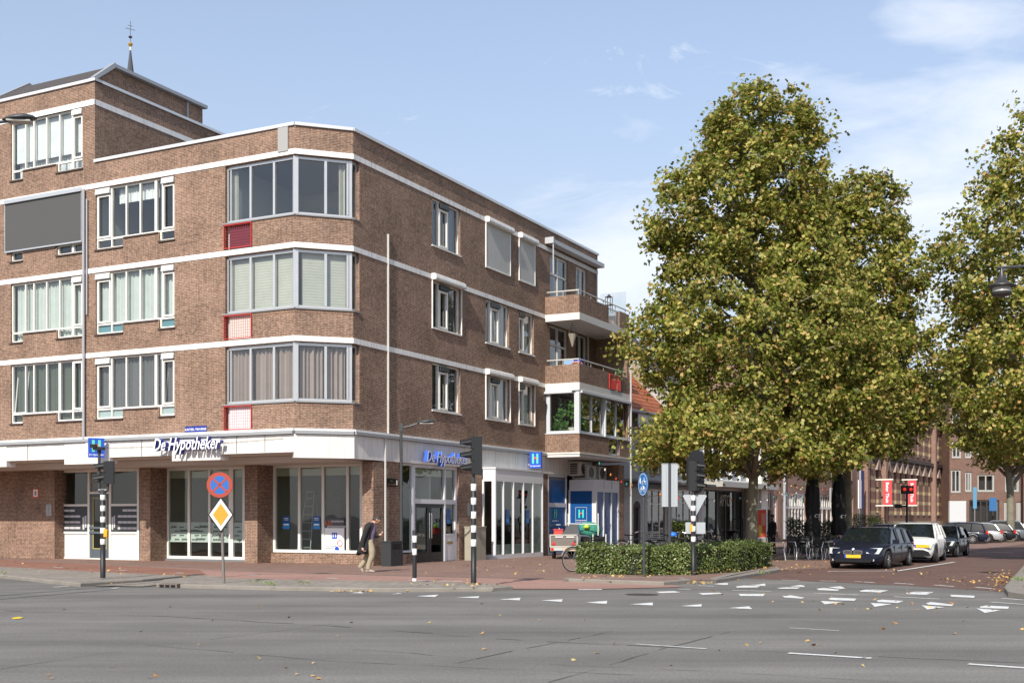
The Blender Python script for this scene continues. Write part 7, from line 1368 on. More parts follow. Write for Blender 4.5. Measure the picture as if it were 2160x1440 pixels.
        m = MB(); m.prism([(-0.30, 0.30), (0.80, 0.30), (0.72, 0.46), (0.55, 0.54), (0.0, 0.54), (-0.30, 0.50)], 0, 0.10, 0, Matrix.Translation((hx-0.09, 0, 0)) @ Matrix.Rotation(R(90), 4, 'Z') @ Matrix.Rotation(R(90), 4, 'X')); m.build("grille", BLACK, t)
        m = MB(); m.box(hx-0.05, hx+0.015, -0.62, 0.62, H_*0.455, H_*0.47); m.build("grille_strip", BLACK, t)
    else:
        m = MB(); m.box(hx-0.08, hx+0.01, -0.5, 0.5, H_*0.38, H_*0.44); m.build("grille", BLACK, t); m = MB(); m.box(hx-0.02, hx+0.014, -0.5, 0.5, H_*0.405, H_*0.412); m.build("grille_bar", CHR, t)
    if kind != "hatch":
        for s in (-1, 1): m = MB(); m.tube([(gp[1][0]+0.1, s*wroof*0.93, H_-0.01), (gp[1][0]+0.3, s*wroof*0.94, H_+0.035), (0.1, s*wroof*0.94, H_+0.035), (0.3, s*wroof*0.93, H_-0.01)], 0.015, 6); m.build("roof_rail", GREY if kind == "suv" else BLACK, t)
    t.scale = (0.95, 0.95, 0.87)
    return t
def hdg(dx, dy): return math.atan2(dy, dx)
make_car("dark blue estate car with kidney grille and yellow plate, foremost of the row", (11.62, 38.05, 0), hdg(-.521, -.853), paint("midnight", (0.008, 0.010, 0.022)), 4.84, 1.85, 1.47, "estate", RIM, 2.88, "kidney")
make_car("white sport utility car standing right behind the foremost dark estate", (14.68, 42.9, 0), hdg(-.44, -.898), paint("white", (0.72, 0.72, 0.70), 0, 0.3), 4.5, 1.86, 1.60, "suv", RIMD, 2.68, "low")
make_car("black hatchback with chrome bar grille standing behind the white car", (17.7, 48.6, 0), hdg(-.5, -.866), paint("black", (0.008, 0.008, 0.010)), 4.2, 1.78, 1.47, "hatch", RIM, 2.55, "plain")
make_car("dark car half hidden between the white car and the hall", (18.0, 56.5, 0), hdg(-.5, -.866), paint("graphite", (0.03, 0.035, 0.04), 0.4), 4.4, 1.8, 1.48, "estate", RIM, 2.6, "plain")
rear = [("dark blue estate seen from its side, nearest of the angled row", "navy2", (0.012, 0.016, 0.03), "estate", 1.50), ("silver car second in the angled row", "silver", (0.42, 0.43, 0.44), "hatch", 1.5), ("black hatchback third in the angled row with red lights", "black3", (0.012, 0.012, 0.014), "hatch", 1.5), ("grey blue car fourth in the angled row", "greyblue", (0.10, 0.11, 0.13), "suv", 1.6), ("white small car fifth in the angled row", "white2", (0.6, 0.6, 0.6), "hatch", 1.42), ("dark grey car at the far end of the angled row", "dgrey", (0.03, 0.032, 0.036), "estate", 1.45)]
for k, (lab, nm, c, kd, hh) in enumerate(rear):
    make_car(lab, (27.3+k*1.95, 73.2+k*2.6, 0), hdg(-.93, .37), paint(nm, c, 0.3 if nm == "silver" else 0.0), 4.4, 1.78, hh, kd, RIM, 2.6, "plain", "angled parked cars")
# far traffic light on an arm
t = thing("traffic_signal", "small far traffic signal with a lit red lamp before the striped hall", "traffic light", D(1913, 62, 0)); m = MB(); m.tube([(0, 0, 0), (0, 0, 3.3)], 0.06, 8); m.tube([(-0.55, 0, 2.2), (0, 0, 2.2)], 0.05, 6); m.build("pole", ZB, t)
zz_ = ZD(1038, 62); m = MB(); m.box(-0.3, 0.32, -0.1, 0.1, zz_-0.08, zz_+0.35); m.box(-0.62, -0.3, -0.1, 0.1, 2.1, 2.3); m.build("signal_head", BLACK, t); m = MB()
for x in (-0.16, 0.17): m = MB(); m.lathe([(0.09, 0), (0.085, 0.03), (0, 0.04)], 12, 0, Matrix.Translation((x, -0.11, zz_+0.16)) @ Matrix.Rotation(R(90), 4, 'X')); m.build("lens", mat("lit_red", (0.8, 0.02, 0.01), 0.3, emit=((1, 0.05, 0.02), 0.5)), t)
# ================================================================== TERRACE
PCL = mat("parasol_cloth", (0.012, 0.012, 0.013), 0.85)
def parasol(label, px, Y, ytop, ybot):
    t = thing("closed_parasol", label, "parasol", D(px, Y, 0), 0, "closed terrace parasols"); zt, zb_ = ZD(ytop, Y), ZD(ybot, Y); H2 = zt-zb_; m = MB(); vs = []; fs = []; n = 24
    for (f, r) in ((0, 0.24), (0.04, 0.27), (0.14, 0.29), (0.24, 0.20), (0.3, 0.24), (0.45, 0.255), (0.65, 0.23), (0.85, 0.16), (0.97, 0.09), (1.0, 0.03)):
        for j in range(n): a = 2*math.pi*j/n; q = r*(1+0.16*math.cos(8*a)); vs.append((q*math.cos(a), q*math.sin(a), zb_+H2*f))
    for i in range(9):
        for j in range(n): fs.append((i*n+j, i*n+(j+1) % n, (i+1)*n+(j+1) % n, (i+1)*n+j))
    m.mesh(vs, fs); c = m.build("folded_canopy", PCL, t, True); m = MB(); m.tube([(0, 0, 0.05), (0, 0, zt+0.05)], 0.03, 8); m.build("pole", ALU, t); m = MB(); m.lathe([(0.32, 0), (0.32, 0.07), (0.04, 0.1), (0, 0.1)], 16); m.build("foot", DGREY, t)
    m = MB(); m.text(Matrix.Translation((0.10, -0.30, zb_+H2*0.26)) @ Matrix.Rotation(R(90), 4, 'X'), "CT", 0.18, 0.002, 0.2); m.build("printed_mark", SIGNW, c)
parasol("closed black parasol left of the dark tree trunk", 1714, 45.4, 979, 1130); parasol("closed black parasol directly against the dark tree trunk", 1769, 46.6, 988, 1128)
def chair(): 
    t = thing("terrace_chair", "black wicker terrace chair with bright metal legs", "chair", (0, 0, 0), 0, "terrace chairs")
    W_ = mat("wicker_black", (0.02, 0.02, 0.02), 0.7); m = MB(); m.box(-0.22, 0.22, -0.22, 0.22, 0.43, 0.47); m.build("seat", W_, t); m = MB(); m.tube([(-0.23, 0.24, 0.45), (-0.24, 0.30, 0.85), (0.24, 0.30, 0.85), (0.23, 0.24, 0.45)], 0.02, 6); m.box(-0.22, 0.22, 0.27, 0.285, 0.52, 0.84); m.build("backrest", W_, t)
    for sx in (-1, 1):
        for sy in (-1, 1): m = MB(); m.tube([(sx*0.2, sy*0.2, 0.44), (sx*0.26, sy*0.27, 0)], 0.014, 6); m.build("leg", ALU, t)
        m = MB(); m.tube([(sx*0.25, 0.27, 0.66), (sx*0.27, -0.2, 0.66), (sx*0.24, -0.24, 0.45)], 0.016, 6); m.build("armrest", ALU, t)
    return t
ch0 = chair(); spots = [(1683, 44.6, 0.4), (1699, 45.3, 2.6), (1724, 44.4, -0.5), (1742, 44.9, 0.9), (1733, 46.2, 3.0), (1753, 45.6, -2.0), (1641, 43.5, 1.4), (1757, 44.3, 1.2), (1707, 46.8, 0.2)]
clab = ["terrace chair just right of the small table post", "terrace chair behind the small table, facing away", "terrace chair just right of the first parasol pole", "terrace chair midway between the two parasol poles", "terrace chair turned away behind the others", "terrace chair beside the second parasol pole", "lone terrace chair at the end of the hedge", "terrace chair nearest the foremost dark car", "rearmost terrace chair in front of the planters"]
for i, (px, Y, a) in enumerate(spots):
    o = ch0 if i == 0 else copy_tree(ch0); o.location = D(px, Y, 0.01); o.rotation_euler.z = a; o["label"] = "black "+clab[i]
t = thing("terrace_table", "slim terrace table with a steel post by the hedge end", "table", D(1676, 45.2, 0)); m = MB(); m.box(-0.4, 0.4, -0.35, 0.35, 0.72, 0.75); m.build("tabletop", BLACK, t); m = MB(); m.tube([(0, 0, 0.02), (0, 0, 0.72)], 0.035, 8); m.build("post", ALU, t); m = MB(); m.box(-0.25, 0.25, -0.25, 0.25, 0, 0.03); m.build("foot", DGREY, t)
t = thing("garden_bench", "weathered slatted wooden bench behind the terrace chairs", "bench", D(1768, 49.5, 0)); WD = mat("weathered_wood", (0.16, 0.13, 0.10), 0.8, var=0.2); m = MB()
for i in range(12): x = -0.85+i*0.155; m.box(x-0.03, x+0.03, 0.2, 0.23, 0.5, 0.9)
m.box(-0.95, 0.95, 0.19, 0.24, 0.88, 0.96); m.box(-0.95, 0.95, 0.19, 0.24, 0.46, 0.51); m.build("backrest", WD, t); m = MB()
for i in range(4): m.box(-0.95, 0.95, -0.28+i*0.12, -0.19+i*0.12, 0.42, 0.45)
m.build("seat", WD, t)
for x in (-0.9, 0.9):
    for y in (-0.25, 0.2): m = MB(); m.box(x-0.04, x+0.04, y-0.03, y+0.03, 0, 0.42); m.build("leg", WD, t)
BXL = leafmat("box_leaf", [(0, (0.035, 0.06, 0.015)), (1, (0.10, 0.13, 0.04))], 0.15)
for i, (a, b, Y, h_, lab) in enumerate(((1665, 1692, 52, 1.5, "leafy planter below the cafe windows left of the first parasol"), (1693, 1735, 51.5, 1.35, "long dark planter hedge behind the first parasol"), (1738, 1768, 51.5, 1.4, "dark planter hedge between the two parasols"), (1800, 1833, 58, 1.7, "dark shrub planter between the foremost car and the striped hall"), (1834, 1862, 62, 1.6, "lighter green shrub planter before the first banner"))):
    X0, X1 = D(a, Y).x, D(b, Y).x; t = thing("planter_box", lab, "planter", (X0, Y, 0), 0, "planters on the terrace"); m = MB(); m.box(0, X1-X0, 0, 0.5, 0, 0.75); m.build("trough", DGREY, t); P = rg.uniform(size=(900, 3))*np.array((X1-X0, 0.7, h_-0.7))+np.array((0, -0.1, 0.72)); P += rg.normal(size=P.shape)*0.05; leaf_mesh("foliage", P, rg.normal(size=P.shape)+np.array((0, -0.5, 0.5)), rg.uniform(0.06, 0.11, len(P)), HL2 if i == 4 else BXL, t, "small", 40+i)
t = thing("poster_stand", "framed red and yellow poster on a stand right of the pale trunk", "poster", D(1606, 60, 0)); m = MB(); m.box(-0.28, 0.28, -0.03, 0.03, 0.55, 2.05); m.build("frame", SIGNW, t); m = MB(); m.box(-0.24, 0.24, -0.036, -0.031, 0.6, 2.0, 0); m.box(-0.15, 0.02, -0.04, -0.036, 0.7, 1.2, 1); m.box(0.0, 0.2, -0.04, -0.036, 1.2, 1.8, 2); m.build("poster", [mat("poster_red", (0.62, 0.08, 0.03)), mat("poster_yellow", (0.65, 0.45, 0.08)), mat("poster_pink", (0.6, 0.25, 0.18))], t)
for x in (-0.25, 0.25): m = MB(); m.box(x-0.02, x+0.02, -0.02, 0.02, 0, 0.6); m.build("leg", DGREY, t)
for i, (px, Y) in enumerate(((1541, 50), (1556, 55))):
    t = thing("standing_table", ("high standing table before the glazed cafe front", "dark open frame stand beside the pale trunk")[i], "table", D(px, Y, 0)); m = MB()
    if i == 0: m.lathe([(0, 1.03), (0.38, 1.03), (0.38, 1.06), (0, 1.06)], 20); m.build("tabletop", BLACK, t); m = MB(); m.lathe([(0.25, 1.02), (0.04, 0.8), (0.035, 0.05), (0.25, 0.02), (0, 0.02)], 12); m.build("post", BLACK, t)
    else:
        m.box(-0.25, -0.2, -0.03, 0.03, 0, 1.5); m.box(0.2, 0.25, -0.03, 0.03, 0, 1.5); m.box(-0.25, 0.25, -0.03, 0.03, 1.5, 1.55); m.build("frame", BLACK, t)
# string of coloured bulbs from the corner block to the trees
def string_lights(label, pts, nb, seed):
    t = thing("string_lights", label, "string lights", pts[0]); rn = random.Random(seed); o0 = Vector(pts[0]); m = MB(); P = []
    for a, b in zip(pts[:-1], pts[1:]):
        a, b = Vector(a), Vector(b); sag = (b-a).length*0.05
        for i in range(12): u = i/12; P.append(a.lerp(b, u)-Vector((0, 0, sag*4*u*(1-u)))-o0)
    P.append(Vector(pts[-1])-o0); m.tube(P, 0.012, 5); m.build("cable", BLACK, t); cols = [(0.7, 0.25, 0.04), (0.04, 0.3, 0.25), (0.75, 0.7, 0.6), (0.6, 0.05, 0.03), (0.7, 0.5, 0.1)]
    for i in range(nb):
        p = P[int((i+0.5)/nb*(len(P)-1))]; c = rn.randrange(5); m = MB(); m.lathe([(0, -0.13), (0.035, -0.11), (0.045, -0.07), (0.03, -0.03), (0.018, 0), (0, 0)], 8, 0, Matrix.Translation(p)); m.build("bulb", mat("bulb_%d" % c, cols[c], 0.25), t)
string_lights("sagging cable of coloured bulbs from the corner block over the bicycles", [tuple(W(1.6, 16.3, 4.0)), tuple(W(1.7, 19.9, 3.15)), (11.3, 58.5, 2.6), (14.5, 64.0, 3.0), (18.0, 72.0, 3.9)], 26, 4)
string_lights("dark cable of small bulbs along the red brick houses", [tuple(SW(SP(1560), 1.6, 3.5)), tuple(SW(SP(1625), 0.4, 4.3)), tuple(SW(SP(1700), 0.3, 3.9)), tuple(SW(SP(1760), 0.3, 4.2))], 18, 7)
# ================================================================== BICYCLES AND TRAILER
def make_bike(label, loc, rz, fc=(0.02, 0.02, 0.022), first=True):
    t = thing("bicycle", label, "bicycle", loc, rz, "bicycles parked behind the hedge"); fm = mat("bike_frame_%d" % int(fc[0]*1000+fc[2]*100), fc, 0.4); r = 0.345
    for x in (-0.53, 0.53):
        m = MB(); Mx = Matrix.Translation((x, 0, r)) @ Matrix.Rotation(R(90), 4, 'X'); m.lathe([(r-0.035, -0.012), (r-0.012, -0.02), (r, 0), (r-0.012, 0.02), (r-0.035, 0.012), (r-0.035, -0.012)], 28, 0, Mx); w = m.build("wheel", TYRE, t, True)
        m = MB(); m.lathe([(r-0.045, -0.012), (r-0.03, -0.014), (r-0.03, 0.014), (r-0.045, 0.012), (r-0.045, -0.012)], 28, 0, Mx)
        for k in range(14): a = k*2*math.pi/14; m.tube([Mx @ Vector((0, 0, 0)), Mx @ Vector(((r-0.04)*math.cos(a), (r-0.04)*math.sin(a), 0))], 0.0025, 3)
        m.build("rim", mat("bike_rim", (0.6, 0.6, 0.6), 0.3, 0.5), w)
        m = MB()
        for k in range(9):
            a0, a1 = R(20+k*15), R(35+k*15); m.tube([(x+(r+0.03)*math.cos(a0), 0, r+(r+0.03)*math.sin(a0)), (x+(r+0.03)*math.cos(a1), 0, r+(r+0.03)*math.sin(a1))], 0.022, 5)
        m.build("mudguard", fm, t)
    m = MB(); sB = (-0.12, 0, 0.30); sT = (-0.27, 0, 0.80); hT = (0.36, 0, 0.82); hB = (0.40, 0, 0.66)
    m.tube([sB, sT], 0.018, 6); m.tube([sB, hB], 0.02, 6); m.tube([(-0.25, 0, 0.72), hT], 0.018, 6); m.tube([hT, (0.43, 0, 0.6), (0.53, 0, r)], 0.018, 6)
    for y in (-0.05, 0.05): m.tube([(-0.53, y, r), sB], 0.012, 5); m.tube([(-0.53, y, r), (-0.25, y*0.5, 0.70)], 0.011, 5); m.tube([(-0.53, y, r), (-0.62, y, 0.73)], 0.008, 4)
    m.box(-0.88, -0.38, -0.07, 0.07, 0.73, 0.75); m.build("frame", fm, t)
    m = MB(); m.tube([(0.36, 0, 0.82), (0.33, 0, 1.02)], 0.014, 6); m.tube([(0.10, -0.29, 1.0), (0.22, -0.27, 1.04), (0.36, -0.1, 1.05), (0.36, 0.1, 1.05), (0.22, 0.27, 1.04), (0.10, 0.29, 1.0)], 0.013, 6); m.build("handlebar", mat("steel", (0.7, 0.7, 0.7), 0.25, 1.0), t)
    m = MB(); m.tube([(0.10, -0.29, 1.0), (0.0, -0.3, 0.98)], 0.018, 6); m.tube([(0.10, 0.29, 1.0), (0.0, 0.3, 0.98)], 0.018, 6); m.build("grip", BLACK, t)
    m = MB(); m.tube([sT, (-0.29, 0, 0.92)], 0.013, 6); m.mesh([(-0.42, -0.10, 0.95), (-0.42, 0.10, 0.95), (-0.05, 0.02, 0.93), (-0.05, -0.02, 0.93), (-0.40, -0.08, 0.90), (-0.40, 0.08, 0.90), (-0.07, 0.015, 0.90), (-0.07, -0.015, 0.90)], [(0, 1, 2, 3), (7, 6, 5, 4), (0, 4, 5, 1), (1, 5, 6, 2), (2, 6, 7, 3), (3, 7, 4, 0)]); m.build("saddle", BLACK, t)
    m = MB(); m.lathe([(0.09, -0.004), (0.09, 0.004), (0, 0.004)], 14, 0, Matrix.Translation((-0.12, -0.05, 0.3)) @ Matrix.Rotation(R(90), 4, 'X')); m.tube([(-0.12, -0.09, 0.3), (-0.02, -0.09, 0.17)], 0.01, 5); m.tube([(-0.12, 0.09, 0.3), (-0.22, 0.09, 0.43)], 0.01, 5); m.build("crank", GREY, t)
    m = MB(); m.lathe([(0, -0.04), (0.035, -0.03), (0.045, 0.03), (0, 0.035)], 10, 0, Matrix.Translation((0.45, 0, 0.88)) @ Matrix.Rotation(R(90), 4, 'Y')); m.build("headlamp", mat("steel", (0.7, 0.7, 0.7), 0.25, 1.0), t)
    return t
bk = make_bike("black city bicycle parked behind the hedge", (0, 0, 0), 0)
bs = [(1340, 44.5, 0.25, "black bicycle parked left of the round blue sign post, behind the hedge"), (1392, 44.0, 3.35, "bicycle with a crate parked just left of the grey sign post"), (1425, 44.6, 0.1, "bicycle parked just right of the grey sign post, behind the hedge"), (1452, 44.0, 3.0, "bicycle parked left of the banded signal pole, behind the hedge"), (1484, 44.3, 0.3, "bicycle parked right of the banded signal pole, behind the hedge"), (1502, 45.0, 3.3, "rightmost bicycle of those parked behind the hedge")]
for i, (px, Y, a, lab) in enumerate(bs):
    o = bk if i == 0 else copy_tree(bk); o.location = D(px, Y, 0.01); o.rotation_euler.z = a; o["label"] = lab
t = thing("bicycle_crate", "grey plastic crate on the bicycle left of the grey sign post", "crate", D(1381, 43.9, 0.78)); m = MB(); m.box(-0.3, 0.3, -0.18, 0.18, 0, 0.03)
for z in (0.06, 0.13, 0.2, 0.26): m.box(-0.3, 0.3, -0.19, -0.175, z, z+0.035); m.box(-0.3, 0.3, 0.175, 0.19, z, z+0.035); m.box(-0.3, -0.285, -0.18, 0.18, z, z+0.035); m.box(0.285, 0.3, -0.18, 0.18, z, z+0.035)
m.build("basket", DGREY, t)
t = thing("saddle_cover", "bright blue cover on a bicycle saddle behind the hedge", "saddle cover", D(1420, 43.6, 0.9)); m = MB(); m.lathe([(0.14, 0), (0.16, 0.06), (0.10, 0.14), (0, 0.16)], 10); m.build("cover", mat("cover_blue", (0.02, 0.16, 0.65), 0.5), t, True)
b = G(1212, 1206, 0.01); o = make_bike("bicycle at the left end of the hedge with its front wheel in the open", b+Vector((0.45, 0.35, 0)), R(180+22)); o["group"] = "bicycles parked behind the hedge"
o = make_bike("bicycle leaning behind the loaded trailer with handlebar raised", D(1172, 47.0, 0.25), R(70)); 
t = thing("cargo_trailer", "small grey box trailer with red triangles in front of the blue film windows", "trailer", D(1189, 44.6, 0), R(-4)); TB = mat("trailer_board", (0.17, 0.145, 0.13), 0.7, var=0.15); m = MB(); hwT = 0.50
m.box(-hwT, hwT, 0, 2.0, 0.50, 0.92); m.build("box", TB, t); m = MB(); Pt = Panel((0, 0), (1, 0), (0, -1)); Pt.frame(m, -hwT-0.03, hwT+0.03, 0.47, 0.95, 0.04, -0.02, 0.02); m.box(hwT, hwT+0.03, 0, 2.0, 0.9, 0.95); m.build("rim_profile", mat("profile_pale", (0.5, 0.48, 0.42), 0.5), t)
m = MB(); m.box(-hwT, hwT, -0.03, 0.0, 0.33, 0.46, 0); m.box(-hwT+0.02, -hwT+0.12, -0.045, -0.03, 0.35, 0.44, 1); m.box(-hwT+0.13, -hwT+0.45, -0.045, -0.03, 0.34, 0.45, 2); m.build("lamp_board", [mat("board_cream", (0.55, 0.42, 0.28)), TLM, mat("plate_grey", (0.45, 0.47, 0.48))], t)
for s in (-0.37, 0.37): m = MB(); m.prism([(s-0.08, 0.56), (s+0.08, 0.56), (s, 0.70)], 0.022, 0.03, 0, Matrix.Rotation(R(90), 4, 'X')); m.build("reflector_triangle", mat("reflector_red", (0.65, 0.03, 0.03), 0.3), t)
for s in (-0.32, 0.1): m = MB(); m.box(s, s+0.3, -0.025, -0.001, 0.84, 0.875); m.build("pale_latch", SIGNW, t)
for s in (-1, 1):
    m = MB(); m.lathe([(0.15, -0.07), (0.27, -0.07), (0.27, 0.07), (0.15, 0.07), (0, 0.05)], 18, 0, Matrix.Translation((s*(hwT-0.1), 1.0, 0.27)) @ Matrix.Rotation(R(90), 4, 'Y')); m.build("wheel", TYRE, t, True)
for x, nm, lab, c in ((-0.2, "red_crate", "red crate lying on the loaded trailer", (0.55, 0.06, 0.05)), (0.30, "brown_box", "small dark brown box on the trailer load", (0.06, 0.04, 0.03))):
    t = thing(nm, lab, "crate", D(1189, 44.9, 0.93)+Vector((x, 0.2, 0))); m = MB(); m.box(-0.17, 0.17, -0.1, 0.15, 0, 0.2); m.box(-0.19, 0.19, -0.12, 0.17, 0.18, 0.22); m.build("box", mat(nm+"_paint", c, 0.6), t)
t = thing("grey_tray", "tilted grey plastic tray on the loaded trailer", "tray", D(1203, 44.8, 0.93)); m = MB(); m.hexa([(-0.35, 0, 0), (0.35, 0, 0), (0.35, 0.3, 0), (-0.35, 0.3, 0), (0.0, 0, 0.42), (0.28, 0, 0.40), (0.28, 0.28, 0.4), (0.0, 0.28, 0.42)]); m.build("tray", mat("tray_grey", (0.09, 0.09, 0.095), 0.5), t)
t = thing("green_cargo_net", "turquoise green netting sack heaped on the cart behind the trailer", "netting", D(1243, 46.0, 0.85)); m = MB(); rn = random.Random(6); n = 16; prof = [(0.0, 0.05), (0.55, 0.0), (0.68, 0.25), (0.62, 0.5), (0.4, 0.62), (0, 0.66)]; vs = []; fs = []
for (r, z) in prof:
    for j in range(n): a = 2*math.pi*j/n; z *= 1.0; q = 0.62*r*(1+0.18*math.sin(3*a+z*7)+rn.uniform(-0.06, 0.06)); vs.append((q*math.cos(a), q*0.5*math.sin(a), z+rn.uniform(-0.03, 0.03)))
for i in range(5):
    for j in range(n): fs.append((i*n+j, i*n+(j+1) % n, (i+1)*n+(j+1) % n, (i+1)*n+j))
vs = [(x, y, z*0.85) for x, y, z in vs]; m.mesh(vs, fs); m.build("net", mat("net_green", (0.05, 0.26, 0.19), 0.8, var=0.5, vscale=14), t, True); m = MB(); m.lathe([(0, -0.1), (0.1, -0.05), (0.12, 0.05), (0, 0.12)], 10, 0, Matrix.Translation((-0.12, -0.22, 0.36))); m.build("yellow_ball", mat("ball_lime", (0.5, 0.65, 0.05), 0.5), t, True)
t = thing("hand_cart", "dark hand cart with upright rails behind the hedge", "cart", D(1236, 45.8, 0)); m = MB(); m.box(-0.75, 0.75, -0.3, 0.4, 0.45, 0.85); m.build("box", BLACK, t)
m = MB()
for x in (-0.75, -0.25, 0.25, 0.75): m.tube([(x, -0.31, 0.45), (x, -0.31, 0.95)], 0.02, 6)
m.tube([(-0.75, -0.31, 1.35), (0.4, -0.31, 1.33)], 0.018, 6); m.tube([(-0.7, -0.31, 0.9), (-0.7, -0.31, 1.75)], 0.02, 6); m.tube([(0.45, -0.31, 0.9), (0.45, -0.31, 1.75)], 0.02, 6); m.build("rail", CREAM, t)
for s in (-1, 1): m = MB(); m.lathe([(0.14, -0.04), (0.24, -0.04), (0.24, 0.04), (0, 0.04)], 16, 0, Matrix.Translation((s*0.5, -0.2, 0.24)) @ Matrix.Rotation(R(90), 4, 'X')); m.build("wheel", TYRE, t)
# ================================================================== PEOPLE
def skin(name, verts, edges, radii, m, parent, sub=2, root=0):
    me = bpy.data.meshes.new(name); me.from_pydata(verts, edges, []); me.materials.append(m); o = bpy.data.objects.new(name, me); COL.objects.link(o); o.parent = parent
    me.skin_vertices.new(name="")  if hasattr(me.skin_vertices, "new") and not me.skin_vertices else None
    sk = o.modifiers.new("s", 'SKIN'); sk.use_smooth_shade = True
    if not me.skin_vertices: return None
    for i, r in enumerate(radii):
        rr = r if isinstance(r, (tuple, list)) else (r, r); me.skin_vertices[0].data[i].radius = rr
    for i in range(len(verts)): me.skin_vertices[0].data[i].use_root = (i == root)
    sb = o.modifiers.new("u", 'SUBSURF'); sb.levels = sub; sb.render_levels = sub; return o
def limb_tube(mb, pts, radii, n=12, mi=0, flat=None, steps=5):
    """smooth tapered limb through joints (Catmull-Rom); flat scales the cross-section in y"""
    P = [Vector(p) for p in pts]; Q = []; Rr = []
    for i in range(len(P)-1):
        p0 = P[max(i-1, 0)]; p1 = P[i]; p2 = P[i+1]; p3 = P[min(i+2, len(P)-1)]
        for k in range(steps):
            t = k/steps; Q.append(0.5*((2*p1)+(p2-p0)*t+(2*p0-5*p1+4*p2-p3)*t*t+(-p0+3*p1-3*p2+p3)*t**3)); Rr.append(radii[i]+(radii[i+1]-radii[i])*(3*t*t-2*t**3))
    Q.append(P[-1]); Rr.append(radii[-1]); b = len(mb.v); mb.tube(Q, Rr, n, mi); return mb
SKN = mat("skin", (0.50, 0.29, 0.21), 0.6); HAIR = mat("hair_dark", (0.035, 0.026, 0.022), 0.7); COAT = mat("coat_black", (0.014, 0.014, 0.015), 0.85, bump=0.3, bscale=12); KHK = mat("khaki_trousers", (0.34, 0.29, 0.20), 0.85, var=0.15, vscale=5, bump=0.4, bscale=9); SHOE = mat("shoe_beige", (0.36, 0.31, 0.25), 0.8)
SHIRT = brick("plaid_shirt", (0.42, 0.36, 0.38), (0.30, 0.20, 0.24), (0.16, 0.12, 0.18), 0.05, 0.05, 0.008, 0.1)
pb = G(778, 1205.5, 0.013); per = thing("person", "person in long black coat and khaki trousers walking head bowed past the corner pier", "person", pb, R(-6))
# walking towards +x. one continuous body (skin) under the clothing
bodym = MB()
def hand(mb, wrist, fwd, palmn, sc=1.0):
    """palm plus five separate curled fingers"""
    f = Vector(fwd).normalized(); n = Vector(palmn).normalized(); s = f.cross(n).normalized(); w = Vector(wrist)
    limb_tube(mb, [w, w+f*0.04*sc, w+f*0.085*sc], [0.026*sc, 0.036*sc, 0.034*sc], 10)
    for i, ln in enumerate((0.068, 0.076, 0.070, 0.055)):
        b = w+f*0.08*sc+s*(-0.030+0.020*i)*sc; limb_tube(mb, [b, b+(f*0.8+n*0.35)*ln*0.5*sc, b+(f*0.9+n*1.1)*ln*0.72*sc, b+(f*0.3+n*1.5)*ln*0.72*sc], [0.0095*sc, 0.009*sc, 0.008*sc, 0.007*sc], 6, steps=2)
    b = w+f*0.03*sc-s*0.033*sc; limb_tube(mb, [b, b+(f*0.6-s*0.8)*0.035*sc, b+(f*0.9-s*0.5+n*0.5)*0.06*sc], [0.012*sc, 0.010*sc, 0.008*sc], 6, steps=2)
neck = Vector((0.15, 0, 1.38)); hc = Vector((0.255, 0, 1.50))
limb_tube(bodym, [(0.02, 0, 0.84), (0.0, 0, 0.98), (0.03, 0, 1.15), (0.07, 0, 1.30), (0.115, 0, 1.38), (0.19, 0, 1.46)], [0.12, 0.125, 0.13, 0.13, 0.07, 0.055], 14)
# head: lathe-like ellipsoid with nose, brow, chin
Mh = Matrix.Translation(hc) @ Matrix.Rotation(R(30), 4, 'Y')
vs = []; fs = []; nr, nc = 14, 18
for i in range(nr+1):
    ph = math.pi*i/nr; z = 0.118*math.cos(ph); r = math.sin(ph)
    for j in range(nc):
        a = 2*math.pi*j/nc; x = 0.098*r*math.cos(a); y = 0.078*r*math.sin(a)
        if z < -0.02: x *= 0.94; y *= 0.84
        if abs(a) < 0.25 or abs(a-2*math.pi) < 0.25:
            if -0.035 < z < 0.015: x += 0.022
            if z < -0.085: x += 0.008
            if -0.066 < z < -0.05: x += 0.005
        elif min(a, 2*math.pi-a) < 0.6 and 0.0 < z < 0.03: x -= 0.006
        vs.append((x, y, z))
for i in range(nr):
    for j in range(nc): fs.append((i*nc+j, i*nc+(j+1) % nc, (i+1)*nc+(j+1) % nc, (i+1)*nc+j))
bodym.mesh(vs, fs, 0, Mh)
for s in (-1, 1): bodym.lathe([(0, -0.012), (0.024, -0.008), (0.028, 0.004), (0.012, 0.01), (0, 0.006)], 10, 0, Mh @ Matrix.Translation((-0.005, s*0.079, -0.005)) @ Matrix.Rotation(R(90*s), 4, 'X'))
hand(bodym, (-0.13, -0.25, 0.71), (0.25, -0.1, -1), (1, 0.3, 0)); hand(bodym, (0.33, -0.14, 1.06), (1, 0.0, 0.35), (-0.2, 0.4, 1))
bodym.build("body", SKN, per, True)
m = MB(); limb_tube(m, [(-0.07, 0, 0.99), (0.0, 0, 1.1)], [0.01, 0.01], 6); 
m = MB(); vs = []; fs = []
for i in range(9):
    ph = math.pi*(i/8)*0.62; z = 0.128*math.cos(ph); r = math.sin(ph)
    for j in range(nc): a = 2*math.pi*j/nc; back = 1.0 if math.cos(a) < 0.45 else 0.0; zz = z if (back or i < 5) else max(z, 0.055); vs.append((0.108*r*math.cos(a)-0.008, 0.088*r*math.sin(a), zz))
for i in range(8):
    for j in range(nc): fs.append((i*nc+j, i*nc+(j+1) % nc, (i+1)*nc+(j+1) % nc, (i+1)*nc+j))
m.mesh(vs, fs, 0, Mh); m.lathe([(0, -0.07), (0.07, -0.04), (0.075, 0.02), (0, 0.07)], 12, 0, Mh @ Matrix.Translation((-0.075, 0, -0.015))); m.build("hair", HAIR, per, True)
m = MB()
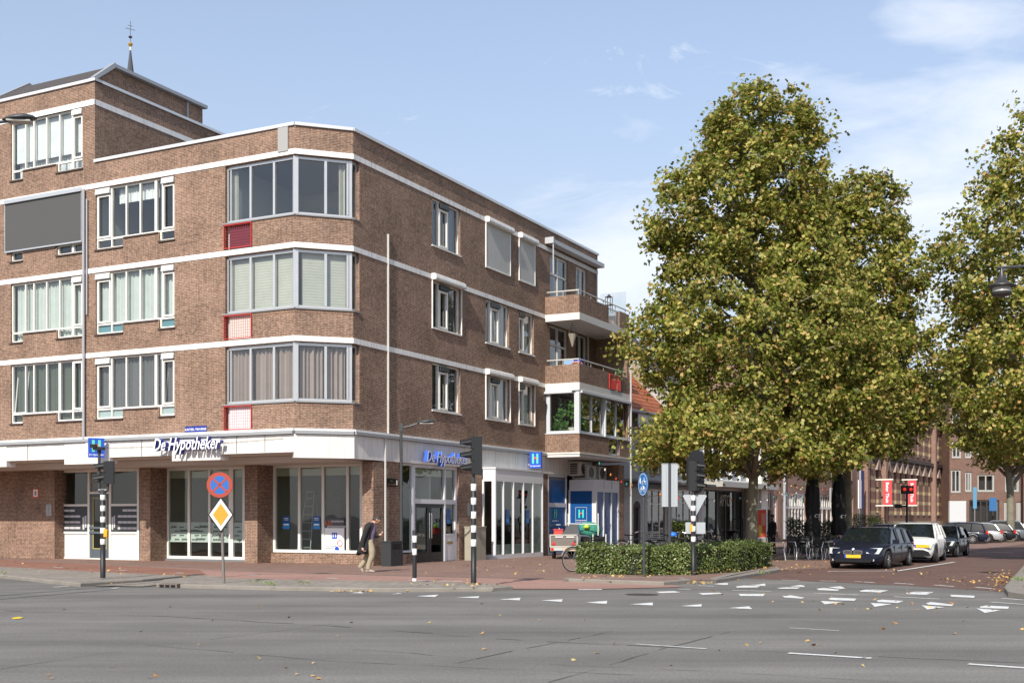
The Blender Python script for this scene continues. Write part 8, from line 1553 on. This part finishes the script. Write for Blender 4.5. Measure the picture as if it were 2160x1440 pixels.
for s in (-1, 1): m.lathe([(0, -0.006), (0.010, -0.003), (0.010, 0.003), (0, 0.007)], 8, 0, Mh @ Matrix.Translation((0.089, s*0.030, 0.008)) @ Matrix.Rotation(R(90), 4, 'Y'))
m.box(0.088, 0.094, -0.022, 0.022, -0.060, -0.055, 0, Mh); m.build("eyes_and_mouth", mat("face_dark", (0.12, 0.05, 0.045), 0.5), per)
m = MB(); limb_tube(m, [(0.03, 0, 0.86), (0.045, 0, 1.0), (0.075, 0, 1.15), (0.10, 0, 1.30), (0.12, 0, 1.385)], [0.13, 0.128, 0.135, 0.12, 0.075], 16); o = m.build("shirt", SHIRT, per, True)
m = MB(); limb_tube(m, [(0.0, 0.10, 0.90), (-0.02, 0.10, 0.62), (-0.07, 0.09, 0.44), (-0.19, 0.09, 0.24), (-0.29, 0.09, 0.12)], [0.115, 0.10, 0.085, 0.075, 0.07], 14); limb_tube(m, [(0.02, -0.09, 0.90), (0.10, -0.10, 0.66), (0.11, -0.10, 0.46), (0.04, -0.10, 0.26), (0.0, -0.10, 0.07)], [0.12, 0.105, 0.088, 0.075, 0.072], 14); limb_tube(m, [(0.01, 0, 0.78), (0.01, 0, 0.92), (0.02, 0, 0.98)], [0.13, 0.145, 0.13], 14); m.build("trousers", KHK, per, True)
def shoe(mb, heel, ang):
    Ms = Matrix.Translation(heel) @ Matrix.Rotation(ang, 4, 'Y'); prof = [(-0.07, 0.035, 0.03), (-0.05, 0.045, 0.09), (0.02, 0.048, 0.105), (0.09, 0.05, 0.075), (0.16, 0.052, 0.05), (0.21, 0.035, 0.03)]; vs = []; fs = []; n = 10
    for (x, w, h_) in prof:
        for j in range(n): a = 2*math.pi*j/n; vs.append((x, w*math.cos(a), max(0.0, h_*0.5+h_*0.5*math.sin(a)) if math.sin(a) > -0.2 else 0.0))
    for i in range(len(prof)-1):
        for j in range(n): fs.append((i*n+j, i*n+(j+1) % n, (i+1)*n+(j+1) % n, (i+1)*n+j))
    fs.append(tuple(range(n))[::-1]); fs.append(tuple((len(prof)-1)*n+j for j in range(n))); mb.mesh(vs, fs, 0, Ms)
m = MB(); shoe(m, (0.0, -0.10, 0.0), 0.0); m.build("shoe", SHOE, per, True); m = MB(); shoe(m, (-0.30, 0.09, 0.10), R(48)); m.build("shoe", SHOE, per, True)
# coat: open-fronted surface from collar to knees, flaring back
vs = []; fs = []; rows = [(1.42, 0.115, 0.10, 0.095), (1.38, 0.08, 0.15, 0.20), (1.28, 0.045, 0.16, 0.215), (1.12, 0.0, 0.16, 0.205), (0.96, -0.03, 0.185, 0.21), (0.80, -0.055, 0.205, 0.22), (0.66, -0.08, 0.23, 0.235), (0.54, -0.11, 0.255, 0.245)]
na = 22
for ri, (z, cx_, rx_, ry_) in enumerate(rows):
    for j in range(na+1):
        a = R(62)+(R(360-124))*j/na; wv = 1+0.05*math.sin(a*7+ri)*(ri/7); dz = -0.02*math.sin(a*3)*(ri/7)-(0.05 if (ri == 7 and math.cos(a) < -0.6) else 0)
        vs.append((cx_+rx_*math.cos(a)*wv, ry_*math.sin(a)*wv, z+dz))
for i in range(len(rows)-1):
    for j in range(na): fs.append((i*(na+1)+j, i*(na+1)+j+1, (i+1)*(na+1)+j+1, (i+1)*(na+1)+j))
m = MB(); m.mesh(vs, fs); limb_tube(m, [(0.07, -0.17, 1.35), (0.0, -0.23, 1.24), (-0.06, -0.26, 1.05), (-0.11, -0.26, 0.88), (-0.13, -0.25, 0.73)], [0.075, 0.078, 0.066, 0.06, 0.055], 12); limb_tube(m, [(0.08, 0.17, 1.35), (0.10, 0.20, 1.2), (0.14, 0.17, 1.04), (0.22, 0.02, 1.03), (0.33, -0.13, 1.055)], [0.07, 0.07, 0.06, 0.052, 0.046], 12)
co = m.build("coat", COAT, per, True); sm = co.modifiers.new("thickness", 'SOLIDIFY'); sm.thickness = 0.012; sm.offset = -1
# dark clad person at the terrace
p2 = thing("person", "distant person in dark clothes standing in shade right of the pale trunk", "person", D(1629, 52, 0.01), R(200)); m = MB()
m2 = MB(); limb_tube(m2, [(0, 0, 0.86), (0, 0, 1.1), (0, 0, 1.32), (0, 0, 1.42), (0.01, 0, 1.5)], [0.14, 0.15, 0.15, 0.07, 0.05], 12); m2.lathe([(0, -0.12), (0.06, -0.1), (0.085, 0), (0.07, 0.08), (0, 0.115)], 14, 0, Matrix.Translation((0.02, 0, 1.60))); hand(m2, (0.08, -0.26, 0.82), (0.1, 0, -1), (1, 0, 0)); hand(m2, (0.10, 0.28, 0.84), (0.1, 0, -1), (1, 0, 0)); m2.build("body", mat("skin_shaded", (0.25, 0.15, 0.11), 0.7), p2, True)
m = MB(); limb_tube(m, [(0, 0, 0.84), (0, 0, 1.1), (0, 0, 1.3), (0, 0, 1.42)], [0.165, 0.165, 0.175, 0.08], 14); limb_tube(m, [(0, -0.17, 1.36), (0.0, -0.24, 1.12), (0.07, -0.26, 0.84)], [0.075, 0.062, 0.045], 10); limb_tube(m, [(0, 0.17, 1.36), (0.0, 0.25, 1.12), (0.09, 0.28, 0.86)], [0.075, 0.062, 0.045], 10); m.build("jacket", COAT, p2, True)
m = MB(); limb_tube(m, [(0, -0.09, 0.88), (0.02, -0.1, 0.5), (0, -0.1, 0.08)], [0.11, 0.08, 0.065], 12); limb_tube(m, [(0, 0.09, 0.88), (0.0, 0.1, 0.5), (-0.05, 0.1, 0.08)], [0.11, 0.08, 0.065], 12); m.build("trousers", mat("trousers_dark", (0.02, 0.02, 0.025), 0.85), p2, True); m = MB(); shoe(m, (0, -0.1, 0), 0); shoe(m, (-0.05, 0.1, 0), 0); m.build("shoes", BLACK, p2, True); m = MB(); m.lathe([(0.075, -0.02), (0.095, 0.03), (0.08, 0.09), (0, 0.125)], 14, 0, Matrix.Translation((0.01, 0, 1.61))); m.build("hair", HAIR, p2, True)
